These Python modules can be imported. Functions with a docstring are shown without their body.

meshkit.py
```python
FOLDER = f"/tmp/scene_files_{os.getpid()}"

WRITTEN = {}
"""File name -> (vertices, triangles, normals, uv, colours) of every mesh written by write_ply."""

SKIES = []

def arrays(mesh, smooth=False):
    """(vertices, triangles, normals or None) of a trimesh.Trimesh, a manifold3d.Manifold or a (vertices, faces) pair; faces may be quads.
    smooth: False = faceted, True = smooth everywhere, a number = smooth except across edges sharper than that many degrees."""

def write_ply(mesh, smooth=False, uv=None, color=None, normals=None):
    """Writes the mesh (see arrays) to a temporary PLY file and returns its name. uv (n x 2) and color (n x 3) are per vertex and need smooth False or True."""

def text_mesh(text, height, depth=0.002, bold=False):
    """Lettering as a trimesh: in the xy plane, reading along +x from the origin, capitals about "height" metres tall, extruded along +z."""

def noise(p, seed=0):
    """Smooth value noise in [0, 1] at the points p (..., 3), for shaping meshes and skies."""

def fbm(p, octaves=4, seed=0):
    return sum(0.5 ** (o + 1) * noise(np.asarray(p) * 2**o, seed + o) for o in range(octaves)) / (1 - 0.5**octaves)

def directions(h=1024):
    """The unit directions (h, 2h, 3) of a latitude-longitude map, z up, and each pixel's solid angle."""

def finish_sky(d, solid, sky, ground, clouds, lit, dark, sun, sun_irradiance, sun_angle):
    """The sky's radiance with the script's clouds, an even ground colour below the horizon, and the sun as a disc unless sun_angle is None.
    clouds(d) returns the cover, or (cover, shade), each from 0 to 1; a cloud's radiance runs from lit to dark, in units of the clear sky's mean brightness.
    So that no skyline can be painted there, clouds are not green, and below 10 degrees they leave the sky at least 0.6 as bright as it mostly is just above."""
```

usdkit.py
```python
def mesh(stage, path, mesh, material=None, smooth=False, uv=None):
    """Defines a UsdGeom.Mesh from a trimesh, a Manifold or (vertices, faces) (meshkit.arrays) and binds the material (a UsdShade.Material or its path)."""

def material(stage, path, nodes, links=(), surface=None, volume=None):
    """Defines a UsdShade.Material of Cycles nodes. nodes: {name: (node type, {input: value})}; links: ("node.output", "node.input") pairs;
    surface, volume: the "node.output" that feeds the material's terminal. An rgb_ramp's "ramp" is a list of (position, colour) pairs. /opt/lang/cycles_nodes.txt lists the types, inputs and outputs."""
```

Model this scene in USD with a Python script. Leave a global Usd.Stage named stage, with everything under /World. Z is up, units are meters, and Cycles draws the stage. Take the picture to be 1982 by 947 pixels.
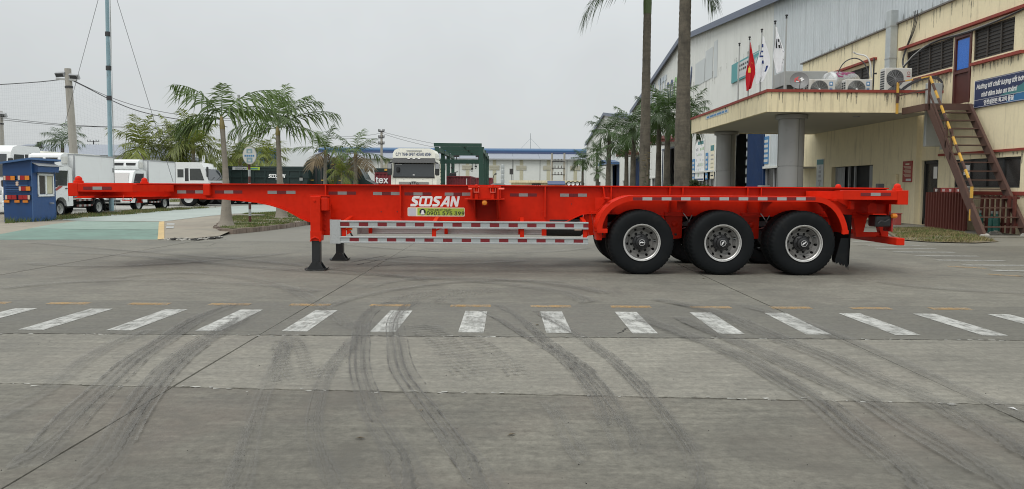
import sys, math, random, glob
import numpy as np, trimesh
sys.path.insert(0, '/opt/lang')
import usdkit, meshkit
from pxr import Usd, UsdGeom, UsdLux, UsdShade, Gf, Sdf, Vt
from shapely.geometry import Polygon, box as sbox
from shapely import affinity

stage = Usd.Stage.CreateInMemory()
UsdGeom.SetStageUpAxis(stage, 'Z'); UsdGeom.SetStageMetersPerUnit(stage, 1.0)
WORLD = UsdGeom.Xform.Define(stage, '/World')
stage.SetDefaultPrim(WORLD.GetPrim())
UsdGeom.Scope.Define(stage, '/World/Looks')

# ------------------------------------------------------------ camera, sky, sun
EYE = np.array([0.0, 0.0, 1.42]); FPX = 1440.0; W, H = 1982.0, 947.0
PITCH, YAW, ROLL, SHIFT = math.radians(3.6), math.radians(0.24), math.radians(-0.39), -21.0
EXPOSURE = 0.0
cam = UsdGeom.Camera.Define(stage, '/World/camera')
cam.CreateHorizontalApertureAttr(36.0); cam.CreateFocalLengthAttr(36.0 * FPX / W)
cam.CreateVerticalApertureOffsetAttr(36.0 * SHIFT / W)
cam.CreateClippingRangeAttr((0.1, 5000.0)); cam.CreateExposureAttr(EXPOSURE)


def rx(a): c, s = math.cos(a), math.sin(a); return np.array([[1, 0, 0], [0, c, -s], [0, s, c]])
def rz(a): c, s = math.cos(a), math.sin(a); return np.array([[c, -s, 0], [s, c, 0], [0, 0, 1]])
def ry(a): c, s = math.cos(a), math.sin(a); return np.array([[c, 0, s], [0, 1, 0], [-s, 0, c]])


RCAM = rz(-YAW) @ rx(math.pi / 2 - PITCH) @ rz(-ROLL)
M4 = np.eye(4); M4[:3, :3] = RCAM; M4[:3, 3] = EYE
cam.AddTransformOp().Set(Gf.Matrix4d(*M4.T.ravel().tolist()))


def ray(u, v):
    """Survey helper: the direction in which the photograph's pixel (u, v) of 1982 x 947 was seen."""
    return RCAM @ np.array([(u - W / 2) / FPX, -(v - H / 2 - SHIFT) / FPX, -1.0])


def at(u, v, Y):
    d = ray(u, v); return EYE + d * (Y / d[1])


def onx(u, v, X):
    d = ray(u, v); return EYE + d * (X / d[0])


def gr(u, v, z=0.0):
    d = ray(u, v); return EYE + d * ((z - EYE[2]) / d[2])


SUN_TO = np.array([-0.35, -0.45, 0.82]); SUN_TO /= np.linalg.norm(SUN_TO)
SKY_STRENGTH, SUN_I, SUN_ANGLE = 0.1, 0.40, 30.0
sun = UsdLux.DistantLight.Define(stage, '/World/sun')
sun.CreateIntensityAttr(SUN_I); sun.CreateAngleAttr(SUN_ANGLE); sun.CreateColorAttr(Gf.Vec3f(1.0, 0.97, 0.92)); sun.CreateNormalizeAttr(True)
zax = SUN_TO; xax = np.cross([0, 0, 1.0], zax); xax /= np.linalg.norm(xax); yax = np.cross(zax, xax)
ms = np.eye(4); ms[:3, 0], ms[:3, 1], ms[:3, 2] = xax, yax, zax
sun.AddTransformOp().Set(Gf.Matrix4d(*ms.T.ravel().tolist()))
# overcast: the cloud sheet is about 2.7 times brighter overhead than at the horizon (the standard overcast sky), the same all round
CLOUD = 6.8
skymat = usdkit.material(stage, '/World/Looks/sky', {
    'co': ('texture_coordinate', {}), 'sx': ('separate_xyz', {}),
    'nz': ('noise_texture', {'scale': 1.7, 'detail': 5.0, 'roughness': 0.55}),
    'nr': ('map_range', {'from_min': 0.3, 'from_max': 0.7, 'to_min': 0.90, 'to_max': 1.10}),
    'ma': ('math', {'math_type': 'maximum', 'value2': 0.0}),
    'mp': ('math', {'math_type': 'power', 'value2': 1.6}),
    'm2': ('math', {'math_type': 'multiply_add', 'value2': 1.45, 'value3': 1.0}),
    'm3': ('math', {'math_type': 'multiply'}),
    'm4': ('math', {'math_type': 'multiply', 'value2': CLOUD}),
    'cc': ('vector_math', {'math_type': 'scale', 'vector1': (0.95, 0.988, 0.995)}),
    'st': ('sky_texture', {'sky_type': 'single_scattering', 'sun_disc': False, 'sun_elevation': math.asin(SUN_TO[2]), 'sun_rotation': math.atan2(SUN_TO[0], SUN_TO[1]), 'aerosol_density': 3.0}),
    'mx': ('mix_color', {'fac': 0.93}),
    'bg': ('background_shader', {'strength': SKY_STRENGTH})},
    [('co.generated', 'sx.vector'), ('co.generated', 'nz.vector'), ('nz.fac', 'nr.value'), ('sx.z', 'ma.value1'), ('ma.value', 'mp.value1'), ('mp.value', 'm2.value1'), ('m2.value', 'm3.value1'), ('nr.result', 'm3.value2'), ('m3.value', 'm4.value1'),
     ('m4.value', 'cc.scale'), ('st.color', 'mx.a'), ('cc.vector', 'mx.b'), ('mx.result', 'bg.color')], surface='bg.background')
dome = UsdLux.DomeLight.Define(stage, '/World/sky')
UsdShade.MaterialBindingAPI.Apply(dome.GetPrim()).Bind(skymat)
dome.GetPrim().SetCustomDataByKey('kind', 'structure')

# ------------------------------------------------------------ materials
MATS = {}


def pm(name, c, r=0.5, var=0.10, sc=3.0, metal=0.0, bump=0.0, bsc=60.0, stretch=(1, 1, 1), stain=None, stain_sc=(1.2, 1.2, 0.25), stain_at=(0.55, 0.72), spec=0.5, coat=0.0, rnd=0.0, trans=0.0):
    """A painted or bare surface: base colour with two scales of tone variation, optional stains, fine relief, and variation between alike pieces."""
    p = {'metallic': metal, 'roughness': r, 'specular_ior_level': spec}
    if coat: p |= {'coat_weight': coat, 'coat_roughness': 0.12}
    n = {'g': ('geometry', {}), 'mp': ('mapping', {'scale': stretch}), 'n1': ('noise_texture', {'scale': sc, 'detail': 5.0, 'roughness': 0.6}),
         'n2': ('noise_texture', {'scale': sc * 9, 'detail': 4.0, 'roughness': 0.6}),
         'ad': ('math', {'math_type': 'add'}), 'mr': ('map_range', {'from_min': 0.65, 'from_max': 1.35, 'to_min': 1 - var, 'to_max': 1 + var}),
         'sc': ('vector_math', {'math_type': 'scale', 'vector1': c}), 'p': ('principled_bsdf', p)}
    l = [('g.position', 'mp.vector'), ('mp.vector', 'n1.vector'), ('mp.vector', 'n2.vector'), ('n1.fac', 'ad.value1'), ('n2.fac', 'ad.value2'), ('ad.value', 'mr.value'), ('mr.result', 'sc.scale')]
    col = 'sc.vector'
    if rnd:
        n |= {'oi': ('object_info', {}), 'rr': ('map_range', {'to_min': 1 - rnd, 'to_max': 1 + rnd}), 's2': ('vector_math', {'math_type': 'scale'})}
        l += [('oi.random', 'rr.value'), (col, 's2.vector1'), ('rr.result', 's2.scale')]; col = 's2.vector'
    if stain is not None:
        n |= {'ms': ('mapping', {'scale': stain_sc}), 'ns': ('noise_texture', {'scale': 1.6, 'detail': 6.0, 'roughness': 0.65}), 'rs': ('map_range', {'from_min': stain_at[0], 'from_max': stain_at[1], 'to_min': 0.0, 'to_max': 0.75, 'clamp': True}), 'mxs': ('mix_color', {'b': stain})}
        l += [('g.position', 'ms.vector'), ('ms.vector', 'ns.vector'), ('ns.fac', 'rs.value'), ('rs.result', 'mxs.fac'), (col, 'mxs.a')]; col = 'mxs.result'
    l.append((col, 'p.base_color'))
    if bump:
        n |= {'nb': ('noise_texture', {'scale': bsc, 'detail': 4.0}), 'b': ('bump', {'strength': 0.6, 'distance': bump})}
        l += [('g.position', 'nb.vector'), ('nb.fac', 'b.height'), ('b.normal', 'p.normal')]
    n['rv'] = ('map_range', {'from_min': 0.35, 'from_max': 0.65, 'to_min': max(0.02, r - 0.06), 'to_max': min(1, r + 0.08)})
    l += [('n2.fac', 'rv.value'), ('rv.result', 'p.roughness')]
    surf = 'p.BSDF'
    if trans:
        n |= {'tl': ('translucent_bsdf', {}), 'mc': ('mix_closure', {'fac': trans})}
        l += [(col, 'tl.color'), ('p.BSDF', 'mc.closure1'), ('tl.BSDF', 'mc.closure2')]; surf = 'mc.closure'
    MATS[name] = usdkit.material(stage, '/World/Looks/' + name, n, l, surface=surf)
    return MATS[name]


def pane(name, tint=(0.55, 0.6, 0.6), gl=(0.9, 0.9, 0.9)):
    MATS[name] = usdkit.material(stage, '/World/Looks/' + name, {'f': ('fresnel', {'IOR': 1.6}), 't': ('transparent_bsdf', {'color': tint}), 'g': ('glossy_bsdf', {'color': gl, 'roughness': 0.03}), 'm': ('mix_closure', {})},
                                 [('f.fac', 'm.fac'), ('t.BSDF', 'm.closure1'), ('g.BSDF', 'm.closure2')], surface='m.closure')


pm('red_paint', (0.56, 0.019, 0.0045), 0.38, 0.12, 1.1, bump=0.0006, bsc=25, stain=(0.38, 0.016, 0.006), stain_at=(0.50, 0.85), stain_sc=(1.2, 1.2, 0.5), spec=0.13)
pm('cap_pink', (0.75, 0.13, 0.09), 0.5, 0.08)
pm('tape_red', (0.14, 0.008, 0.010), 0.35, 0.12, 8)
pm('tape_bright_red', (0.17, 0.010, 0.014), 0.35, 0.12, 8)
pm('tape_grey', (0.26, 0.26, 0.25), 0.4, 0.08, 8)
pm('tape_white', (0.33, 0.355, 0.355), 0.4, 0.08, 8)
pm('aluminium', (0.43, 0.445, 0.445), 0.38, 0.05, 4, metal=0.45)
pm('rim_metal', (0.58, 0.57, 0.55), 0.33, 0.06, 6, metal=0.6)
pm('disc_metal', (0.19, 0.186, 0.178), 0.5, 0.12, 8, metal=0.35, stain=(0.10, 0.09, 0.075), stain_at=(0.5, 0.75), stain_sc=(3, 3, 3))
pm('rubber', (0.0055, 0.0068, 0.0078), 0.7, 0.25, 6, stain=(0.02, 0.019, 0.017), stain_at=(0.55, 0.85), stain_sc=(3, 3, 3), spec=0.18)
pm('black_paint', (0.012, 0.013, 0.014), 0.4, 0.15)
pm('hub_black', (0.012, 0.012, 0.013), 0.45, 0.15, 8)
pm('white_print', (0.78, 0.78, 0.77), 0.5, 0.03)
pm('cream_print', (0.74, 0.68, 0.52), 0.5, 0.03)
pm('green_print', (0.33, 0.45, 0.05), 0.5, 0.05)
pm('black_print', (0.012, 0.014, 0.018), 0.5, 0.03)
pm('grey_print', (0.50, 0.50, 0.55), 0.5, 0.04)
pm('amber', (0.62, 0.20, 0.02), 0.25, 0.06)
pm('lamp_red', (0.30, 0.012, 0.012), 0.25, 0.1)
pm('lamp_clear', (0.55, 0.42, 0.33), 0.25, 0.1)
pm('white_paint', (0.66, 0.675, 0.67), 0.35, 0.03, 2, stain=(0.62, 0.61, 0.57), stain_at=(0.58, 0.8))
pm('panel_white', (0.66, 0.67, 0.67), 0.45, 0.03, 2, stain=(0.52, 0.51, 0.48), stain_at=(0.58, 0.8))
pm('cream_white', (0.84, 0.83, 0.74), 0.35, 0.03, 2)
pm('trim_grey', (0.30, 0.31, 0.32), 0.45, 0.08)
pm('dark_plastic', (0.025, 0.027, 0.028), 0.5, 0.12)
pm('chassis_dark', (0.03, 0.03, 0.032), 0.6, 0.2)
pm('dark_glass', (0.022, 0.026, 0.028), 0.06, 0.05, spec=0.8)
pm('dark_inside', (0.010, 0.011, 0.012), 0.7, 0.2)
pm('blue_paint', (0.010, 0.048, 0.150), 0.45, 0.10, 2, stain=(0.015, 0.04, 0.09), stain_at=(0.55, 0.8))
pm('blue_light', (0.045, 0.105, 0.23), 0.4, 0.06)
pm('blue_shutter', (0.007, 0.028, 0.090), 0.6, 0.15, 2, spec=0.25)
pm('grey_metal', (0.36, 0.37, 0.36), 0.45, 0.08, metal=0.3, stain=(0.2, 0.19, 0.17), stain_at=(0.58, 0.8))
pm('galvanised', (0.42, 0.45, 0.45), 0.42, 0.12, 5, metal=0.4)
pm('concrete_pole', (0.30, 0.285, 0.25), 0.85, 0.12, 3, stain=(0.16, 0.15, 0.13))
pm('sky_blue_paint', (0.20, 0.305, 0.345), 0.5, 0.12, 3, stain=(0.10, 0.07, 0.05), stain_at=(0.6, 0.7), stain_sc=(3, 3, 0.8))
pm('yellow_wall', (0.76, 0.675, 0.46), 0.88, 0.07, 1.2, bump=0.002, bsc=30, stain=(0.42, 0.36, 0.25), stain_sc=(3.0, 3.0, 0.30), stain_at=(0.53, 0.78))
pm('yellow_fascia', (0.76, 0.67, 0.45), 0.88, 0.06, 1.2, stain=(0.36, 0.31, 0.21), stain_sc=(4.0, 4.0, 0.25), stain_at=(0.50, 0.72))
pm('brick_red_paint', (0.25, 0.042, 0.028), 0.7, 0.12, 4, stain=(0.16, 0.05, 0.04))
pm('awning_red', (0.12, 0.022, 0.020), 0.6, 0.12, 3)
pm('soffit', (0.46, 0.44, 0.38), 0.9, 0.06, 1)
pm('cladding_white', (0.63, 0.64, 0.61), 0.5, 0.05, 0.6, rnd=0.02, stain=(0.42, 0.43, 0.40), stain_sc=(2.5, 2.5, 0.12), stain_at=(0.55, 0.85))
pm('cladding_grey', (0.50, 0.54, 0.56), 0.5, 0.07, 0.8, rnd=0.03, stain=(0.27, 0.29, 0.29), stain_sc=(2.5, 2.5, 0.12), stain_at=(0.52, 0.8))
pm('cladding_ghost', (0.49, 0.52, 0.52), 0.5, 0.05, 0.6)
pm('ghost_letter', (0.44, 0.49, 0.53), 0.5, 0.05, 0.6)
pm('letter_navy', (0.05, 0.075, 0.16), 0.5, 0.06)
pm('letter_green', (0.16, 0.34, 0.10), 0.5, 0.06)
pm('flashing', (0.10, 0.12, 0.17), 0.5, 0.12)
pm('flashing_dark', (0.16, 0.15, 0.14), 0.7, 0.2, 3)
pm('teal', (0.055, 0.26, 0.27), 0.5, 0.08)
pm('roof_grey', (0.22, 0.24, 0.28), 0.5, 0.06)
pm('roof_blue', (0.022, 0.085, 0.19), 0.45, 0.07)
pm('far_wall', (0.60, 0.62, 0.59), 0.6, 0.04, 0.3, rnd=0.02)
pm('far_strip', (0.44, 0.42, 0.30), 0.6, 0.05)
pm('seam_dark', (0.14, 0.14, 0.13), 0.7, 0.1)
pm('louvre_cream', (0.48, 0.47, 0.41), 0.6, 0.06)
pm('column_clad', (0.28, 0.28, 0.275), 0.40, 0.02, 0.6, metal=0.25)
pm('window_dark', (0.030, 0.028, 0.026), 0.25, 0.2, 6)
pm('mesh_brown', (0.045, 0.038, 0.032), 0.6, 0.15, 6)
pm('stair_brown', (0.085, 0.045, 0.035), 0.55, 0.14, 5, stain=(0.14, 0.07, 0.045), stain_at=(0.58, 0.8))
pm('door_brown', (0.075, 0.022, 0.018), 0.5, 0.12, 5)
pm('door_blue', (0.012, 0.13, 0.52), 0.3, 0.06)
pm('safety_yellow', (0.58, 0.34, 0.06), 0.55, 0.1, 5)
pm('fence_red', (0.105, 0.028, 0.020), 0.6, 0.14, 5)
pm('banner_navy', (0.018, 0.030, 0.085), 0.5, 0.06)
pm('banner_teal', (0.05, 0.19, 0.20), 0.5, 0.06)
pm('banner_blue', (0.03, 0.14, 0.30), 0.5, 0.06)
pm('ac_white', (0.55, 0.55, 0.52), 0.5, 0.05, 4, stain=(0.4, 0.38, 0.33))
pm('dish_grey', (0.20, 0.20, 0.20), 0.45, 0.06)
pm('print_red', (0.5, 0.04, 0.04), 0.5, 0.05)
pm('poster_red', (0.32, 0.06, 0.05), 0.6, 0.06)
pm('print_blue', (0.05, 0.20, 0.42), 0.5, 0.06)
pm('steel_tank', (0.55, 0.55, 0.54), 0.25, 0.06, metal=0.7)
pm('tank_purple', (0.25, 0.04, 0.12), 0.4, 0.1)
pm('flag_red', (0.58, 0.015, 0.025), 0.75, 0.06, trans=0.25)
pm('flag_white', (0.86, 0.87, 0.89), 0.75, 0.04, trans=0.25)
pm('flag_yellow', (0.80, 0.55, 0.08), 0.75, 0.05)
pm('flag_navy', (0.02, 0.04, 0.16), 0.75, 0.05)
pm('gantry_green', (0.014, 0.052, 0.036), 0.5, 0.12, 3)
pm('container_maroon', (0.17, 0.022, 0.030), 0.55, 0.12, 3, stain=(0.10, 0.03, 0.03))
pm('dump_green', (0.010, 0.024, 0.022), 0.38, 0.12, 2)
pm('sticker_pale', (0.5, 0.52, 0.52), 0.5, 0.04)
pm('palm_trunk', (0.105, 0.092, 0.070), 0.92, 0.35, 2.5, bump=0.03, bsc=14, stretch=(1, 1, 5), stain=(0.035, 0.032, 0.026), stain_at=(0.45, 0.68), stain_sc=(2.5, 2.5, 1.2))
pm('palm_trunk_pale', (0.23, 0.205, 0.17), 0.9, 0.2, 3, bump=0.008, bsc=18, stretch=(1, 1, 4), stain=(0.10, 0.09, 0.075), stain_at=(0.5, 0.75))
pm('crownshaft', (0.055, 0.085, 0.022), 0.5, 0.15, 3, stretch=(1, 1, .4))
pm('crownshaft_tan', (0.20, 0.16, 0.06), 0.6, 0.2, 3, stretch=(1, 1, .4))
pm('frond_green', (0.068, 0.112, 0.022), 0.5, 0.3, 1.6, rnd=0.25, trans=0.25)
pm('frond_dark', (0.044, 0.082, 0.020), 0.5, 0.3, 1.6, rnd=0.3, trans=0.22)
pm('frond_yellow', (0.125, 0.15, 0.024), 0.55, 0.3, 1.6, rnd=0.3, trans=0.25)
pm('frond_dead', (0.16, 0.12, 0.07), 0.8, 0.3, 1.6, trans=0.2)
pm('leaf_bush', (0.055, 0.075, 0.028), 0.6, 0.35, 2.5, trans=0.2)
pm('leaf_far', (0.045, 0.060, 0.035), 0.8, 0.35, 0.4)
pm('twig', (0.12, 0.10, 0.07), 0.9, 0.2)
pm('grass_dry', (0.20, 0.165, 0.075), 0.9, 0.35, 1.2)
pm('grass_green', (0.085, 0.115, 0.028), 0.9, 0.35, 1.2)
pm('soil', (0.15, 0.125, 0.08), 0.95, 0.25, 2.5, bump=0.01, bsc=14)
pm('turf', (0.10, 0.105, 0.035), 0.95, 0.3, 2.0, bump=0.01, bsc=14, stain=(0.17, 0.14, 0.08), stain_sc=(1, 1, 1), stain_at=(0.5, 0.65))
pm('kerb_stone', (0.16, 0.125, 0.10), 0.9, 0.2, 6, rnd=0.2)
pm('crack', (0.02, 0.019, 0.018), 1.0, 0.2)
pm('chip_pale', (0.34, 0.33, 0.30), 0.9, 0.2)
pm('wire_dark', (0.045, 0.045, 0.048), 0.6, 0.1)
pm('net_cord', (0.34, 0.37, 0.39), 0.8, 0.1)
pm('insulator', (0.10, 0.10, 0.10), 0.4, 0.1)
pm('bottle_green', (0.02, 0.11, 0.09), 0.3, 0.1)
pane('windscreen', (0.30, 0.33, 0.33))


def ground_mat(name, c, var, stain, stain_at, warm=0.0, grain=0.10):
    """Concrete: broad tone drift, cloudy wear, brushed streaks along the traffic, grain and specks."""
    n = {'g': ('geometry', {}),
         'n0': ('noise_texture', {'scale': 0.22, 'detail': 3.0, 'roughness': 0.5}),
         'n1': ('noise_texture', {'scale': 1.9, 'detail': 8.0, 'roughness': 0.72, 'distortion': 0.5}),
         'mp': ('mapping', {'scale': (0.8, 7.0, 1.0), 'rotation': (0, 0, 0.10)}), 'n2': ('noise_texture', {'scale': 1.6, 'detail': 7.0, 'roughness': 0.7}),
         'n3': ('noise_texture', {'scale': 17.0, 'detail': 7.0, 'roughness': 0.8}),
         'r0': ('map_range', {'from_min': 0.3, 'from_max': 0.7, 'to_min': 1 - var, 'to_max': 1 + var}),
         'r1': ('map_range', {'from_min': 0.3, 'from_max': 0.7, 'to_min': 1 - var, 'to_max': 1 + var}),
         'r2': ('map_range', {'from_min': 0.3, 'from_max': 0.7, 'to_min': 1 - var * 1.1, 'to_max': 1 + var * 1.1}),
         'r3': ('map_range', {'from_min': 0.25, 'from_max': 0.75, 'to_min': 1 - grain, 'to_max': 1 + grain}),
         'a': ('math', {'math_type': 'multiply'}), 'b': ('math', {'math_type': 'multiply'}), 'd': ('math', {'math_type': 'multiply'}),
         'sc': ('vector_math', {'math_type': 'scale', 'vector1': c}),
         'nw': ('noise_texture', {'scale': 0.55, 'detail': 5.0, 'roughness': 0.6}), 'rw': ('map_range', {'from_min': 0.48, 'from_max': 0.7, 'to_min': 0.0, 'to_max': warm, 'clamp': True}), 'mw': ('mix_color', {'b': (c[0] * 1.02, c[1] * 0.86, c[2] * 0.86)}),
         'ns': ('noise_texture', {'scale': 0.8, 'detail': 8.0, 'roughness': 0.68, 'distortion': 1.0}), 'rs': ('map_range', {'from_min': stain_at[0], 'from_max': stain_at[1], 'to_min': 0.0, 'to_max': 0.7, 'clamp': True}), 'mxs': ('mix_color', {'b': stain}),
         'vo': ('voronoi_texture', {'scale': 9.0, 'randomness': 1.0}), 'vr': ('map_range', {'from_min': 0.02, 'from_max': 0.035, 'to_min': 0.55, 'to_max': 0.0, 'clamp': True}), 'mxv': ('mix_color', {'b': (0.03, 0.03, 0.028)}),
         'nb': ('noise_texture', {'scale': 70.0, 'detail': 5.0, 'roughness': 0.7}), 'bp': ('bump', {'strength': 0.5, 'distance': 0.004}), 'p': ('principled_bsdf', {'roughness': 0.82, 'specular_ior_level': 0.35}),
         'rr': ('map_range', {'from_min': 0.3, 'from_max': 0.7, 'to_min': 0.62, 'to_max': 0.92})}
    l = [('g.position', k + '.vector') for k in ('n0', 'n1', 'n3', 'mp', 'ns', 'vo', 'nb', 'nw')]
    l += [('mp.vector', 'n2.vector')] + [(f'n{k}.fac', f'r{k}.value') for k in range(4)]
    l += [('r0.result', 'a.value1'), ('r1.result', 'a.value2'), ('a.value', 'b.value1'), ('r2.result', 'b.value2'), ('b.value', 'd.value1'), ('r3.result', 'd.value2'), ('d.value', 'sc.scale'),
          ('nw.fac', 'rw.value'), ('rw.result', 'mw.fac'), ('sc.vector', 'mw.a'), ('ns.fac', 'rs.value'), ('rs.result', 'mxs.fac'), ('mw.result', 'mxs.a'), ('vo.distance', 'vr.value'), ('vr.result', 'mxv.fac'), ('mxs.result', 'mxv.a'), ('mxv.result', 'p.base_color'),
          ('nb.fac', 'bp.height'), ('bp.normal', 'p.normal'), ('n1.fac', 'rr.value'), ('rr.result', 'p.roughness')]
    MATS[name] = usdkit.material(stage, '/World/Looks/' + name, n, l, surface='p.BSDF')


ground_mat('slab_front', (0.129, 0.122, 0.101), 0.21, (0.086, 0.080, 0.067), (0.49, 0.70), warm=0.6, grain=0.45)
ground_mat('slab_pale', (0.180, 0.171, 0.144), 0.18, (0.145, 0.138, 0.116), (0.50, 0.72), warm=0.15, grain=0.42)
ground_mat('slab_grey', (0.124, 0.119, 0.101), 0.13, (0.105, 0.101, 0.09), (0.50, 0.72), grain=0.36)
ground_mat('slab_back', (0.149, 0.142, 0.118), 0.17, (0.098, 0.093, 0.081), (0.48, 0.68), warm=0.15, grain=0.36)
ground_mat('slab_far', (0.175, 0.167, 0.142), 0.08, (0.13, 0.125, 0.112), (0.52, 0.75))
ground_mat('lot_pale', (0.34, 0.335, 0.31), 0.08, (0.26, 0.25, 0.22), (0.52, 0.75))
ground_mat('path_pale', (0.32, 0.36, 0.335), 0.07, (0.25, 0.27, 0.25), (0.52, 0.75))
ground_mat('pavement_tan', (0.26, 0.232, 0.185), 0.10, (0.18, 0.165, 0.14), (0.48, 0.7), warm=0.3)
ground_mat('ramp_green', (0.145, 0.222, 0.186), 0.12, (0.115, 0.155, 0.132), (0.46, 0.68))
ground_mat('ramp_green_pale', (0.215, 0.285, 0.245), 0.08, (0.16, 0.21, 0.18), (0.48, 0.72))
ground_mat('mark_yellow', (0.50, 0.36, 0.17), 0.12, (0.36, 0.28, 0.16), (0.45, 0.65))
ground_mat('joint_fill', (0.035, 0.032, 0.030), 0.2, (0.02, 0.02, 0.02), (0.5, 0.7))


def worn_paint(name, c, lo, hi):
    """Road paint worn through to the concrete in patches and scratches (the gaps show the slab under the sheet)."""
    MATS[name] = usdkit.material(stage, '/World/Looks/' + name, {
        'g': ('geometry', {}), 'mp': ('mapping', {'scale': (1.0, 1.0, 1.0), 'rotation': (0, 0, 0.6)}), 'm2': ('mapping', {'scale': (9.0, 1.2, 1.0), 'rotation': (0, 0, 0.7)}),
        'n1': ('noise_texture', {'scale': 7.0, 'detail': 9.0, 'roughness': 0.72}), 'n2': ('noise_texture', {'scale': 3.0, 'detail': 6.0, 'roughness': 0.7}), 'ad': ('math', {'math_type': 'multiply_add', 'value2': 0.6}),
        'r': ('map_range', {'from_min': lo, 'from_max': hi, 'to_min': 1.0, 'to_max': 0.12, 'clamp': True}),
        'n3': ('noise_texture', {'scale': 2.5, 'detail': 6.0}), 'r3': ('map_range', {'from_min': 0.3, 'from_max': 0.7, 'to_min': 0.78, 'to_max': 1.12}), 'sc': ('vector_math', {'math_type': 'scale', 'vector1': c}),
        't': ('transparent_bsdf', {}), 'p': ('principled_bsdf', {'roughness': 0.75}), 'm': ('mix_closure', {})},
        [('g.position', 'mp.vector'), ('g.position', 'm2.vector'), ('mp.vector', 'n1.vector'), ('m2.vector', 'n2.vector'), ('g.position', 'n3.vector'), ('n2.fac', 'ad.value1'), ('n1.fac', 'ad.value3'), ('ad.value', 'r.value'), ('r.result', 'm.fac'),
         ('n3.fac', 'r3.value'), ('r3.result', 'sc.scale'), ('sc.vector', 'p.base_color'), ('t.BSDF', 'm.closure1'), ('p.BSDF', 'm.closure2')], surface='m.closure')


worn_paint('paint_white', (0.41, 0.41, 0.385), 0.75, 0.95)
worn_paint('paint_yellow', (0.33, 0.205, 0.080), 0.64, 0.89)
worn_paint('paint_white_thin', (0.33, 0.33, 0.31), 0.72, 0.95)


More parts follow.
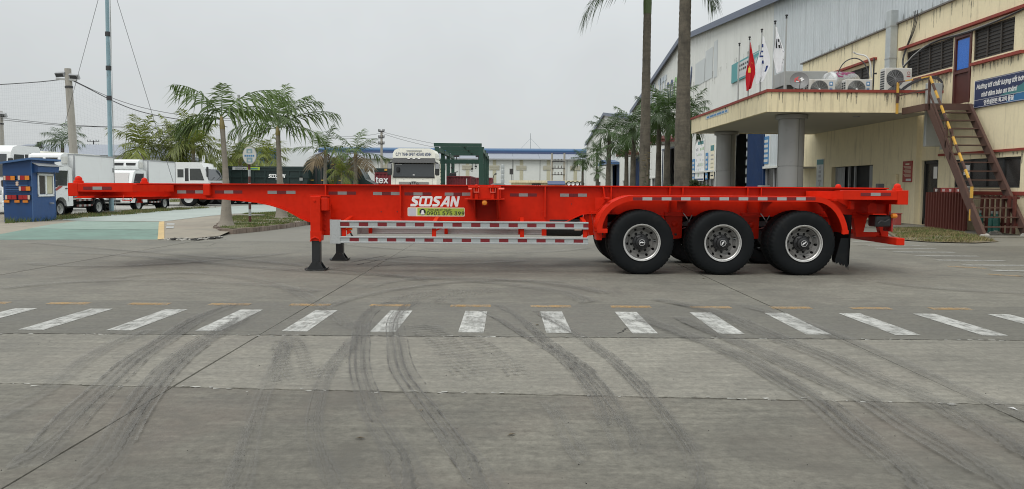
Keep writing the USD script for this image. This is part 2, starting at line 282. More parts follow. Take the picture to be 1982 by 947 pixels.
def tyre_mark_mat(name, dark, seed, tread=False):
    """Rubber left on the concrete: streaks along the track (v), a few tread grooves with zigzag edges across it (u), patchy with noise."""
    n = {
        'uv': ('uvmap', {'attribute': 'st'}), 's': ('separate_xyz', {}), 'g': ('geometry', {}),
        'wob': ('math', {'math_type': 'multiply', 'value2': 58.0}), 'wsin': ('math', {'math_type': 'sine'}), 'wz': ('math', {'math_type': 'multiply_add', 'value2': 0.022}),
        'u5': ('math', {'math_type': 'multiply', 'value2': 4.0}), 'fr': ('math', {'math_type': 'pingpong', 'value2': 0.5}), 'rr': ('map_range', {'from_min': 0.03, 'from_max': 0.10, 'to_min': 0.12, 'to_max': 1.0, 'clamp': True}),
        'ed': ('math', {'math_type': 'pingpong', 'value2': 0.5}), 'er': ('map_range', {'from_min': 0.0, 'from_max': 0.16, 'to_min': 0.0, 'to_max': 1.0, 'clamp': True}),
        'mps': ('mapping', {'scale': (7.5, 0.30, 1.0), 'location': (seed, seed * 1.7, 0)}), 'ns': ('noise_texture', {'scale': 1.0, 'detail': 3.0, 'roughness': 0.6}), 'nsr': ('map_range', {'from_min': 0.38, 'from_max': 0.62, 'to_min': 0.22, 'to_max': 1.0, 'clamp': True}),
        'n': ('noise_texture', {'scale': 1.1, 'detail': 8.0, 'roughness': 0.7, 'dimensions': '4D', 'w': seed}), 'nr': ('map_range', {'from_min': 0.36, 'from_max': 0.62, 'to_min': 0.42, 'to_max': 1.0, 'clamp': True}),
        'n2': ('noise_texture', {'scale': 30.0, 'detail': 5.0, 'roughness': 0.7}), 'n2r': ('map_range', {'from_min': 0.34, 'from_max': 0.62, 'to_min': 0.55, 'to_max': 1.1, 'clamp': True}),
        'm1': ('math', {'math_type': 'multiply'}), 'm2': ('math', {'math_type': 'multiply'}), 'm3': ('math', {'math_type': 'multiply'}), 'm5': ('math', {'math_type': 'multiply'}), 'm4': ('math', {'math_type': 'multiply', 'value2': dark}),
        't': ('transparent_bsdf', {}), 'p': ('principled_bsdf', {'base_color': (0.040, 0.037, 0.031), 'roughness': 0.75}), 'm': ('mix_closure', {})}
    l = [('uv.UV', 's.vector'), ('s.y', 'wob.value1'), ('wob.value', 'wsin.value1'), ('wsin.value', 'wz.value1'), ('s.x', 'wz.value3'), ('wz.value', 'u5.value1'), ('u5.value', 'fr.value1'), ('fr.value', 'rr.value'), ('s.x', 'ed.value1'), ('ed.value', 'er.value'),
         ('uv.UV', 'mps.vector'), ('mps.vector', 'ns.vector'), ('ns.fac', 'nsr.value'), ('g.position', 'n.vector'), ('n.fac', 'nr.value'), ('g.position', 'n2.vector'), ('n2.fac', 'n2r.value'), ('er.result', 'm1.value2'), ('m1.value', 'm2.value1'), ('nr.result', 'm2.value2'), ('m2.value', 'm3.value1'), ('n2r.result', 'm3.value2'),
         ('m3.value', 'm5.value1'), ('nsr.result', 'm5.value2'), ('m5.value', 'm4.value1'), ('m4.value', 'm.fac'), ('t.BSDF', 'm.closure1'), ('p.BSDF', 'm.closure2')]
    if tread:   # prints of single tread blocks, in slanted rows
        n |= {'ka': ('math', {'math_type': 'multiply_add', 'value2': 26.0}), 'kb': ('math', {'math_type': 'multiply', 'value2': 62.0}), 'kc': ('math', {'math_type': 'multiply', 'value2': 30.0}), 'sa': ('math', {'math_type': 'sine'}), 'sb': ('math', {'math_type': 'sine'}), 'sm': ('math', {'math_type': 'multiply'}), 'sr': ('map_range', {'from_min': 0.1, 'from_max': 0.4, 'to_min': 0.05, 'to_max': 1.0, 'clamp': True})}
        l += [('s.x', 'ka.value1'), ('s.y', 'kb.value1'), ('kb.value', 'ka.value3'), ('s.x', 'kc.value1'), ('ka.value', 'sa.value1'), ('kc.value', 'sb.value1'), ('sa.value', 'sm.value1'), ('sb.value', 'sm.value2'), ('sm.value', 'sr.value'), ('sr.result', 'm1.value1')]
    else: l.append(('rr.result', 'm1.value1'))
    MATS[name] = usdkit.material(stage, '/World/Looks/' + name, n, l, surface='m.closure')


tyre_mark_mat('rubber_mark_dark', 0.82, 1.3); tyre_mark_mat('rubber_mark', 0.58, 5.1); tyre_mark_mat('rubber_mark_faint', 0.45, 9.7); tyre_mark_mat('rubber_tread_print', 0.9, 3.3, True)
worn_paint('rubber_line', (0.056, 0.052, 0.045), 0.62, 0.90)
worn_paint('mildew', (0.10, 0.095, 0.075), 0.58, 0.92)

# ------------------------------------------------------------ mesh building


class MB:
    """Collects simple solids into one mesh."""

    def __init__(self): self.v, self.f, self.n = [], [], 0

    def add(self, v, f):
        v = np.asarray(v, float).reshape(-1, 3); f = np.asarray(f, int)
        if f.shape[1] == 4: f = np.vstack([f[:, [0, 1, 2]], f[:, [0, 2, 3]]])
        self.v.append(v); self.f.append(f + self.n); self.n += len(v); return self

    def tm(self, m, mat=None):
        v = np.array(m.vertices)
        if mat is not None: v = v @ np.asarray(mat)[:3, :3].T + np.asarray(mat)[:3, 3]
        return self.add(v, m.faces)

    def hexa(self, p):
        """Eight corners: four of the bottom counter-clockwise, four of the top above them."""
        return self.add(p, [[3, 2, 1, 0], [4, 5, 6, 7], [0, 1, 5, 4], [1, 2, 6, 5], [2, 3, 7, 6], [3, 0, 4, 7]])

    def box(self, x0, x1, y0, y1, z0, z1, ch=0.0):
        x0, x1 = min(x0, x1), max(x0, x1); y0, y1 = min(y0, y1), max(y0, y1); z0, z1 = min(z0, z1), max(z0, z1)
        if ch <= 0:
            return self.hexa([(x0, y0, z0), (x1, y0, z0), (x1, y1, z0), (x0, y1, z0), (x0, y0, z1), (x1, y0, z1), (x1, y1, z1), (x0, y1, z1)])
        c = min(ch, (x1 - x0) * .49, (y1 - y0) * .49, (z1 - z0) * .49); pts = []
        for x, a in ((x0, 1), (x1, -1)):
            for y, b in ((y0, 1), (y1, -1)):
                for z, d in ((z0, 1), (z1, -1)):
                    pts += [(x, y + b * c, z + d * c), (x + a * c, y, z + d * c), (x + a * c, y + b * c, z)]
        return self.tm(trimesh.convex.convex_hull(np.array(pts)))

    def obox(self, o, ux, uy, uz, sx, sy, sz):
        """Box from corner o along three directions."""
        o, a, b, c = np.asarray(o, float), np.asarray(ux, float) * sx, np.asarray(uy, float) * sy, np.asarray(uz, float) * sz
        return self.hexa([o, o + a, o + a + b, o + b, o + c, o + a + c, o + a + b + c, o + b + c])

    def beam(self, p, q, w, h, up=(0, 0, 1)):
        p, q = np.asarray(p, float), np.asarray(q, float); t = q - p; t /= np.linalg.norm(t)
        s = np.cross(t, up)
        if np.linalg.norm(s) < 1e-6: s = np.cross(t, (1, 0, 0))
        s /= np.linalg.norm(s); u = np.cross(s, t); s, u = s * w / 2, u * h / 2
        return self.hexa([p - s - u, p + s - u, p + s + u, p - s + u, q - s - u, q + s - u, q + s + u, q - s + u])

    def tube(self, pts, r, n=8, caps=True):
        p = np.asarray(pts, float); r = np.broadcast_to(np.asarray(r, float), (len(p),))
        t = np.gradient(p, axis=0); t /= np.linalg.norm(t, axis=1, keepdims=True) + 1e-12
        ref = np.array([0, 0, 1.0]) if abs(t[:, 2]).mean() < 0.85 else np.array([1.0, 0, 0])
        a = np.cross(t, ref); a /= np.linalg.norm(a, axis=1, keepdims=True) + 1e-12; b = np.cross(t, a); k = np.arange(n) * 2 * np.pi / n
        v = p[:, None] + r[:, None, None] * (np.cos(k)[None, :, None] * a[:, None] + np.sin(k)[None, :, None] * b[:, None])
        i, j = np.meshgrid(np.arange(len(p) - 1), np.arange(n), indexing='ij')
        q = np.stack([i * n + j, (i + 1) * n + j, (i + 1) * n + (j + 1) % n, i * n + (j + 1) % n], -1).reshape(-1, 4)
        f = np.vstack([q[:, [0, 1, 2]], q[:, [0, 2, 3]]]); v = v.reshape(-1, 3)
        if caps:
            m = len(v); v = np.vstack([v, p[0], p[-1]]); e = (len(p) - 1) * n
            f = np.vstack([f, [[m, x, (x + 1) % n] for x in range(n)], [[m + 1, e + (x + 1) % n, e + x] for x in range(n)]])
        return self.add(v, f)

    def cyl(self, p, q, r, r2=None, n=16): return self.tube([p, q], [r, r if r2 is None else r2], n)

    def lathe(self, prof, o=(0, 0, 0), axis=(0, 0, 1), n=32, mod=None):
        """Profile of (radius, height) revolved about an axis through o."""
        o, ax = np.asarray(o, float), np.asarray(axis, float); ax = ax / np.linalg.norm(ax)
        a = np.cross(ax, (1, 0, 0) if abs(ax[0]) < 0.9 else (0, 0, 1)); a /= np.linalg.norm(a); b = np.cross(ax, a)
        k = np.arange(n) * 2 * np.pi / n; pr = np.asarray(prof, float); R = np.repeat(pr[:, :1], n, 1)
        if mod is not None: R = R * mod
        v = o + R[..., None] * (np.cos(k)[None, :, None] * a + np.sin(k)[None, :, None] * b) + pr[:, 1][:, None, None] * ax
        i, j = np.meshgrid(np.arange(len(pr) - 1), np.arange(n), indexing='ij')
        q = np.stack([i * n + j, i * n + (j + 1) % n, (i + 1) * n + (j + 1) % n, (i + 1) * n + j], -1).reshape(-1, 4)
        return self.add(v.reshape(-1, 3), q)

    def prism(self, poly, o, ux, uy, d0, d1):
        """A 2D outline (list of points or shapely polygon) on the plane o, ux, uy, thickened from d0 to d1 along ux x uy."""
        g = poly if hasattr(poly, 'geom_type') else Polygon(poly)
        ux, uy = np.asarray(ux, float), np.asarray(uy, float); un = np.cross(ux, uy)
        for p in (g.geoms if hasattr(g, 'geoms') else [g]):
            if p.area < 1e-9: continue
            m = trimesh.creation.extrude_polygon(p, abs(d1 - d0)); v = np.array(m.vertices)
            v = np.asarray(o, float) + v[:, :1] * ux + v[:, 1:2] * uy + (v[:, 2:] + min(d0, d1)) * un
            self.add(v, m.faces)
        return self

    def sheet(self, poly, z, h=0.0):
        """A flat outline lying at height z (a function of x, y, or a number), with an optional skirt h deep."""
        g = poly if hasattr(poly, 'geom_type') else Polygon([(p[0], p[1]) for p in poly])
        v, f = trimesh.creation.triangulate_polygon(g)
        zz = np.array([z(*p) for p in v]) if callable(z) else np.full(len(v), float(z))
        f = np.asarray(f); a = v[f[:, 1]] - v[f[:, 0]]; b = v[f[:, 2]] - v[f[:, 0]]
        f = np.where((a[:, 0] * b[:, 1] - a[:, 1] * b[:, 0] < 0)[:, None], f[:, ::-1], f)
        self.add(np.column_stack([v, zz]), f)
        if h:
            c = np.array(g.exterior.coords)[:-1]; zc = np.array([z(*p) for p in c]) if callable(z) else np.full(len(c), float(z)); m = len(c)
            self.add(np.vstack([np.column_stack([c, zc]), np.column_stack([c, zc - h])]), [[i, i + m, (i + 1) % m + m, (i + 1) % m] for i in range(m)])
        return self

    def grid(self, P):
        """A grid of points (rows, columns, 3)."""
        P = np.asarray(P, float); a, b = P.shape[:2]; i, j = np.meshgrid(np.arange(a - 1), np.arange(b - 1), indexing='ij')
        return self.add(P.reshape(-1, 3), np.stack([i * b + j, i * b + j + 1, (i + 1) * b + j + 1, (i + 1) * b + j], -1).reshape(-1, 4))

    def out(self):
        return (np.vstack(self.v), np.vstack(self.f))


USED, XF = {}, {}


def free(parent, name):
    k = (parent, name); c = USED.get(k, 0); USED[k] = c + 1
    return f'{parent}/{name}' if c == 0 else f'{parent}/{name}_{c:03d}'


def say(prim, label=None, cat=None, group=None, kind=None):
    for k, v in (('label', label), ('category', cat), ('group', group), ('kind', kind)):
        if v: prim.SetCustomDataByKey(k, v)
    return prim


def thing(name, label, cat, loc=(0, 0, 0), rotz=0.0, group=None, kind=None, local=False):
    """An Xform at the thing's base. Parts given in world coordinates are moved into it, unless local."""
    path = free('/World', name); x = UsdGeom.Xform.Define(stage, path); loc = tuple(float(a) for a in loc)
    x.AddTranslateOp().Set(Gf.Vec3d(*loc))
    if rotz: x.AddRotateZOp().Set(float(rotz))
    XF[path] = np.zeros(3) if local else np.array(loc)
    return say(x.GetPrim(), label, cat, group, kind)


def put(name, mb, mat, parent=None, smooth=30, label=None, cat=None, group=None, kind=None, uv=None):
    ppath = '/World' if parent is None else str(parent.GetPath())
    off = XF.get('/'.join(ppath.split('/')[:3]), np.zeros(3)) if parent is not None else np.zeros(3)
    v, f = mb.out() if isinstance(mb, MB) else mb
    path = free(ppath, name)
    m = usdkit.mesh(stage, path, (v - off, f), MATS[mat], smooth=smooth, uv=uv)
    return say(m.GetPrim(), label, cat, group, kind)


def dup(root, loc, rotz=0.0, scale=1.0, label=None, group=None, tilt=None):
    base = root.GetName(); path = free('/World', base); x = UsdGeom.Xform.Define(stage, path)
    x.GetPrim().GetReferences().AddInternalReference(root.GetPath())
    x.ClearXformOpOrder()
    x.GetPrim().SetInstanceable(True)
    sc = (scale,) * 3 if np.ndim(scale) == 0 else scale
    T = np.eye(4); T[:3, :3] = rz(math.radians(rotz)) @ np.diag(sc); T[:3, 3] = loc
    if tilt is not None: T[:3, :3] = tilt @ T[:3, :3]
    x.MakeMatrixXform().Set(Gf.Matrix4d(*T.T.ravel().tolist()))
    was = root.GetCustomData()
    return say(x.GetPrim(), label or was.get('label'), was.get('category'), group or was.get('group'))


FONT_CACHE = {}


def text(s, height, bold=False, depth=0.003, slant=0.0, cjk=False, squeeze=1.0):
    """Lettering in the xy plane, centred on x, base line on y = 0."""
    key = (s, bold, cjk)
    if key not in FONT_CACHE:
        from PIL import Image, ImageDraw, ImageFont
        from shapely import union_all, box as sbx
        ff = [f for f in glob.glob('/opt/blender-*/*/datafiles/fonts/*.woff2') if ('CJK' in f if cjk else f.endswith('/Inter.woff2'))]
        font = ImageFont.truetype(ff[0], 72)
        x0, y0, x1, y1 = font.getbbox(s, anchor='ls', stroke_width=2 * bold)
        im = Image.new('L', (x1 - x0 + 8, y1 - y0 + 8)); ImageDraw.Draw(im).text((4 - x0, 4 - y0), s, 255, font, anchor='ls', stroke_width=2 * bold)
        on = np.pad(np.asarray(im) > 127, ((0, 0), (1, 1))).astype(np.int8); rows, st = np.nonzero(np.diff(on, axis=1) == 1); en = np.nonzero(np.diff(on, axis=1) == -1)[1]
        g = union_all(sbx(st, -rows - 1, en, -rows)).buffer(0.6).buffer(-0.6).simplify(0.7)
        k = 1 / 52.5; FONT_CACHE[key] = affinity.affine_transform(g, [k, 0, 0, k, -(x1 - x0 + 8) / 2 * k, (4 - y0) * k])
    g = affinity.affine_transform(FONT_CACHE[key], [height * squeeze, height * slant, 0, height, 0, 0])
    return g


def write(s, o, ux, uy, height, d=0.004, **k):
    return MB().prism(text(s, height, **k), o, ux, uy, 0.0, d)


X3, Y3, Z3 = np.eye(3)

# ------------------------------------------------------------ ground
rnd = random.Random(7)
nrs = np.random.RandomState(11)


def wav(pts, step, amp, seed):
    """A line with small irregular chips along it."""
    r = np.random.RandomState(seed); out = []
    for a, b in zip(pts[:-1], pts[1:]):
        a, b = np.asarray(a, float), np.asarray(b, float); n = max(1, int(np.linalg.norm(b - a) / step))
        for k in range(n): out.append(tuple(a + (b - a) * k / n + r.normal(0, amp, 2)))
    out.append(tuple(pts[-1])); return out


ground = thing('ground', 'grey weathered concrete yard of large slabs under the trailer', 'yard', (0, 0, 0), kind='structure')
GAP = 0.009
put('joint_bed', MB().sheet([(-40, -6), (40, -6), (40, 20), (-40, 20)], -0.03), 'joint_fill', ground)
xs = [-18.9, -13.4, -7.9, -2.36, 3.17, 8.9, 14.4, 19.9]
# the joints across the yard, from the nearest to the farthest, as y over x
J2 = lambda x: 5.03 - 0.055 * x
J1 = lambda x: 6.98 + 0.0 * x - 0.004 * x
J0 = lambda x: 9.02 - 0.004 * x
rowlines = [lambda x: -5.0, J2, J1, J0, lambda x: 18.9]
rowmats = ['slab_front', 'slab_pale', 'slab_grey', 'slab_back']
for r in range(4):
    lo, hi = rowlines[r], rowlines[r + 1]
    for c in range(len(xs) - 1):
        a, b = xs[c] + GAP, xs[c + 1] - GAP
        glo, ghi = (0.003, 0.011) if r == 3 else ((0.011, 0.003) if r == 2 else (0.011, 0.011))
        bottom = wav([(x, lo(x) + glo) for x in np.linspace(a, b, 6)], 0.045, 0.0075 if r != 3 else 0.001, r * 50 + c)
        top = wav([(x, hi(x) - ghi) for x in np.linspace(b, a, 6)], 0.045, 0.0075 if r != 2 else 0.001, r * 50 + c + 25)
        right = wav([bottom[-1], top[0]], 0.15, 0.0012, r * 50 + c + 7)[1:-1]; left = wav([top[-1], bottom[0]], 0.15, 0.0012, r * 50 + c + 9)[1:-1]
        put('concrete_slab', MB().sheet(Polygon(bottom + right + top + left).buffer(0), rnd.uniform(-0.0012, 0.0012), 0.028), rowmats[r], ground, smooth=False)
put('far_yard', MB().sheet(Polygon([(-900, 18.9), (900, 18.9), (900, 900), (-900, 900)]), -0.004), 'slab_far', ground)
put('side_yard', MB().sheet(Polygon([(-900, -300), (900, -300), (900, 18.9), (-900, 18.9)]).difference(Polygon([(xs[0], -5), (xs[-1], -5), (xs[-1], 18.9), (xs[0], 18.9)])), -0.004), 'slab_far', ground)
# painted markings: worn zebra bars, yellow dashes, second crossing on the right
for k in range(-8, 12):
    x = -2.075 + 0.853 * k; j = rnd.uniform(-0.012, 0.012)
    put('crossing_bar', MB().sheet([(x - 0.125 + j, 7.17), (x + 0.125 + j, 7.17 + rnd.uniform(-.01, .01)), (x + 0.128, 8.42), (x - 0.122, 8.42)], 0.004), 'paint_white', ground)
for k in range(-7, 9):
    x = -2.36 + 0.955 * k
    put('yellow_dash', MB().sheet([(x - 0.24, 8.72), (x + 0.24, 8.72), (x + 0.24, 8.87), (x - 0.24, 8.87)], 0.004), 'paint_yellow', ground)
for k, (px, py, L) in enumerate([(1648, 463, 1.6), (1650, 468.5, 1.6), (1678, 475, 1.5), (1695, 481, 1.45), (1729, 488, 1.4), (1772, 495.5, 1.35), (1814, 504, 1.35), (1865, 513.5, 1.35), (1921, 524, 1.35), (1978, 536, 1.35)]):
    p = gr(px, py)
    put('crossing_bar', MB().sheet([(p[0], p[1] - .085), (p[0] + L, p[1] - .085), (p[0] + L, p[1] + .085), (p[0], p[1] + .085)], 0.004), 'paint_white_thin', ground)
for px, py in ((1930, 535), (1850, 519)):
    p = gr(px, py); put('yellow_dash', MB().sheet([(p[0], p[1] + .2), (p[0] + .5, p[1] - .12), (p[0] + .53, p[1] + .02), (p[0] + .03, p[1] + .34)], 0.004), 'paint_yellow', ground)


def spline(pts, n):
    p = np.asarray(pts, float)
    from scipy.interpolate import CubicSpline
    t = np.r_[0, np.cumsum(np.linalg.norm(np.diff(p, axis=0), axis=1))]
    return CubicSpline(t, p)(np.linspace(0, t[-1], n))


def ribbon(pts, w, z):
    """A strip of width w along a ground polyline, with u across and v metres along."""
    p = np.asarray(pts)[:, :2]; t = np.gradient(p, axis=0); t /= np.linalg.norm(t, axis=1, keepdims=True); s = np.column_stack([t[:, 1], -t[:, 0]]) * w / 2
    d = np.r_[0, np.cumsum(np.linalg.norm(np.diff(p, axis=0), axis=1))]; n = len(p)
    v = np.empty((2 * n, 3)); v[0::2, :2] = p - s; v[1::2, :2] = p + s; v[:, 2] = z
    uv = np.empty((2 * n, 2)); uv[0::2, 0] = 0; uv[1::2, 0] = 1; uv[0::2, 1] = uv[1::2, 1] = d
    i = np.arange(n - 1) * 2
    f = np.vstack([np.column_stack([i, i + 1, i + 3]), np.column_stack([i, i + 3, i + 2])]); return v, f, uv


zoff = 0.0062
for pts, w, m in [
    ([(860, 562), (760, 585), (714, 607), (697, 661), (697, 721), (710, 762), (733, 817), (767, 873), (807, 945)], .21, 'rubber_mark_dark'),
    ([(900, 560), (815, 583), (769, 613), (768, 668), (780, 721), (811, 764), (858, 822), (910, 893), (951, 947)], .20, 'rubber_mark_dark'),
    ([(730, 622), (680, 665), (640, 712), (613, 780), (608, 838), (625, 893), (663, 945)], .15, 'rubber_mark'),
    ([(880, 566), (960, 590), (1010, 620), (1057, 661), (1107, 696), (1158, 742), (1198, 797), (1233, 853), (1253, 888)], .13, 'rubber_mark_dark'),
    ([(850, 568), (930, 600), (980, 627), (1026, 656), (1077, 686), (1127, 737), (1168, 792), (1198, 832)], .12, 'rubber_mark_dark'),
    ([(930, 560), (1040, 602), (1127, 656), (1178, 691), (1228, 737), (1269, 782), (1300, 822), (1332, 865), (1367, 945)], .15, 'rubber_mark_dark'),
    ([(820, 630), (850, 656), (890, 691), (926, 737)], .40, 'rubber_tread_print'), ([(905, 650), (936, 671), (980, 703), (1016, 731)], .28, 'rubber_tread_print'), ([(548, 660), (545, 700), (552, 742)], .2, 'rubber_tread_print'), ([(575, 655), (590, 700), (610, 735)], .16, 'rubber_tread_print'),
    ([(700, 650), (660, 690), (625, 735)], .22, 'rubber_tread_print'),
    ([(540, 572), (480, 588), (414, 605), (323, 656), (262, 696), (212, 742), (151, 797), (101, 853), (50, 915)], .24, 'rubber_mark_dark'),
    ([(600, 575), (494, 605), (404, 656), (353, 691), (303, 742), (262, 797), (222, 863), (187, 935)], .24, 'rubber_mark_dark'),
    ([(300, 640), (202, 676), (126, 727), (50, 782), (-20, 822)], .2, 'rubber_mark_faint'),
    ([(560, 650), (520, 740), (490, 820), (470, 945)], .16, 'rubber_mark_faint'), ([(505, 790), (478, 840), (455, 900), (440, 945)], .06, 'rubber_mark'),
    ([(1010, 555), (1120, 575), (1240, 610), (1351, 660), (1442, 697), (1517, 740), (1587, 783), (1662, 847), (1731, 895), (1806, 950)], .26, 'rubber_mark_dark'),
    ([(1080, 553), (1200, 577), (1320, 615), (1421, 660), (1496, 692), (1576, 729), (1673, 772), (1758, 825), (1892, 900), (1990, 952)], .26, 'rubber_mark_dark'),
    ([(1270, 580), (1400, 612), (1517, 660), (1614, 697), (1705, 740), (1801, 777), (1892, 825), (1990, 872)], .3, 'rubber_mark_dark'),
    ([(1430, 590), (1540, 622), (1651, 665), (1785, 724), (1892, 772), (1990, 812)], .22, 'rubber_mark'),
    ([(1050, 780), (1080, 830), (1115, 890), (1130, 905)], .07, 'rubber_mark'), ([(1075, 785), (1100, 830), (1140, 890)], .06, 'rubber_mark'), ([(1150, 800), (1180, 850), (1200, 900)], .05, 'rubber_mark_faint'),
    ([(220, 540), (330, 530), (500, 545), (600, 580), (700, 640)], .26, 'rubber_mark_faint'), ([(120, 490), (300, 500), (520, 520), (760, 535), (950, 548), (1150, 590)], .35, 'rubber_mark'), ([(60, 470), (260, 487), (460, 503), (640, 521), (840, 545)], .3, 'rubber_mark'),
    ([(60, 510), (260, 515), (420, 505), (560, 490)], .3, 'rubber_mark'), ([(700, 560), (860, 540), (1000, 545), (1180, 570)], .3, 'rubber_mark'), ([(0, 560), (200, 545), (420, 548), (620, 566)], .3, 'rubber_mark_faint'), ([(620, 600), (780, 560), (940, 545), (1100, 548)], .2, 'rubber_mark'),
    ([(760, 590), (830, 570), (900, 562)], .5, 'rubber_tread_print'), ([(850, 590), (905, 570), (960, 560)], .5, 'rubber_tread_print'),
    ([(640, 470), (800, 485), (980, 490), (1140, 480)], .25, 'rubber_mark'), ([(700, 500), (860, 512), (1020, 505)], .25, 'rubber_mark'), ([(1700, 545), (1820, 560), (1982, 570)], .3, 'rubber_mark_faint'),
]:
    pts = list(pts)
    if pts[-1][1] > 930 or pts[-1][0] > 1970: pts.append((pts[-1][0] * 1.6 - pts[-2][0] * .6, pts[-1][1] * 1.6 - pts[-2][1] * .6))   # runs on out of the picture
    while m == 'rubber_mark_dark' and pts[0][1] < 580: pts.pop(0)
    g = spline([gr(*p)[:2] for p in pts], 70); w *= .9
    v, f, uv = ribbon(g, w, zoff); zoff += 0.00025
    fade = np.clip(np.minimum(uv[:, 1], uv[-1, 1] - uv[:, 1]) / min(.7, uv[-1, 1] * .3), 0, 1); uv[:, 0] = uv[:, 0] * (.25 + .75 * fade) + (0 if False else 0) * fade
    uv[fade < .02, 0] = 0
    put('tyre_mark', (v, f), m, ground, smooth=False, uv=uv)
    if m == 'rubber_mark_dark':      # the sharp edges that the tread ribs leave
        rs = np.random.RandomState(int(zoff * 1e6) % 9999); d = np.gradient(g, axis=0); d /= np.linalg.norm(d, axis=1, keepdims=True); nn = np.column_stack([d[:, 1], -d[:, 0]])
        for q in (-.46, -.18, .12, .44):
            a, b = sorted((rs.uniform(0, .35), rs.uniform(.6, 1))); i0, i1 = int(a * 69), int(b * 69); wob = np.cumsum(rs.normal(0, .0016, 70))
            v2, f2, uv2 = ribbon((g + nn * (q * w + wob)[:, None])[i0:i1], rs.uniform(.007, .015), zoff); zoff += 0.0002
            put('tyre_line', (v2, f2), 'rubber_line', ground, smooth=False)
# loose grit, dry leaf scraps and chipped joint edges
r = np.random.RandomState(21); m = MB(); mc = MB()
for k in range(130):
    u, v = r.uniform(0, 1982), 545 + 400 * r.rand(); p = gr(u, v); s = r.uniform(.0015, .005)
    m.tm(trimesh.convex.convex_hull(p + r.uniform(-1, 1, (7, 3)) * [s, s, s * .6] + [0, 0, s * .4]))
for k in range(170):
    x = r.uniform(-6, 6); f_ = (J1, J2)[k % 2]; p = np.array([x, f_(x) + r.normal(0, .022), .0]); s = r.uniform(.008, .028)
    mc.tm(trimesh.convex.convex_hull(p + r.uniform(-1, 1, (7, 3)) * [s * 1.6, s * .6, .003] + [0, 0, .002]))
put('grit', m, 'crack', ground, smooth=False, kind='stuff'); put('joint_chips', mc, 'lot_pale', ground, smooth=False, kind='stuff')
for k, (u, v) in enumerate(((697, 850), (815, 796), (1362, 540), (1105, 715), (990, 843), (1960, 793), (1040, 630))):
    p = gr(u, v); a = k * 1.7; c_, s_ = math.cos(a) * .03, math.sin(a) * .03; put('leaf_scrap', MB().add([p + [-c_, -s_, .004], p + [s_ * .4, -c_ * .4, .014], p + [c_, s_, .006], p + [-s_ * .4, c_ * .4, .012]], [[0, 1, 2], [0, 2, 3]]), 'twig' if k != 5 else 'white_print', ground, smooth=False)
# cracks in the slabs
for q, pts in enumerate([[(680, 508), (720, 500), (745, 495)], [(690, 513), (715, 508), (735, 503), (770, 500), (800, 496), (850, 500)], [(720, 517), (760, 513), (800, 512)], [(1215, 615), (1222, 630), (1208, 640), (1195, 646)], [(385, 470), (420, 466), (440, 463)], [(395, 475), (402, 477), (418, 471)]]):
    g = wav([gr(*p)[:2] for p in pts], 0.05, 0.012, 300 + q); v, f, uv = ribbon(g, 0.012 if q > 1 else 0.02, 0.0035)
    put('crack', (v, f), 'crack', ground, smooth=False)

# ------------------------------------------------------------ raised ground on the left: lot, ramp, path, island
ZL = 0.13
edgeL = [gr(-400, 466), gr(0, 466), gr(305, 465), gr(318, 464.5), gr(360, 463.5), gr(425, 459)]
def zramp(x, y): return float(np.clip((y - 19.05) / 4.5, 0, 1)) * ZL
lot_front = [(p[0], p[1]) for p in edgeL] + [(-8.6, 24.5), (-6.9, 27.2), (-7.0, 31.0), (-7.5, 75)]
lotpoly = Polygon(lot_front + [(-400, 75), (-400, lot_front[0][1])])
m = MB(); yy = [18.5, 19.1, 19.6, 20.2, 21, 22, 23.6, 75.1]
for a, b in zip(yy[:-1], yy[1:]):
    pp = lotpoly.intersection(sbox(-400, a, 40, b))
    for q in (pp.geoms if hasattr(pp, 'geoms') else [pp]):
        if q.area > 1e-6: m.sheet(q, zramp)
put('pavement', m, 'pavement_tan', None, kind='structure', label='tan concrete pavement sloping up behind the yard on the left', cat='pavement')


def lot_sheet(name, pix, mat, dz, z=ZL, label=None, cat='ground'):
    poly = Polygon([gr(u, v, z)[:2] if not isinstance(v, tuple) else v for u, v in pix]).buffer(0); m = MB()
    for a, b in zip(yy[:-1], yy[1:]):
        pp = poly.intersection(sbox(-400, a, 40, b))
        for q in (pp.geoms if hasattr(pp, 'geoms') else [pp]):
            if q.area > 1e-6 and q.geom_type == 'Polygon': m.sheet(q, lambda x, y: zramp(x, y) + dz)
    return put(name, m, mat, None, kind='structure', label=label, cat=cat)


gfront = [tuple(gr(-300, 465.2)[:2]), tuple(gr(305, 464.3)[:2])]
rp = Polygon([gfront[0], gfront[1], tuple(gr(308, 430, ZL)[:2]), tuple(gr(150, 428.5, ZL)[:2]), tuple(gr(0, 447, ZL)[:2]), tuple(gr(-300, 468, ZL)[:2])]).buffer(0)
m = MB()
for a, b in zip(yy[:-1], yy[1:]):
    q = rp.intersection(sbox(-400, a, 40, b))
    for g_ in (q.geoms if hasattr(q, 'geoms') else [q]):
        if g_.geom_type == 'Polygon' and g_.area > 1e-6: m.sheet(g_, lambda x, y: zramp(x, y) + 0.004)
ysp = float(gr(160, 443, .1)[1])
put('green_ramp', m, 'ramp_green', None, kind='structure', label='faded green painted concrete ramp beside the blue booth', cat='ramp')
m = MB()
for a, b in zip(yy[:-1], yy[1:]):
    q = rp.intersection(sbox(-400, max(a, ysp), 40, max(b, ysp + 1e-6)))
    for g_ in (q.geoms if hasattr(q, 'geoms') else [q]):
        if g_.geom_type == 'Polygon' and g_.area > 1e-4: m.sheet(g_, lambda x, y: zramp(x, y) + 0.008)
put('upper_ramp', m, 'ramp_green_pale', None, kind='structure', label='paler worn upper part of the green ramp', cat='ramp')
yl = Polygon([gfront[1], tuple(gr(318, 463.6)[:2]), tuple(gr(318, 429, ZL)[:2]), tuple(gr(308, 430, ZL)[:2])])
m = MB()
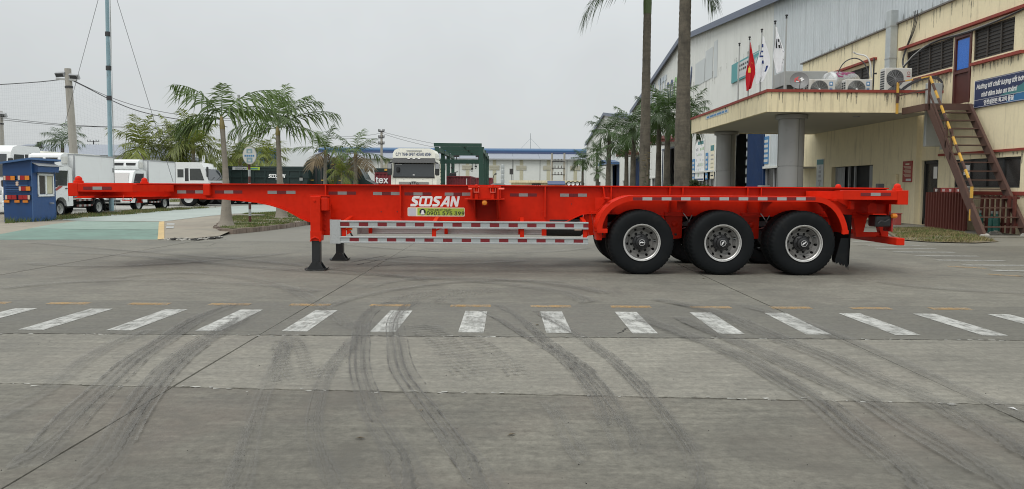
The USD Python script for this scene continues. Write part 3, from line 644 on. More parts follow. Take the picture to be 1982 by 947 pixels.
for a, b in zip(yy[:-1], yy[1:]):
    q = yl.intersection(sbox(-400, a, 40, b))
    if q.area > 1e-6: m.sheet(q, lambda x, y: zramp(x, y) + 0.012)
put('yellow_edge_line', m, 'mark_yellow', None, kind='structure', label='wide yellow line along the right edge of the green ramp', cat='road marking')
lot_sheet('path', [(150, 428), (318, 429), (400, 419), (455, 414), (560, 411), (640, 408), (640, 389), (600, 391), (480, 398), (330, 407), (220, 416), (110, 425)], 'path_pale', 0.008, label='pale green concrete path curving behind the palm island', cat='path')
lot_sheet('parking_lot', [(-500, 420), (-10, 412), (210, 418), (330, 406), (480, 397), (640, 388), (640, 383), (300, 384), (-500, 384)], 'lot_pale', 0.004, label='pale concrete lot under the parked white trucks', cat='parking lot')
m = MB().sheet([gr(321, 441, .12)[:2], gr(323, 433.5, .12)[:2], gr(338, 433.5, .12)[:2], gr(336, 441, .12)[:2]], lambda x, y: zramp(x, y) + .01); put('cover_plate', m, 'grey_metal', None, kind='structure', label='grey cover plate beside the yellow ramp line', cat='cover plate')


def blades(poly, z, n, h, mat, name, label, seed, kind='stuff', cat='grass', w=0.012):
    r = np.random.RandomState(seed); g = Polygon(poly).buffer(0); x0, y0, x1, y1 = g.bounds; pts = []
    from shapely import contains_xy
    while len(pts) < n:
        q = np.column_stack([r.uniform(x0, x1, 4 * n), r.uniform(y0, y1, 4 * n)]); q = q[contains_xy(g, q[:, 0], q[:, 1])]
        cl = np.sin(q[:, 0] * 2.3 + seed) * np.sin(q[:, 1] * 2.9) + np.sin(q[:, 0] * .9) * .6 + r.normal(0, .5, len(q)); pts += list(q[cl > -0.15])
    p = np.array(pts[:n]); hh = h * r.uniform(.35, 1.15, n); a = r.uniform(0, 2 * np.pi, n); le = r.normal(0, .45, (n, 2)) * hh[:, None]
    zz = np.array([z(*q) for q in p]) if callable(z) else np.full(n, z)
    s = np.column_stack([np.cos(a), np.sin(a), 0 * a]) * (w * r.uniform(.6, 1.4, n))[:, None]; b = np.column_stack([p, zz]); t = np.column_stack([p + le, zz + hh])
    v = np.concatenate([b - s, b + s, t]).reshape(3, n, 3).transpose(1, 0, 2).reshape(-1, 3)
    return put(name, (v, np.arange(3 * n).reshape(-1, 3)), mat, None, smooth=False, label=label, cat=cat, kind=kind)


# palm island with its stone kerb
isl = [(412, 441), (415, 447), (424, 452), (450, 453.5), (500, 448.5), (550, 442.5), (597, 435.5), (640, 429), (640, 421), (590, 414), (540, 411), (470, 414), (430, 424)]
islw = [gr(u, v, 0.0 if k in (1, 2, 3, 4, 5, 6, 7) else 0.12)[:2] for k, (u, v) in enumerate(isl)]
ip = Polygon(islw).buffer(0.15).buffer(-0.15)
turf = ip.buffer(-0.16)
put('palm_island', MB().sheet(turf, lambda x, y: 0.125 + 0.03 * math.sin(x * 1.7) * math.sin(y * 1.1)), 'turf', None, kind='structure', label='worn turf island holding two palms', cat='traffic island')
kerb = thing('island_kerb', 'low dark kerb of upright stones round the palm island', 'kerb', (islw[3][0], islw[3][1], 0))
ring = np.array(ip.exterior.coords); dd = np.r_[0, np.cumsum(np.linalg.norm(np.diff(ring, axis=0), axis=1))]; nst = int(dd[-1] / 0.17)
for k in range(nst):
    s0, s1 = dd[-1] * k / nst + .006, dd[-1] * (k + 1) / nst - .006
    a = np.array([np.interp(s0, dd, ring[:, i]) for i in (0, 1)]); b = np.array([np.interp(s1, dd, ring[:, i]) for i in (0, 1)])
    t = b - a; t /= np.linalg.norm(t); nn = np.array([t[1], -t[0]])
    if ip.contains(__import__('shapely').Point(*((a + b) / 2 + nn * .05))): nn = -nn
    hh = 0.145 + rnd.uniform(-.018, .018); jj = rnd.uniform(-.012, .012)
    if k % 17 == 5: continue
    put('stone', MB().obox([a[0] + nn[0] * jj, a[1] + nn[1] * jj, -0.01], [t[0], t[1], 0], [-nn[0], -nn[1], 0], Z3, np.linalg.norm(b - a), 0.15, hh), 'kerb_stone', kerb, smooth=False)
blades([tuple(p) for p in turf.exterior.coords], 0.12, 14000, 0.085, 'grass_green', 'grass', 'short worn grass on the palm island', 3)
blades([tuple(p) for p in turf.exterior.coords], 0.12, 5000, 0.075, 'grass_dry', 'dry_grass', 'dry straw-coloured grass among the turf of the palm island', 4)
put('stone_slab', MB().box(*[c for c in (at(452, 414, 31)[0], at(508, 414, 31)[0], 30.6, 31.3, 0.12, 0.2)], ch=.01), 'slab_pale', None, label='pale flat stone slab lying on the palm island behind the sign', cat='slab')
# verges between path, lot and trucks
vg = [gr(u, v, ZL)[:2] for u, v in [(105, 427), (180, 421), (260, 415), (330, 408.5), (420, 402), (330, 405.5), (240, 411), (160, 416), (105, 421)]]
blades([tuple(p) for p in vg], ZL, 5200, 0.14, 'grass_green', 'verge_grass', 'ragged grass verge in front of the parked reefer trucks', 5)
blades([tuple(p) for p in vg], ZL, 2600, 0.15, 'grass_dry', 'dry_verge_grass', 'dry grass in the verge at the foot of the light blue pole', 6)
vg2 = [gr(u, v, ZL)[:2] for u, v in [(328, 392), (640, 387), (640, 381), (328, 386)]]
put('far_verge', MB().sheet([tuple(p) for p in vg2], ZL + .012), 'turf', None, kind='structure', label='narrow grass verge in front of the dark dump trailer', cat='verge')
blades([tuple(p) for p in vg2], ZL, 3600, 0.16, 'grass_green', 'far_verge_grass', 'thin green grass in the far verge before the dark dump trailer', 8)
blades([gr(10, 433, ZL)[:2], gr(112, 427, ZL)[:2], gr(112, 425, ZL)[:2], gr(10, 430.5, ZL)[:2]], ZL, 260, 0.2, 'grass_green', 'weeds', 'tufts of weeds along the foot of the blue booth', 9)
# chipped concrete lip right of the ramp
r = np.random.RandomState(5); m = MB(); mc = MB()
for k in range(70):
    u = r.uniform(322, 428); p = gr(u, 464.3 - max(0, (u - 385)) * .09 + r.normal(0, .7)); s = r.uniform(.02, .09)
    (m if r.rand() < .55 else mc).tm(trimesh.convex.convex_hull(np.array([p + np.array([r.uniform(-s, s) * 1.6, r.uniform(-s, s), r.uniform(-.01, .045)]) for _ in range(7)])))
put('rubble', m, 'chip_pale', None, smooth=False, kind='stuff', label='pale chips of broken concrete along the pavement lip', cat='rubble')
put('dark_rubble', mc, 'crack', None, smooth=False, kind='stuff', label='dark broken edge of the pavement lip', cat='rubble')
# right: dry grass at the foot of the stair, pavement under the canopy
gp = [gr(u, v)[:2] for u, v in [(1725, 452), (1745, 465), (1800, 469), (1880, 471), (1925, 468), (1905, 462), (1860, 452), (1800, 443), (1730, 444)]]
put('grass_patch', MB().sheet(Polygon([tuple(p) for p in gp]).buffer(.3).buffer(-.2), lambda x, y: 0.012 + .02 * abs(math.sin(x * 3) * math.sin(y * 2))), 'soil', None, kind='structure', label='bare dry soil patch in front of the red slat fence', cat='soil')
blades([tuple(p) for p in gp], 0.01, 8500, 0.085, 'grass_dry', 'dry_grass_patch', 'straw dry grass in front of the red slat fence', 12)
blades([tuple(p) for p in gp], 0.01, 2600, 0.10, 'grass_green', 'green_grass_patch', 'green tufts at the edge of the dry grass by the stair', 13)
put('canopy_pavement', MB().sheet([(9.2, 27.2), (16.0, 27.2), (16.0, 41), (9.2, 41)], 0.06, 0.07), 'slab_pale', None, kind='structure', label='pale concrete floor under the entrance canopy', cat='pavement')
put('stair_pavement', MB().sheet([(14.2, 22.2), (16.15, 22.2), (16.15, 27.2), (14.9, 27.2)], 0.02, 0.03), 'slab_far', None, kind='structure', label='concrete strip at the foot of the yellow office wall', cat='pavement')
put('planting_strip', MB().sheet([(5.2, 24.5), (7.7, 24.5), (8.9, 120), (5.2, 120)], 0.09, 0.1), 'turf', None, kind='structure', label='raised planting strip with the row of palms along the factory road', cat='planting strip')

# ------------------------------------------------------------ the trailer
YN, YF = 12.10, 14.54          # its two sides
YC = (YN + YF) / 2
WN, WF = YC - 0.47, YC + 0.47  # the webs of the two long beams
trailer = thing('container_trailer', 'long orange-red skeletal container semi-trailer with three axles standing across the yard', 'semi-trailer', (0.4, YC, 0))


def xz(u, v, Y): p = at(u, v, Y); return (p[0], p[2])
def mir(y): return 2 * YC - y


def T(name, mb, mat='red_paint', parent=None, **k): return put(name, mb, mat, parent or trailer, **k)


# the two long beams: deep plates with flanges, arched over the gooseneck and cut up over the axles
bot_px = [(150, 381.5), (405, 383), (440, 385), (470, 387.5), (500, 391), (525, 396), (545, 402), (560, 408), (573, 415), (585, 422), (600, 428), (640, 429), (1000, 431), (1088, 431), (1096, 428), (1112, 420), (1124, 414.5), (1136, 412.5), (1165, 412.5), (1300, 416.5), (1716, 420)]
top_px = [(1716, 366), (1600, 364.7), (985, 360.5), (340, 357.0), (150, 356)]
botw = [xz(u, v, WN) for u, v in bot_px]; topw = [xz(u, v, WN) for u, v in top_px]
ZT = 1.452
for side, yw in (('near', WN), ('far', WF)):
    web = T('beam_web', MB().prism(Polygon(botw + topw), (0, yw + .008, 0), X3, Z3, 0, 0.016))
    pts = np.array(botw); m = MB(); t = np.gradient(pts, axis=0); t /= np.linalg.norm(t, axis=1, keepdims=True); nrm = np.column_stack([t[:, 1], -t[:, 0]]) * .016
    for wv, up in ((pts, 0), (np.array(topw)[::-1], 1)):
        P = wv; tt = np.gradient(P, axis=0); tt /= np.linalg.norm(tt, axis=1, keepdims=True); nn = np.column_stack([-tt[:, 1], tt[:, 0]]) * (.018 if up else -.016)
        G = [[(a[0], y, a[1]) for a in P] for y in (yw - .085, yw + .085)]; G2 = [[(a[0] + b[0], y, a[1] + b[1]) for a, b in zip(P, nn)] for y in (yw - .085, yw + .085)]
        ring = np.array([G[0], G[1], G2[1], G2[0], G[0]])
        mm = MB().grid(ring if not up else ring[::-1])
        T('top_flange' if up else 'bottom_flange', mm, smooth=20)
# cross members between the beams
for x in (-6.3, -5.3, -4.3, -2.2, -0.9, 1.0, 1.9, 2.85, 4.15, 5.6):
    T('cross_member', MB().box(x - .05, x + .05, WN + .02, WF - .02, 1.05 if -3 < x < 1.2 else 1.16, 1.36))
# ribs on the web
for u, w in ((632, .010), (776, .012), (1055, .012), (1182, .010), (1295, .008), (1320, .008), (1445, .008), (1471, .008)):
    a = at(u, 362, WN)
    zb = 0.90 if u < 1090 else 1.0
    for yw, s in ((WN, -1), (WF, 1)):
        T('web_rib', MB().box(a[0] - w, a[0] + w, yw + s * .010, yw + s * .083, zb, ZT - .025))
a, b = at(397, 357, WN)[0], at(410, 357, WN)[0]
for yw, s in ((WN, -1), (WF, 1)): T('rib_plate', MB().box(a, b, yw + s * .01, yw + s * .10, 1.235, 1.43, ch=.008))
a = at(1166, 390, WN)
T('bracket_rib', MB().prism([(a[0] - .01, 1.43), (a[0] + .01, 1.43), (a[0] + .06, 1.13), (a[0] + .03, 1.13)], (0, WN - .01, 0), X3, Z3, 0, .09))

# the front bolster with its arms and locks
xl, xr = at(131, 366, YN)[0], at(150, 366, YN)[0]; zt, zb = 1.436, 1.222
T('front_bolster', MB().box(xl, xr, YN, YF, zb, zt, ch=.006))
T('front_bolster_top_plate', MB().box(xl + .01, at(232, 357, WN)[0], YN + .12, YF - .12, zt - .022, zt - .006))
for yo, s in ((YN, 1), (YF, -1)):
    xa, xb, xc = at(150, 366, YN)[0], at(257, 366, YN)[0], at(341, 366, WN)[0]
    T('bolster_arm', MB().box(xa, xb, yo + s * .004, yo + s * .13, 1.293, 1.432, ch=.006))
    T('bolster_diagonal', MB().hexa([(xb, yo + s * .004, 1.30), (xc, yo + s * .66, 1.30), (xc - .1, yo + s * .75, 1.30), (xb - .1, yo + s * .13, 1.30), (xb, yo + s * .004, 1.412), (xc, yo + s * .66, 1.412), (xc - .1, yo + s * .75, 1.412), (xb - .1, yo + s * .13, 1.412)]), smooth=False)
T('kingpin_plate', MB().box(xr, at(330, 380, WN)[0], WN - .25, WF + .25, 1.205, 1.222))
T('kingpin', MB().lathe([(0, 1.205), (.045, 1.205), (.045, 1.16), (.036, 1.155), (.036, 1.12), (.052, 1.115), (.052, 1.09), (0, 1.09)][::-1], (at(270, 380, YC)[0], YC, 0), n=20))


def lock(x, y, z):
    return MB().lathe([(0, .118), (.02, .115), (.042, .10), (.052, .085), (.056, .06), (.056, .045), (.075, .04), (.078, 0.0), (0, 0.0)][::-1], (x, y, z), n=20)


for x, z in ((xl + .11, zt), (at(1744, 367, YN)[0], 1.404)):
    for y in (YN + .12, YF - .12): T('twist_lock', lock(x, y, z - .004), 'cap_pink' if False else 'red_paint')
a = at(240, 386, YN + .3)
T('hose_hook', MB().tube([(a[0] - .05, YN + .4, 1.24), (a[0] - .05, YN + .35, 1.15), (a[0] + .10, YN + .35, 1.15), (a[0] + .10, YN + .4, 1.2)], .008, 6))

# reflective strips along the beam and arms
def strip(u0, u1, v, Yp, cols, hpx=6.2, nm='reflector'):
    k = len(cols)
    for i, c in enumerate(cols):
        p, q = at(u0 + (u1 - u0) * i / k, v - hpx / 2, Yp), at(u0 + (u1 - u0) * (i + 1) / k, v + hpx / 2, Yp)
        T(nm, MB().box(p[0], q[0], Yp - .0025, Yp, q[2], p[2]), {'r': 'tape_red', 'g': 'tape_grey', 'w': 'tape_white', 'b': 'tape_bright_red'}[c], smooth=False)


strip(161, 216, 364.5, YN + .003, 'rgr')
for u0, u1, v, c in ((343, 395, 371.6, 'grg'), (416, 469, 371.8, 'rgr'), (518, 572, 372.6, 'grg'), (636, 689, 374, 'rgr'), (722, 774, 374.8, 'grg'), (783, 835, 375.5, 'rgr'), (861, 911, 376, 'grg'), (987, 1039, 377.5, 'rgr'), (1084, 1136, 378, 'grg')):
    strip(u0, u1, v, WN - .009, c)
strip(1666, 1724, 376.5, YN + .003, 'rgr')

# lettering and hotline plate on the web
def onweb(u, v): return at(u, v, WN - .0105)


c0, c1 = onweb(794, 399.6), onweb(890, 380.2); LH = c1[2] - c0[2]; LW = c1[0] - c0[0]


def soosan(w, h, sl=0.22):
    """The maker's lettering: heavy slanted block capitals with linked round letters."""
    from shapely import union_all
    t = .24; L = []
    def S(x, a=1.0): return Polygon([(x + .02, 0), (x + .62 * a, 0), (x + .82 * a, .16), (x + .84 * a, .42), (x + .70 * a, .56), (x + .36 * a, .70), (x + .36 * a, .76), (x + .92 * a, .76), (x + .92 * a, 1), (x + .25 * a, 1), (x + .06 * a, .86), (x + .06 * a, .60), (x + .2 * a, .46), (x + .54 * a, .31), (x + .54 * a, .24), (x + .02 * a, .24)])
    def O(x, a=.86): return Polygon([(x + .16, 0), (x + a - .14, 0), (x + a, .16), (x + a, .84), (x + a - .14, 1), (x + .16, 1), (x, .84), (x, .16)]).difference(sbox(x + t, .21, x + a - t, .79))
    def A(x, a=1.0): return Polygon([(x - .06, 0), (x + .24, 0), (x + .36, .2), (x + .70, .2), (x + .74, 0), (x + 1.0, 0), (x + .86, 1), (x + .48, 1)]).difference(Polygon([(x + .46, .38), (x + .68, .38), (x + .655, .70)]))
    def N(x): return Polygon([(x, 0), (x + .25, 0), (x + .25, .58), (x + .62, 0), (x + .92, 0), (x + .92, 1), (x + .67, 1), (x + .67, .42), (x + .3, 1), (x, 1)])
    L = union_all([S(0), O(.96), O(1.58), S(2.52), A(3.50), N(4.60)])
    g = affinity.affine_transform(L, [1, sl, 0, 1, 0, 0]); x0, y0, x1, y1 = g.bounds
    return affinity.affine_transform(g, [w / (x1 - x0), 0, 0, h, -x0 * w / (x1 - x0), 0])


T('lettering', MB().prism(soosan(LW, LH), (c0[0], WN - .009, c0[2]), X3, Z3, 0, .0025), 'white_print', smooth=False)


def px_panel(name, u0, u1, v0, v1, Yp, mat, d=.0015, parent=None, rnd_=0.0):
    p, q = at(u0, v0, Yp), at(u1, v1, Yp); g = sbox(min(p[0], q[0]), min(p[2], q[2]), max(p[0], q[0]), max(p[2], q[2]))
    if rnd_: g = g.buffer(-rnd_).buffer(rnd_)
    return T(name, MB().prism(g, (0, Yp, 0), X3, Z3, 0, d), mat, parent, smooth=False)


yp = WN - .009
hot = px_panel('hotline_plate', 789, 899.5, 401.5, 419.3, yp, 'cream_print', rnd_=.02)
px_panel('plate_panel', 790, 805, 403, 418, yp - .0017, 'grey_print', .001, hot)
px_panel('plate_panel', 808, 898, 403, 417.6, yp - .0017, 'green_print', .001, hot)
c = at(818, 410.5, yp - .003)
T('plate_badge', MB().lathe([(.055, 0), (.055, .001), (0, .001)], (c[0], yp - .0028, c[2]), (0, -1, 0), 24), 'black_print', hot)
T('plate_figure', MB().prism(affinity.translate(Polygon([(-.03, -.042), (.03, -.042), (.034, -.02), (.02, -.008), (.02, .02), (.01, .032), (-.01, .032), (-.02, .02), (-.02, -.008), (-.034, -.02)]), c[0], c[2]), (0, yp - .004, 0), X3, Z3, 0, .001), 'white_print', hot)
q = at(851.5, 408.3, yp); T('plate_text', write('HOTLINE KỸ THUẬT', (q[0], yp - .003, q[2]), X3, Z3, .030, .001, bold=True), 'black_print', hot, smooth=False)
q = at(862.5, 416.7, yp); T('plate_text', write('0901 575 399', (q[0], yp - .003, q[2]), X3, Z3, .062, .001, bold=True, squeeze=1.10), 'black_print', hot, smooth=False)
for u, v in ((738, 410), (769, 410), (1106, 395), (1110, 380)):
    q = at(u, v, WN); T('bolt', MB().lathe([(.010, 0), (.008, .004), (0, .004)], (q[0], WN - .008, q[2]), (0, -1, 0), 8), 'black_paint')

# the middle lock station
Ys = YN + .10
a, b = at(906, 363, Ys), at(974, 385, Ys)
T('middle_bolster', MB().box(at(913, 363, Ys)[0], at(969, 363, Ys)[0], Ys + .03, YF - .13, b[2], 1.425, ch=.006))
T('lock_cover', MB().box(at(906, 360, Ys)[0], at(926, 360, Ys)[0], Ys - .03, WN, 1.398, 1.43, ch=.005)); T('lock_cover', MB().box(at(945, 360, Ys)[0], at(965, 360, Ys)[0], Ys - .03, WN, 1.398, 1.43, ch=.005))
T('lock_shelf', MB().box(at(899, 384, Ys)[0], at(976, 384, Ys)[0], Ys - .05, WN - .008, b[2] - .016, b[2]))
for u in (912.5, 964.5): T('lock_cheek', MB().box(at(u - 2, 363, Ys)[0], at(u + 2, 363, Ys)[0], Ys - .03, Ys + .2, b[2], 1.40))
for u in (922.2, 954):
    x = at(u, 370, Ys)[0]
    T('lock_pin', MB().lathe([(.028, b[2]), (.028, b[2] + .075), (.018, b[2] + .08), (.018, b[2] + .17), (.024, b[2] + .18), (.024, 1.40), (.03, 1.43), (.022, 1.455), (0, 1.458)], (x, Ys - .005, 0), n=14))
    T('lock_ring', MB().lathe([(.03, 0), (.045, 0), (.045, .012), (.03, .012)], (x, Ys - .005, b[2] + .10), n=14), 'cap_pink')
    for dx in (-.038, .038): T('lock_spring', MB().tube([(x + dx, Ys - .03, b[2] + .1), (x + dx, Ys - .03, 1.395)], .005, 6), 'cap_pink')
for u0, u1 in ((907, 913), (965, 976)): T('lock_handle', MB().cyl(at(u0, 366, Ys - .02), at(u1, 366, Ys - .02), .018, n=10), 'cap_pink')
for u0, u1 in ((916.5, 918.5), (961, 963), (963.5, 966)):
    x0, x1 = at(u0, 390, Ys)[0], at(u1, 390, Ys)[0]
    T('gusset', MB().prism([(Ys + .02, b[2] - .016), (WN - .009, b[2] - .016), (WN - .009, .87), (WN - .12, .87)], (x0, 0, 0), Y3, Z3, 0, x1 - x0))
x = at(938, 391, Ys)[0]
T('lamp_bracket', MB().box(x - .045, x + .045, Ys + .0, Ys + .012, b[2] - .11, b[2] - .016))
T('side_lamp', MB().lathe([(.043, 0), (.043, .03), (.034, .042), (0, .05)], (x, Ys, b[2] - .065), (0, -1, 0), 18), 'amber')
T('recess_plate', MB().box(at(919, 400, Ys)[0], at(961, 400, Ys)[0], WN - .014, WN - .009, .88, b[2] - .02))

# landing legs
for yl, s in ((YN + .36, 1), (YF - .36, -1)):
    xc = at(612.3, 420, YN + .36)[0]; w = .083
    T('leg_plate', MB().box(xc - .115, xc + .215, yl + s * .09, yl + s * .115, .585, 1.235))
    for k in range(7):
        for dx in (-.098, .12):
            z = .68 + k * .082
            T('bolt', MB().lathe([(.017, 0), (.017, .012), (.009, .013), (.009, .022), (0, .022)], (xc + dx, yl + s * .09, z), (0, -s, 0), 6))
    leg = T('landing_leg', MB().box(xc - w, xc + w, yl - .075, yl + .09, .565, 1.24, ch=.006))
    T('leg_flange', MB().box(xc - .12, xc + .20, yl - s * .01, yl + s * .09, 1.24, 1.262), parent=leg)
    T('leg_skirt', MB().hexa([(xc - w - .002, yl - .078, .50), (xc + w + .012, yl - .078, .50), (xc + w + .012, yl + .093, .50), (xc - w - .002, yl + .093, .50), (xc - w - .003, yl - .079, .66), (xc + w + .022, yl - .079, .66), (xc + w + .022, yl + .094, .66), (xc - w - .003, yl + .094, .66)]), parent=leg, smooth=False)
    T('leg_collar', MB().tube([(xc - .078, yl - .085, .49), (xc - .06, yl - .085, .535), (xc, yl - .085, .562), (xc + .06, yl - .085, .535), (xc + .085, yl - .085, .49)], .016, 8), parent=leg)
    T('gear_box', MB().box(xc + .09, xc + .2, yl - .05, yl + .09, 1.0, 1.22, ch=.01), parent=leg)
    T('bolt', MB().lathe([(.024, 0), (.02, .014), (0, .014)], (xc - .01, yl - .075, 1.17), (0, -1, 0), 10), parent=leg)
    T('inner_leg', MB().box(xc - .066, xc + .066, yl - .06, yl + .075, .06, .56, ch=.006), 'black_paint', leg)
    T('foot_pin', MB().cyl((xc, yl - .1, .115), (xc, yl + .12, .115), .022, n=12), 'black_paint', leg)
    for y in (yl - .085, yl + .085): T('foot_cheek', MB().prism([(xc - .145, .018), (xc + .145, .018), (xc + .045, .165), (xc - .045, .165)], (0, y + .008, 0), X3, Z3, 0, .016), 'black_paint', leg)
    T('foot', MB().hexa([(xc - .15, yl - .13, .004), (xc + .15, yl - .13, .004), (xc + .15, yl + .13, .004), (xc - .15, yl + .13, .004), (xc - .15, yl - .13, .02), (xc + .15, yl - .13, .02), (xc + .15, yl + .13, .02), (xc - .15, yl + .13, .02)]).hexa([(xc - .172, yl - .13, .03), (xc - .15, yl - .13, .004), (xc - .15, yl + .13, .004), (xc - .172, yl + .13, .03), (xc - .172, yl - .13, .042), (xc - .15, yl - .13, .02), (xc - .15, yl + .13, .02), (xc - .172, yl + .13, .042)]).hexa([(xc + .15, yl - .13, .004), (xc + .172, yl - .13, .03), (xc + .172, yl + .13, .03), (xc + .15, yl + .13, .004), (xc + .15, yl - .13, .02), (xc + .172, yl - .13, .042), (xc + .172, yl + .13, .042), (xc + .15, yl + .13, .02)]), 'black_paint', leg, smooth=False)
T('leg_shaft', MB().cyl((xc + .14, YN + .45, 1.1), (xc + .14, YF - .45, 1.1), .022, n=10))
T('leg_cross_brace', MB().beam((xc + .06, YN + .45, .70), (xc + .06, YF - .45, .70), .05, .05))
T('leg_web_plate', MB().box(xc + .12, at(641, 430, WN)[0], WN - .012, WN + .2, .6, 1.0))

# side guards
ZG = [(.735, .856), (.487, .600)]
xg0, xg1 = at(658, 435, YN)[0], at(1139, 435, YN)[0]
for yo, s in ((YN, 1), (YF, -1)):
    guard = T('side_guard', MB().tube([], 0) if False else MB().box(xg0, xg1, yo + s * .012, yo + s * .03, .737, .854), 'aluminium')
    T('guard_rail', MB().box(xg0, xg1, yo + s * .012, yo + s * .03, .489, .598), 'aluminium', guard)
    for z0, z1 in ZG:
        for za, zb_ in ((z0, z0 + .027), (z1 - .027, z1)): T('rail_lip', MB().box(xg0 - .001, xg1 + .001, yo, yo + s * .033, za, zb_, ch=.004), 'aluminium', guard)
    n = 26; wv = (xg1 - xg0) / (n + .55)
    for (z0, z1), ph in zip(ZG, (1, 0)):
        for k in range(n + 1):
            x0 = xg0 + wv * k; x1 = min(x0 + wv, xg1)
            T('reflector', MB().box(x0, x1, yo + s * .0095, yo + s * .012, z0 + .029, z1 - .029), 'tape_bright_red' if (k + ph) % 2 else 'tape_white', guard, smooth=False)
    # rounded front shield
    xs0 = at(636, 435, YN)[0]; arc = [(xg0 + .002, yo + s * .002), (xs0 + .10, yo + s * .002), (xs0 + .045, yo + s * .012), (xs0 + .013, yo + s * .04), (xs0, yo + s * .085), (xs0, yo + s * .15)]
    T('guard_shield', MB().grid([[(x, y, .478) for x, y in arc], [(x, y, .866) for x, y in arc]][::(-1 if s > 0 else 1)]).grid([[(x + .012, y + s * .012, .478) for x, y in arc], [(x + .012, y + s * .012, .866) for x, y in arc]][::(1 if s > 0 else -1)]), 'aluminium', guard)
    for u in (664, 839.5, 1010.5, 1133):
        x = at(u, 450, YN)[0]
        T('guard_post', MB().box(x - .033, x + .033, yo + s * .034, yo + s * .075, .49, .85, ch=.004), 'red_paint', guard)
        T('guard_arm', MB().beam((x, yo + s * .07, .815), (x, yo + s * .66, .875), .06, .06), 'red_paint', guard)
        if u in (664, 839.5): T('guard_brace', MB().beam((x + .02, yo + s * .09, .70), (x + .34, yo + s * .62, .82), .022, .022), 'red_paint', guard)
    T('post_gusset', MB().prism([(xg0 + .1, .62), (xg0 + .18, .66), (xg0 + .1, .73)], (0, yo + s * .05, 0), X3, Z3, 0, .01), 'red_paint', guard)
T('guard_lamp', MB().box(at(668, 445, YN + .3)[0], at(682, 445, YN + .3)[0], YN + .29, YN + .31, .68, .73, ch=.005), 'amber')
T('air_hose', MB().tube([at(677, 446, YN + .5), at(679, 452, YN + .45), at(683, 459, YN + .45)], .014, 8), 'black_paint')
T('guard_lamp', MB().box(at(1112, 445, YN + .3)[0], at(1126, 445, YN + .3)[0], YN + .29, YN + .31, .70, .755, ch=.005), 'lamp_clear')
# air tanks under the frame
xa, xb = at(1050, 440, YC)[0], at(1127, 440, YC)[0]
for y, z, r_ in ((YC - .30, .70, .135), (YC + .10, .70, .135), (YC - .1, .93, .12)):
    T('air_tank', MB().lathe([(0, 0), (r_ * .7, .01), (r_, .06), (r_, xb - xa - .06), (r_ * .7, xb - xa - .01), (0, xb - xa)], (xa, y, z), (1, 0, 0), 22), 'black_paint')
T('tank_cradle', MB().box(xa + .1, xb - .1, YC - .5, YC + .35, .835, .86), 'black_paint')
for u in (1053, 1135): x = at(u, 440, WN)[0]; T('tank_hanger', MB().box(x - .04, x + .04, WN - .02, WN + .04, .58, 1.0))

# axles, hangers, springs
XA = [2.172, 3.496, 4.822]; R = .526
for x in XA:
    T('axle', MB().cyl((x, YN + .3, R), (x, YF - .3, R), .075, n=16), 'black_paint')
    for yd in (YN + .62, YF - .62): T('brake_drum', MB().lathe([(0, -.11), (.2, -.11), (.21, -.09), (.21, .09), (.2, .11), (0, .11)], (x, yd, R), Y3, 24), 'black_paint')
    T('air_bag', MB().box(x - .16, x + .16, WN + .12, WF - .12, .40, .62, ch=.05), 'black_paint')
    for yw in (WN, WF):
        T('leaf_spring', MB().hexa([(x - .5, yw - .04, .72), (x + .5, yw - .04, .72), (x + .5, yw + .04, .72), (x - .5, yw + .04, .72), (x - .15, yw - .04, .82), (x + .15, yw - .04, .82), (x + .15, yw + .04, .82), (x - .15, yw + .04, .82)]), 'black_paint')
for x, w in ((1.56, .14), (2.834, .155), (4.16, .155), (5.42, .12)):
    for yw, s in ((WN, -1), (WF, 1)):
        h = T('spring_hanger', MB().prism([(x - w, 1.005), (x + w, 1.005), (x + w * .95, .56), (x - w * .5, .53)], (0, yw - s * .0 + .05, 0), X3, Z3, 0, .10))
        T('hanger_boss', MB().lathe([(.05, 0), (.05, .02), (.03, .03), (0, .03)], (x + .02, yw + s * .05, .80), (0, s, 0), 16), parent=h)
        T('hanger_bolt', MB().lathe([(.022, 0), (.022, .01), (0, .01)], (x + .04, yw + s * .05, .62), (0, s, 0), 10), 'black_paint', h)
for x in (3.0, 4.33): T('brake_pipe', MB().tube([(x, WN - .06, .99), (x + .06, WN - .1, .9), (x + .1, WN - .05, .84), (x + .14, WN - .1, .96)], .009, 6), 'galvanised')
T('brake_chamber', MB().lathe([(0, 0), (.07, .01), (.075, .1), (.06, .2), (0, .21)], (XA[0] + .2, WN - .12, .62), (1, 0, 0), 16), 'black_paint')

# wheels: twin tyres on deep dished rims
TW = .27


def tyre(x, y0, s):
    """s = +1 when the outer side wall looks towards smaller y."""
    prof = [(.300, .012), (.312, .0), (.36, -.012), (.42, -.016), (.47, -.010), (.500, .006), (.515, .022), (.530, .040), (.535, .075), (.535, .10), (.527, .102), (.527, .112), (.535, .114), (.535, .156), (.527, .158), (.527, .168), (.535, .17), (.535, TW - .075), (.530, TW - .04), (.515, TW - .022), (.50, TW - .006), (.47, TW + .01), (.36, TW + .012), (.300, TW - .012)]
    n = 144; mod = np.ones((len(prof), n)); k = np.arange(n)
    lug = np.where((k % 3) == 0, .982, 1.0)
    for i, (r_, h) in enumerate(prof):
        if r_ > .512 and (h < .076 or h > TW - .076): mod[i] = lug
    m = MB().lathe([(r_, s * h) for r_, h in prof][::s], (x, y0, R), Y3, n, mod[::s]); m.v[0][:, 2] = np.maximum(m.v[0][:, 2], .003); return m   # flattened where it bears on the ground


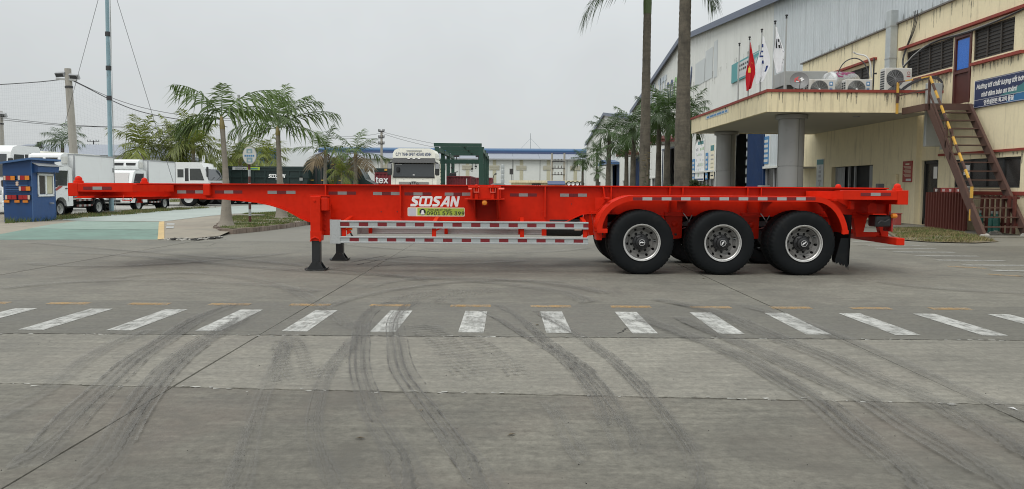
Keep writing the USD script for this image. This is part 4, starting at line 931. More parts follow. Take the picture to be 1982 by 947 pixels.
def flat_disc_holes(ro, ri, holes, thick):
    g = __import__('shapely').Point(0, 0).buffer(ro, 40).difference(__import__('shapely').Point(0, 0).buffer(ri, 40))
    for a, r_, hr in holes: g = g.difference(__import__('shapely').Point(r_ * math.cos(a), r_ * math.sin(a)).buffer(hr, 8))
    return g


for i, x in enumerate(XA):
    for yo, s in ((YN + .005, 1), (YF - .005, -1)):
        y = lambda d: yo + s * d
        wheel = T('wheel', MB().lathe([(r_ * .945, s * h) for r_, h in [(.322, .012), (.324, -.008), (.318, -.018), (.306, -.016), (.299, -.006), (.296, .012), (.287, .018), (.285, .034)]][::s], (x, yo, R), Y3, 72), 'rim_metal')
        T('rim_barrel', MB().lathe([(r_ * .945, s * h) for r_, h in [(.285, .034), (.282, .05), (.274, .06), (.270, .066), (.272, .20), (.30, .26)]][::s], (x, yo, R), Y3, 72), 'disc_metal', wheel)
        T('tyre', tyre(x, yo, s), 'rubber', wheel, smooth=40)
        ph = .12 + i * .2
        # sloping disc with hand holes, flat bolting face
        g = flat_disc_holes(.256, .190, [(ph + k * math.pi / 5, .2265, .0215) for k in range(10)], .01)
        v, f = trimesh.creation.triangulate_polygon(g); v = np.asarray(v); rr_ = np.hypot(v[:, 0], v[:, 1]); dep = .055 + (.256 - rr_) / .066 * .085
        f = np.asarray(f); f = f if s > 0 else f[:, ::-1]
        ar = np.cross(v[f[:, 1]] - v[f[:, 0]], v[f[:, 2]] - v[f[:, 0]]); f = np.where((ar * s < 0)[:, None], f[:, ::-1], f)
        T('disc_ring', MB().add(np.column_stack([x + v[:, 0], yo + s * dep, R + v[:, 1]]), f), 'disc_metal', wheel, smooth=False)
        g = flat_disc_holes(.193, .112, [(ph + .1 + k * math.pi / 5, .155, .0215) for k in range(10)], .01)
        T('bolt_face', MB().prism(g, (x, y(.14) + .006, R), X3, Z3, 0, .012), 'disc_metal', wheel, smooth=False)
        T('rim_backing', MB().lathe([(.25, s * .19), (0, s * .19)][::s], (x, yo, R), Y3, 32), 'hub_black', wheel)
        for k in range(10):
            a = ph + .1 + k * math.pi / 5
            T('wheel_nut', MB().lathe([(.014, 0), (.014, .02), (.010, .03), (0, .03)], (x + .155 * math.cos(a), y(.16), R + .155 * math.sin(a)), (0, -s, 0), 6), 'hub_black', wheel)
        hub = T('hub', MB().lathe([(0, -.045), (.05, -.045), (.06, -.04), (.066, -.02), (.088, -.012), (.095, 0.0), (.098, .03), (.126, .045), (.134, .055), (.134, .12)], (x, yo + (.035 if s > 0 else -.035), R), (0, s, 0), 40), 'hub_black', wheel)
        for k in range(8):
            a = k * math.pi / 4; T('hub_bolt', MB().lathe([(.012, 0), (.012, .012), (0, .012)], (x + .108 * math.cos(a), yo + (.07 if s > 0 else -.07), R + .108 * math.sin(a)), (0, -s, 0), 6), 'hub_black', wheel)
        yc = yo - s * .0112
        T('cap_ring', MB().lathe([(.046, 0), (.050, 0), (.050, .002), (.046, .002)], (x, yc, R), (0, -s, 0), 32), 'white_print', wheel)
        an = (-.25, .75, .45)[i] * s
        T('cap_mark', MB().prism(affinity.rotate(Polygon([(-.034, -.010), (-.016, -.016), (-.012, -.002), (.002, -.008), (.036, .004), (.034, .016), (.012, .010), (.004, .018), (-.030, .004)]), math.degrees(an), origin=(0, 0)), (x, yc + (.0 if s > 0 else 0), R), X3 * s, Z3, 0, .002), 'white_print', wheel, smooth=False)
        T('tyre', tyre(x, yo + s * .315, s), 'rubber', wheel, smooth=40)
        T('valve', MB().tube([(x + .2 * math.cos(ph), y(.1), R + .2 * math.sin(ph)), (x + .235 * math.cos(ph), y(.04), R + .235 * math.sin(ph))], .005, 6), 'galvanised', wheel)

# mudguards
outer = [(1156.5, 449), (1155.5, 440), (1158, 428), (1164, 414), (1173, 402), (1185, 392), (1200, 384.5), (1214, 380), (1226, 378.5), (1400, 379.7), (1580, 380.7), (1594, 383), (1606, 388), (1617, 396), (1626, 406), (1634, 420), (1639, 434), (1642.5, 452)]
ow = np.array([xz(u, v, YN - .02) for u, v in outer]); t = np.gradient(ow, axis=0); t /= np.linalg.norm(t, axis=1, keepdims=True)
inn = ow + np.column_stack([t[:, 1], -t[:, 0]]) * .088
for yo, s in ((YN - .02, 1), (YF + .02, -1)):
    band = Polygon(list(map(tuple, ow)) + list(map(tuple, inn[::-1])))
    fen = T('mudguard', MB().prism(band, (0, yo + (.022 if s > 0 else 0), 0), X3, Z3, 0, .022), smooth=50)
    sh = ow + np.column_stack([t[:, 1], -t[:, 0]]) * .012; w = .62
    P = [[(a[0], yo + s * .02, a[1]) for a in ow], [(a[0], yo + s * w, a[1]) for a in ow], [(a[0], yo + s * w, a[1]) for a in sh], [(a[0], yo + s * .02, a[1]) for a in sh]]
    T('mudguard_shell', MB().grid(P[::-s]), parent=fen, smooth=35)
    for d in (.10, .2, .3, .4):      # pressed ridges across the shell
        T('shell_ridge', MB().tube([(a[0], yo + s * d, a[1]) for a in ow[0:9]], .006, 6), parent=fen)
    T('mudguard_end', MB().box(ow[0][0] - .004, ow[0][0] + .165, yo + s * .001, yo + s * .05, ow[0][1] - .02, ow[0][1] + .05, ch=.006), parent=fen)
    T('mudguard_end', MB().box(ow[-1][0] - .1, ow[-1][0] + .004, yo + s * .001, yo + s * .05, ow[-1][1] - .015, ow[-1][1] + .05, ch=.006), parent=fen)
    for xg in (3.0, 4.32, 1.62, 5.35):
        T('mudguard_bracket', MB().prism([(xg - .17, 1.25), (xg + .05, 1.25), (xg - .12, 1.05), (xg - .17, 1.05)] if xg < 4 else [(xg - .05, 1.25), (xg + .17, 1.25), (xg - .03, 1.05), (xg - .05, 1.05)], (0, yo + s * .45, 0), X3, Z3, 0, .012), parent=fen)
        T('mudguard_stay', MB().beam((xg, yo + s * .1, 1.245), (xg, yo + s * .72, 1.245), .05, .03), parent=fen)
    for k in range(19):
        u0 = 1225 + k * 18.6; p, q = at(u0, 381.6, YN - .02), at(u0 + 18.6, 388.6, YN - .02)
        T('reflector', MB().box(p[0], q[0], yo - s * .0025, yo, q[2] + .005, p[2] - .003), 'tape_red' if k % 2 == 0 else 'tape_white', fen, smooth=False)
    # rubber flap behind the last wheel, its bottom edge ragged
    xf = at(1630, 480, YN)[0]; n = 22; yy_ = np.linspace(yo + s * .0, yo + s * .62, n); rr_ = np.random.RandomState(3)
    zb_ = .16 + .05 * (np.arange(n) % 2) + rr_.uniform(-.02, .03, n)
    T('mud_flap', MB().grid([[(xf + .10 + .02 * z, y_, zz * (1 - z) + 1.0 * z) for y_, zz in zip(yy_, zb_)] for z in (0, .5, 1)]).grid([[(xf + .112 + .02 * z, y_, zz * (1 - z) + 1.0 * z) for y_, zz in zip(yy_, zb_)][::-1] for z in (0, .5, 1)]), 'rubber', fen, smooth=False)
    T('mud_flap_fringe', MB().prism([(xf - .11, .24), (xf - .07, .2), (xf - .05, .235), (xf - .02, .175), (xf, .22), (xf + .03, .16), (xf + .05, .2), (xf + .08, .13), (xf + .1, .17), (xf + .115, .10), (xf + .118, .62), (xf - .02, .62)], (0, yo + s * .03 + .006, 0), X3, Z3, 0, .012), 'rubber', fen, smooth=False)
    T('lock_tongue', MB().box(at(1157, 445, YN)[0], at(1168, 445, YN)[0], yo + s * .2, yo + s * .5, .55, .68), parent=fen)

# rear bolster, arms, lamps and underrun bar
xa, xb = at(1738, 380, YN)[0], at(1758.5, 380, YN)[0]; ztr = 1.405; zbr = 1.172
T('rear_bolster', MB().box(xa, xb, YN, YF, zbr, ztr, ch=.006))
x0 = at(1632, 376, YN)[0]; x1 = at(1556, 374, WN)[0]
T('rear_deck_plate', MB().box(at(1613, 368, WN)[0], xa, YN + .13, YF - .13, ztr - .02, ztr - .004))
for yo, s in ((YN, 1), (YF, -1)):
    T('bolster_arm', MB().box(x0, xa, yo + s * .004, yo + s * .13, 1.245, 1.398, ch=.006))
    T('bolster_diagonal', MB().hexa([(x0, yo + s * .004, 1.25), (x1, yo + s * .66, 1.25), (x1 + .1, yo + s * .75, 1.25), (x0 + .1, yo + s * .13, 1.25), (x0, yo + s * .004, 1.385), (x1, yo + s * .66, 1.385), (x1 + .1, yo + s * .75, 1.385), (x0 + .1, yo + s * .13, 1.385)]), smooth=False)
    q = at(1648, 395, YN + .4); T('arm_bracket', MB().box(q[0] - .04, q[0] + .03, yo + s * .35, yo + s * .5, 1.08, 1.22, ch=.005))
    T('arm_gusset', MB().prism([(q[0] - .25, 1.24), (q[0], 1.24), (q[0], 1.10)], (0, yo + s * .45, 0), X3, Z3, 0, .012))
q = at(1690, 396, WN); T('frame_hole', MB().lathe([(.017, 0), (.017, .003), (0, .003)], (q[0], WN - .009, q[2]), (0, -1, 0), 14), 'cream_print')
xe = at(1716, 400, WN)[0]
T('end_plate', MB().box(xe - .01, xe + .03, WN - .1, WF + .1, .98, 1.25))
ztop = 1.245
T('lamp_bar', MB().box(at(1690, 410, YN + .14)[0], at(1716, 410, YN + .14)[0], YN + .14, YF - .14, 1.0, 1.018))
for yo, s in ((YN + .14, 1), (YF - .14, -1)):
    x = at(1712, 420, YN + .2)[0]
    T('bracket_plate', MB().prism(Polygon([(x - .16, 1.0), (x - .03, 1.0), (x - .03, 1.14), (x - .06, 1.18), (x - .12, 1.18), (x - .16, 1.14)]).buffer(.01), (0, yo + s * .3, 0), X3, Z3, 0, .012))
    lamp = T('tail_lamp', MB().box(x - .16, x + .10, yo + s * .02, yo + s * .3, .80, .99, ch=.02), 'black_paint')
    T('lamp_lens', MB().box(x + .10, x + .13, yo + s * .02, yo + s * .3, .72, 1.0, ch=.008), 'lamp_red', lamp)
    T('marker_lamp', MB().lathe([(0, -.04), (.035, -.04), (.042, -.01), (.042, .02), (.03, .04), (0, .045)], (x + .12, yo - s * .02, .985), (1, 0, 0), 14), 'amber', lamp)
    T('lamp_cable', MB().tube([(x - .14, yo - s * .01, .86), (x - .1, yo - s * .02, .9), (x - .02, yo - s * .02, .89), (x + .04, yo - s * .02, .93)], .010, 7), 'chassis_dark', lamp)
    T('lamp_spike', MB().tube([(x + .06, yo, 1.0), (x + .055, yo, 1.06)], .01, 6), 'black_paint', lamp)
zr0, zr1 = .505, .622
xu0, xu1 = at(1741, 470, YN + .06)[0], at(1751, 470, YN + .06)[0]
T('underrun_bar', MB().box(xu0 - .05, xu1, YN + .06, YF - .06, zr0, zr1, ch=.006))
for yo in (WN, WF):
    x = at(1664, 430, WN)[0]
    T('underrun_stay', MB().prism([(x - .15, 1.0), (x + .12, 1.0), (x + .03, .6), (x - .07, .6)], (0, yo + .05, 0), X3, Z3, 0, .10))
    x = at(1708, 430, WN)[0]
    T('underrun_stay', MB().prism([(x - .15, .98), (x + .08, .98), (x + .08, .50), (x, .50)], (0, yo + .06, 0), X3, Z3, 0, .12))
    T('underrun_link', MB().box(at(1664, 430, WN)[0], xu0, yo - .03, yo + .03, .60, .68))
q = at(1703, 365, YF - .45); T('hose_stub', MB().box(q[0] - .055, q[0] + .055, YF - .5, YF - .4, 1.40, q[2] + .09), 'black_paint')

# ------------------------------------------------------------ right: factory halls, office, canopy
XH, XO = 16.5, 16.2


def yat(u, X=XH): return onx(u, 300, X)[1]


def zat(u, v, X=XH): return onx(u, v, X)[2]


def hall(name, label, y0, yp, y1, e0, zp, e1, openings, mats, depth=45.0, base=0.0):
    """A gabled hall whose gable wall of upright ribbed sheets faces the road (towards -x). openings: (y0, y1, z0, z1)."""
    t = thing(name, label, 'factory hall', (XH, (y0 + y1) / 2, 0))
    top = lambda y: np.interp(y, [y0, yp, y1], [e0, zp, e1])
    n = int(round((y1 - y0) / 1.05)); w = (y1 - y0) / n
    for k in range(n):
        a, b = y0 + k * w, y0 + (k + 1) * w - .006; m = MB(); mid = (a + b) / 2
        spans = [(base, None)]
        for (oa, ob, za, zb) in openings:
            if oa < mid < ob:
                ns = []
                for s0, s1 in spans:
                    if (s1 is not None and s1 <= za) or zb <= s0: ns.append((s0, s1)); continue
                    if za > s0 + .05: ns.append((s0, za))
                    ns.append((zb, s1))
                spans = ns
        ys = []; nr_ = 4 if mid < 62 else 2
        for q in range(nr_):
            c = a + (b - a) * (q + .5) / nr_; h = .028
            ys += [(c - .075, 0), (c - .045, h), (c + .045, h), (c + .075, 0)]
        ys = [(a, 0)] + ys + [(b, 0)]
        for s0, s1 in spans:
            P = np.array([[(XH - d, y, s0) for y, d in ys], [(XH - d, y, top(y) if s1 is None else s1) for y, d in ys]])
            m.grid(P)
        put('wall_sheet', m, mats(mid), t, smooth=False)
    # roof slopes and fascia
    for a, b, za, zb in ((y0, yp, e0, zp), (yp, y1, zp, e1)):
        put('roof_slope', MB().hexa([(XH - .35, a, za + .02), (XH + depth, a, za + .02), (XH + depth, b, zb + .02), (XH - .35, b, zb + .02), (XH - .35, a, za + .14), (XH + depth, a, za + .14), (XH + depth, b, zb + .14), (XH - .35, b, zb + .14)]), 'roof_grey', t, smooth=False)
        put('fascia', MB().hexa([(XH - .42, a, za - .28), (XH - .36, a, za - .28), (XH - .36, b, zb - .28), (XH - .42, b, zb - .28), (XH - .42, a, za + .2), (XH - .36, a, za + .2), (XH - .36, b, zb + .2), (XH - .42, b, zb + .2)]), 'flashing', t, smooth=False)
    put('side_wall', MB().box(XH + .05, XH + depth, y1 - .1, y1, 0, e1), 'cladding_white', t, smooth=False)
    put('side_wall', MB().box(XH + .05, XH + depth, y0, y0 + .1, 0, e0), 'cladding_white', t, smooth=False)
    put('back_wall', MB().prism([(y0, 0), (y1, 0), (y1, e1 + .05), (yp, zp + .05), (y0, e0 + .05)], (XH + depth, 0, 0), Y3, Z3, 0, .1), 'chassis_dark', t, smooth=False)
    put('floor', MB().box(XH + .3, XH + depth, y0 + .1, y1 - .1, 0, .02), 'trim_grey', t, smooth=False)
    return t, top


doors1 = [(48.2, 59.0, 0, 6.0), (73.2, 80.2, 0, 5.4), (94.6, 100.0, 0, 5.2)]
wins1 = [(45.2, 48.0, 1.1, 2.7), (60.2, 67.0, 1.1, 2.75), (67.6, 70.4, 0.4, 3.9), (82.0, 86.0, 1.0, 2.5), (87.0, 91.0, 1.0, 2.5)]
hall1, top1 = hall('factory_hall', 'tall white gabled factory hall with worn blue wall lettering beside the entrance canopy', 18.0, 72.0, 100.6, 10.3, 15.6, 11.5, doors1 + wins1, lambda y: 'cladding_grey' if y < 47 else 'cladding_white')
hall2, top2 = hall('factory_hall', 'farther white gabled factory hall at the end of the palm row', 101.2, 129.0, 160.0, 10.9, 14.1, 10.4, [(112, 119.5, 0, 4.9), (104, 108, 1, 2.4), (123, 127, 1, 2.4), (135, 139, 1, 2.4), (118, 121, 7.6, 8.6), (126, 129, 7.6, 8.6), (134, 137, 7.6, 8.6)], lambda y: 'cladding_white')


def hall_door(t, y0, y1, z1, leaf0, leaf1):
    m = MB(); n = max(4, int((leaf1 - leaf0) / .22)); w = (leaf1 - leaf0) / n
    ys = []
    for k in range(n): a = leaf0 + k * w; ys += [(a + .02, .0), (a + .06, .045), (a + w - .06, .045), (a + w - .02, 0)]
    m.grid(np.array([[(XH + .16 - d, y, .05) for y, d in ys], [(XH + .16 - d, y, z1) for y, d in ys]]))
    put('door_leaf', m, 'blue_shutter', t, smooth=False)
    for y in (y0, y1 - .14): put('door_post', MB().box(XH - .08, XH + .34, y, y + .14, 0, z1), 'blue_shutter', t, smooth=False)
    put('door_rail', MB().box(XH - .12, XH + .1, y0 - .2, y1 + .2, z1, z1 + .16), 'flashing', t, smooth=False)


hall_door(hall1, 48.2, 59.0, 6.0, 48.2, 52.2); hall_door(hall1, 73.2, 80.2, 5.4, 77.2, 80.2); hall_door(hall1, 94.6, 100.0, 5.2, 94.6, 98.6); hall_door(hall2, 112, 119.5, 4.9, 112, 115.5)
for k in range(7):
    put('door_cleat', MB().box(XH + .1, XH + .2, 52.25, 52.38, 4.9 - k * .62, 5.3 - k * .62), 'galvanised', hall1, smooth=False)
for t, ws in ((hall1, wins1), (hall2, [(104, 108, 1, 2.4), (123, 127, 1, 2.4), (135, 139, 1, 2.4), (118, 121, 7.6, 8.6), (126, 129, 7.6, 8.6), (134, 137, 7.6, 8.6)])):
    for a, b, z0, z1 in ws:
        w = put('window', MB().box(XH + .12, XH + .16, a - .1, b + .1, z0 - .05, z1 + .05), 'window_dark', t, smooth=False)
        n = max(2, int((b - a) / 1.1))
        for k in range(n + 1): put('mullion', MB().box(XH + .02, XH + .12, a + (b - a) * k / n - .035, a + (b - a) * k / n + .035, z0, z1), 'trim_grey', w, smooth=False)
        put('sill', MB().box(XH - .14, XH + .1, a - .2, b + .2, z1, z1 + .14), 'cladding_white', w, smooth=False)
        if z0 > .9 and z0 < 2: put('plinth', MB().box(XH - .06, XH - .035, a - .3, b + .3, 0, z0), 'yellow_wall', w, smooth=False)


def onhall(y, z, dx=.045): return (XH - dx, y, z)


MY = -Y3   # reading direction on walls that face -x


def wtext(name, s, y, z, h, mat, t, dx=.05, **k): return put(name, write(s, onhall(y, z, dx), MY, Z3, h, .02, **k), mat, t, smooth=False)


# worn lettering high on the hall
for ch, px, mat_ in (('S', 1291, 'letter_navy'), ('O', 1298.5, 'letter_navy'), ('O', 1306, 'letter_green'), ('S', 1313, 'letter_navy'), ('A', 1320, 'letter_navy'), ('N', 1327, 'letter_navy'), ('V', 1333.5, 'letter_navy')):
    wtext('letter', ch, yat(px), 10.25, 2.05, mat_, hall1, bold=True, squeeze=.72)
wtext('letter', 'O', yat(1263), 10.2, 3.0, 'ghost_letter', hall1, bold=True, squeeze=1.0)
for px in (1275, 1279.5, 1285): wtext('letter', 'I', yat(px), 10.3, 2.9, 'ghost_letter', hall1, bold=True)
wtext('letter', 'S', yat(1333.5), 9.15, .6, 'letter_navy', hall1, bold=True)
for u0, u1, z0, z1 in ((1343, 1361, 10.4, 12.4), (1362, 1376, 10.4, 12.9), (1378, 1385, 10.3, 13.2)):
    put('faded_patch', MB().box(XH - .036, XH - .031, yat(u1), yat(u0), z0, z1), 'cladding_ghost', hall1, smooth=False)
# teal notice board high on the wall
sg = thing('hall_sign', 'teal and white notice board high on the factory hall behind the flags', 'sign', onhall(52, 9.8, .1))
y0, y1 = 49.2, 55.6
put('board', MB().box(XH - .12, XH - .04, y0, y1, 9.15, 10.5), 'teal', sg, smooth=False)
put('panel', MB().prism(Polygon([(-(53.9), 9.3), (-(51.1), 9.3), (-(51.1), 10.35), (-(53.9), 10.35)]).buffer(.2), (XH - .123, 0, 0), MY * -1 * -1, Z3, 0, .012) if False else MB().box(XH - .132, XH - .121, 51.0, 54.1, 9.28, 10.37, ch=.0), 'sticker_pale', sg, smooth=False)
for k, s in enumerate('abc'): put('lettering', [q.box(XH - .14, XH - .1325, 51.3 + .42 * j, 51.62 + .42 * j - .06 * ((j + k) % 3), 10.05 - k * .3, 10.2 - k * .3) for q in [MB()] for j in range(6)][-1], ('black_print', 'black_print', 'grey_print')[k], sg, smooth=False)
put('emblem', MB().prism(Polygon([(-.25, -.4), (-.1, -.4), (.05, -.05), (.22, .15), (.3, .42), (.12, .3), (-.05, .1), (-.15, .35), (-.28, .2), (-.12, 0)]), (XH - .122, 50.1, 9.8), MY, Z3, 0, .012), 'sticker_pale', sg, smooth=False)
put('border', MB().box(XH - .126, XH - .12, 49.3, 50.9, 9.22, 9.26).box(XH - .126, XH - .12, 49.3, 50.9, 10.38, 10.42), 'sticker_pale', sg, smooth=False)
# posters on the hall wall by the door
for (u0, u1, z0, z1, m_, lab) in ((1341.5, 1346, 1.95, 4.0, 'print_blue', 'narrow blue poster left of the big white wall chart'), (1347, 1364, 2.05, 5.55, 'white_print', 'big white wall chart of small pictures beside the hall door'), (1367, 1371.5, 2.15, 4.35, 'print_blue', 'narrow blue poster right of the big white wall chart'), (1376.5, 1383.5, 2.2, 4.95, 'cream_print', 'tall cream poster with a teal head nearest the far column'), (1479, 1489, 3.0, 4.75, 'print_blue', 'light blue banner on the white wall between the blue door and the front column')):
    ya, yb = yat(u1), yat(u0); p = thing('wall_poster', lab, 'poster', onhall((ya + yb) / 2, (z0 + z1) / 2, .04))
    put('sheet', MB().box(XH - .06, XH - .032, ya, yb, z0, z1), m_, p, smooth=False)
    if m_ == 'white_print':
        put('heading', MB().box(XH - .066, XH - .0605, ya + .2, yb - .9, z1 - .38, z1 - .1), 'banner_teal', p, smooth=False)
        put('footer', MB().box(XH - .066, XH - .0605, ya + .1, yb - .1, z0 + .06, z0 + .2), 'letter_navy', p, smooth=False)
        rr_ = random.Random(2)
        for a in range(6):
            for b in range(6):
                if rr_.random() < .85: put('picture', MB().box(XH - .066, XH - .0605, ya + .2 + a * (yb - ya - .3) / 6, ya + .2 + a * (yb - ya - .3) / 6 + rr_.uniform(.12, .26), z0 + .35 + b * .45, z0 + .35 + b * .45 + rr_.uniform(.12, .3)), rr_.choice(['grey_print', 'trim_grey', 'letter_green', 'sticker_pale']), p, smooth=False)
    elif m_ == 'cream_print':
        put('heading', MB().box(XH - .066, XH - .0605, ya + .05, yb - .05, z1 - .5, z1 - .05), 'banner_teal', p, smooth=False)
        for b in range(6): put('text_line', MB().box(XH - .066, XH - .0605, ya + .15, yb - .15, z0 + .2 + b * .33, z0 + .3 + b * .33), ['black_print', 'black_print', 'far_strip', 'far_strip', 'trim_grey', 'trim_grey'][b], p, smooth=False)
    else:
        for b in range(5): put('text_line', MB().box(XH - .066, XH - .0605, ya + .12, yb - .12, z0 + .12 + b * (z1 - z0 - .2) / 5, z0 + .12 + (b + .55) * (z1 - z0 - .2) / 5), 'ac_white', p, smooth=False)
# awnings over the hall doors
for y0, y1, z, m_, lab in ((72.6, 79.2, 6.2, 'awning_red', 'dark red framed awning over the nearest blue door of the palm row'), (94.8, 101.5, 5.9, 'awning_red', 'dark red framed awning over the second blue door of the palm row'), (111.5, 122, 5.2, 'blue_light', 'blue grey awning over the door of the farther factory hall')):
    a = thing('door_awning', lab, 'awning', (XH, (y0 + y1) / 2, z))
    xo = XH - 2.0; ym = (y0 + y1) / 2
    put('roof_sheet', MB().hexa([(xo, y0, z - .05), (XH - .05, y0, z - .05), (XH - .05, ym, z + .45), (xo, ym, z + .45), (xo, y0, z + .02), (XH - .05, y0, z + .02), (XH - .05, ym, z + .52), (xo, ym, z + .52)]).hexa([(xo, ym, z + .45), (XH - .05, ym, z + .45), (XH - .05, y1, z - .05), (xo, y1, z - .05), (xo, ym, z + .52), (XH - .05, ym, z + .52), (XH - .05, y1, z + .02), (xo, y1, z + .02)]), m_, a, smooth=False)
    put('soffit_sheet', MB().box(xo + .1, XH - .05, y0 + .1, y1 - .1, z - .2, z - .12), 'cladding_white', a, smooth=False)
    put('edge_beam', MB().box(xo - .04, xo + .06, y0, y1, z - .3, z - .1), m_, a, smooth=False)
    for y in (y0, y1): put('side_beam', MB().box(xo + .061, XH - .04, y - .04, y + .06, z - .3, z - .1), m_, a, smooth=False)
    put('gable_post', MB().box(xo - .03, xo + .03, ym - .05, ym + .05, z - .1, z + .45), m_, a, smooth=False)
    for s_, y in ((1, y0), (-1, y1)): put('rafter', MB().beam((xo, y, z - .05), (xo, ym, z + .48), .06, .12), m_, a, smooth=False)

# ---- the yellow office block
office = thing('office_block', 'cream yellow two storey office wall with red ledges beside the brown steel stair', 'building', (XO, 28, 0))
ZP = 8.3
recess = 29.35
openg = [(27.05, 24.0 - .3, 1.5, 2.5)]


def wall(x, y0, y1, z0, z1, holes, t, name, mat, thick=.2):
    """Wall facing -x with rectangular openings, as one slab."""
    g = sbox(y0, z0, y1, z1)
    for a, b, c, d in holes: g = g.difference(sbox(a, c, b, d))
    return put(name, MB().prism(g, (x + thick, 0, 0), Y3, Z3, -thick, 0) if False else MB().prism(affinity.scale(g, -1, 1, origin=(0, 0)), (x, 0, 0), MY, Z3, -thick, 0), mat, t, smooth=False)


upw = [(24.2, 27.42, 5.92, 7.0), (26.45, 30.7, 5.92, 7.0), (26.42, 27.46, 4.5, 7.0), (33.9, 38.0, 5.6, 7.0)]
holes_u = [(24.2, 26.30, 5.92, 7.0), (26.38, 27.42, 4.52, 7.0), (27.5, 30.7, 5.92, 7.0), (33.9, 38.0, 5.6, 7.0), (23.6, 27.1, 1.5, 2.5), (28.15, 29.25, 0.05, 2.55)]
wall(XO, 15.0, recess, 0.0, ZP, holes_u[:3] + holes_u[4:], office, 'wall', 'yellow_wall')
wall(XO - .2, recess, 41.6, 0.0, 4.9, [(32.8, 37.0, 1.05, 2.5)], office, 'wall', 'yellow_wall')
wall(XO, recess + .002, 41.6, 4.9, ZP, [holes_u[3], (27.5, 30.7, 5.92, 7.0)], office, 'wall', 'yellow_wall')
put('end_wall', MB().box(XO + .21, XO + .45, 41.4, 41.6, 0, ZP), 'yellow_wall', office, smooth=False)
put('parapet_flashing', MB().box(XO - .10, XH - .03, 15, 41.75, ZP, ZP + .06), 'flashing_dark', office, smooth=False)


def ledge(y0, y1, z, d=.16, h=.10, name='ledge'): put(name, MB().box(XO - d, XO - .001, y0, y1, z, z + h), 'brick_red_paint', office, smooth=False)


ledge(23.6, 31.1, 7.14); ledge(33.2, 39.6, 7.14); ledge(23.7, 26.3, 5.74, .12); ledge(27.5, 30.9, 5.74, .12)
ledge(15, 28.1, 2.68, .06, .08, 'string_course'); ledge(15, 28.1, 1.26, .05, .12, 'string_course')
for y0, y1, z0, z1, m_ in ((24.2, 26.30, 5.92, 7.0, 'mesh_brown'), (27.5, 30.7, 5.92, 7.0, 'mesh_brown'), (33.9, 38.0, 5.6, 7.0, 'mesh_brown'), (23.6, 27.1, 1.5, 2.5, 'window_dark')):
    w = put('window', MB().box(XO + .08, XO + .12, y0 - .02, y1 + .02, z0 - .02, z1 + .02), m_, office, smooth=False)
    n = max(2, int(round((y1 - y0) / .8)))
    for k in range(n + 1):
        y = y0 + (y1 - y0) * k / n; y = min(max(y, y0 + .03), y1 - .03); put('frame', MB().box(XO + .03, XO + .08, y - .03, y + .03, z0, z1), 'mesh_brown' if m_ == 'mesh_brown' else 'dark_plastic', w, smooth=False)
    for z in (z0, z1 - .05): put('frame', MB().box(XO + .032, XO + .078, y0, y1, z, z + .05), 'mesh_brown' if m_ == 'mesh_brown' else 'dark_plastic', w, smooth=False)
    if m_ == 'mesh_brown':
        for k in range(1, 9): put('louvre', MB().box(XO + .05, XO + .078, y0, y1, z0 + (z1 - z0) * k / 9 - .012, z0 + (z1 - z0) * k / 9 + .012), 'chassis_dark', w, smooth=False)
# window notices and lower door
put('notice', MB().box(XO + .06, XO + .079, 26.3, 26.65, 1.95, 2.3), 'white_print', office, smooth=False)
dr = put('door', MB().box(XO + .12, XO + .17, 28.2, 29.2, .06, 2.53), 'window_dark', office, smooth=False)
for a, b, c, d in ((28.2, 28.3, .06, 2.53), (29.1, 29.2, .06, 2.53), (28.2, 29.2, 2.42, 2.53), (28.2, 29.2, .06, .3)): put('door_frame', MB().box(XO + .06, XO + .119, a, b, c, d), 'dark_plastic', dr, smooth=False)
put('door_notice', MB().box(XO + .10, XO + .119, 28.35, 28.62, 1.85, 2.3), 'white_print', dr, smooth=False)
# upper door to the stair
ud = put('door', MB().box(XO + .02, XO + .07, 26.40, 27.40, 4.52, 6.98), 'door_brown', office, smooth=False)
put('door_panel', MB().box(XO + .012, XO + .0195, 26.55, 27.25, 5.75, 6.80), 'door_blue', ud, smooth=False)
for a, b, c, d in ((26.40, 26.50, 4.52, 6.98), (27.30, 27.40, 4.52, 6.98), (26.5, 27.3, 6.86, 6.98), (26.5, 27.3, 5.60, 5.70)): put('door_frame', MB().box(XO - .03, XO + .0185, a, b, c, d), 'door_brown', ud, smooth=False)
# window under the canopy
uw = put('window', MB().box(XO + .1, XO + .15, 32.75, 37.05, 1.0, 2.55), 'dark_inside', office, smooth=False)
for a, b in ((32.8, 33.5), (36.0, 37.0)): put('curtain', MB().grid(np.array([[(XO + .02 + .03 * math.sin(k * 1.9), a + (b - a) * k / 12, z) for k in range(13)] for z in (1.05, 2.48)])), 'trim_grey', uw, smooth=True)
for y in (34.9, 35.5): put('mullion', MB().box(XO - .02, XO + .06, y - .05, y + .05, 1.05, 2.5), 'trim_grey', uw, smooth=False)
put('wall_ledge', MB().box(XO - 1.2, XO - .21, 38.9, 40.5, 2.5, 2.58), 'soffit', office, smooth=False)
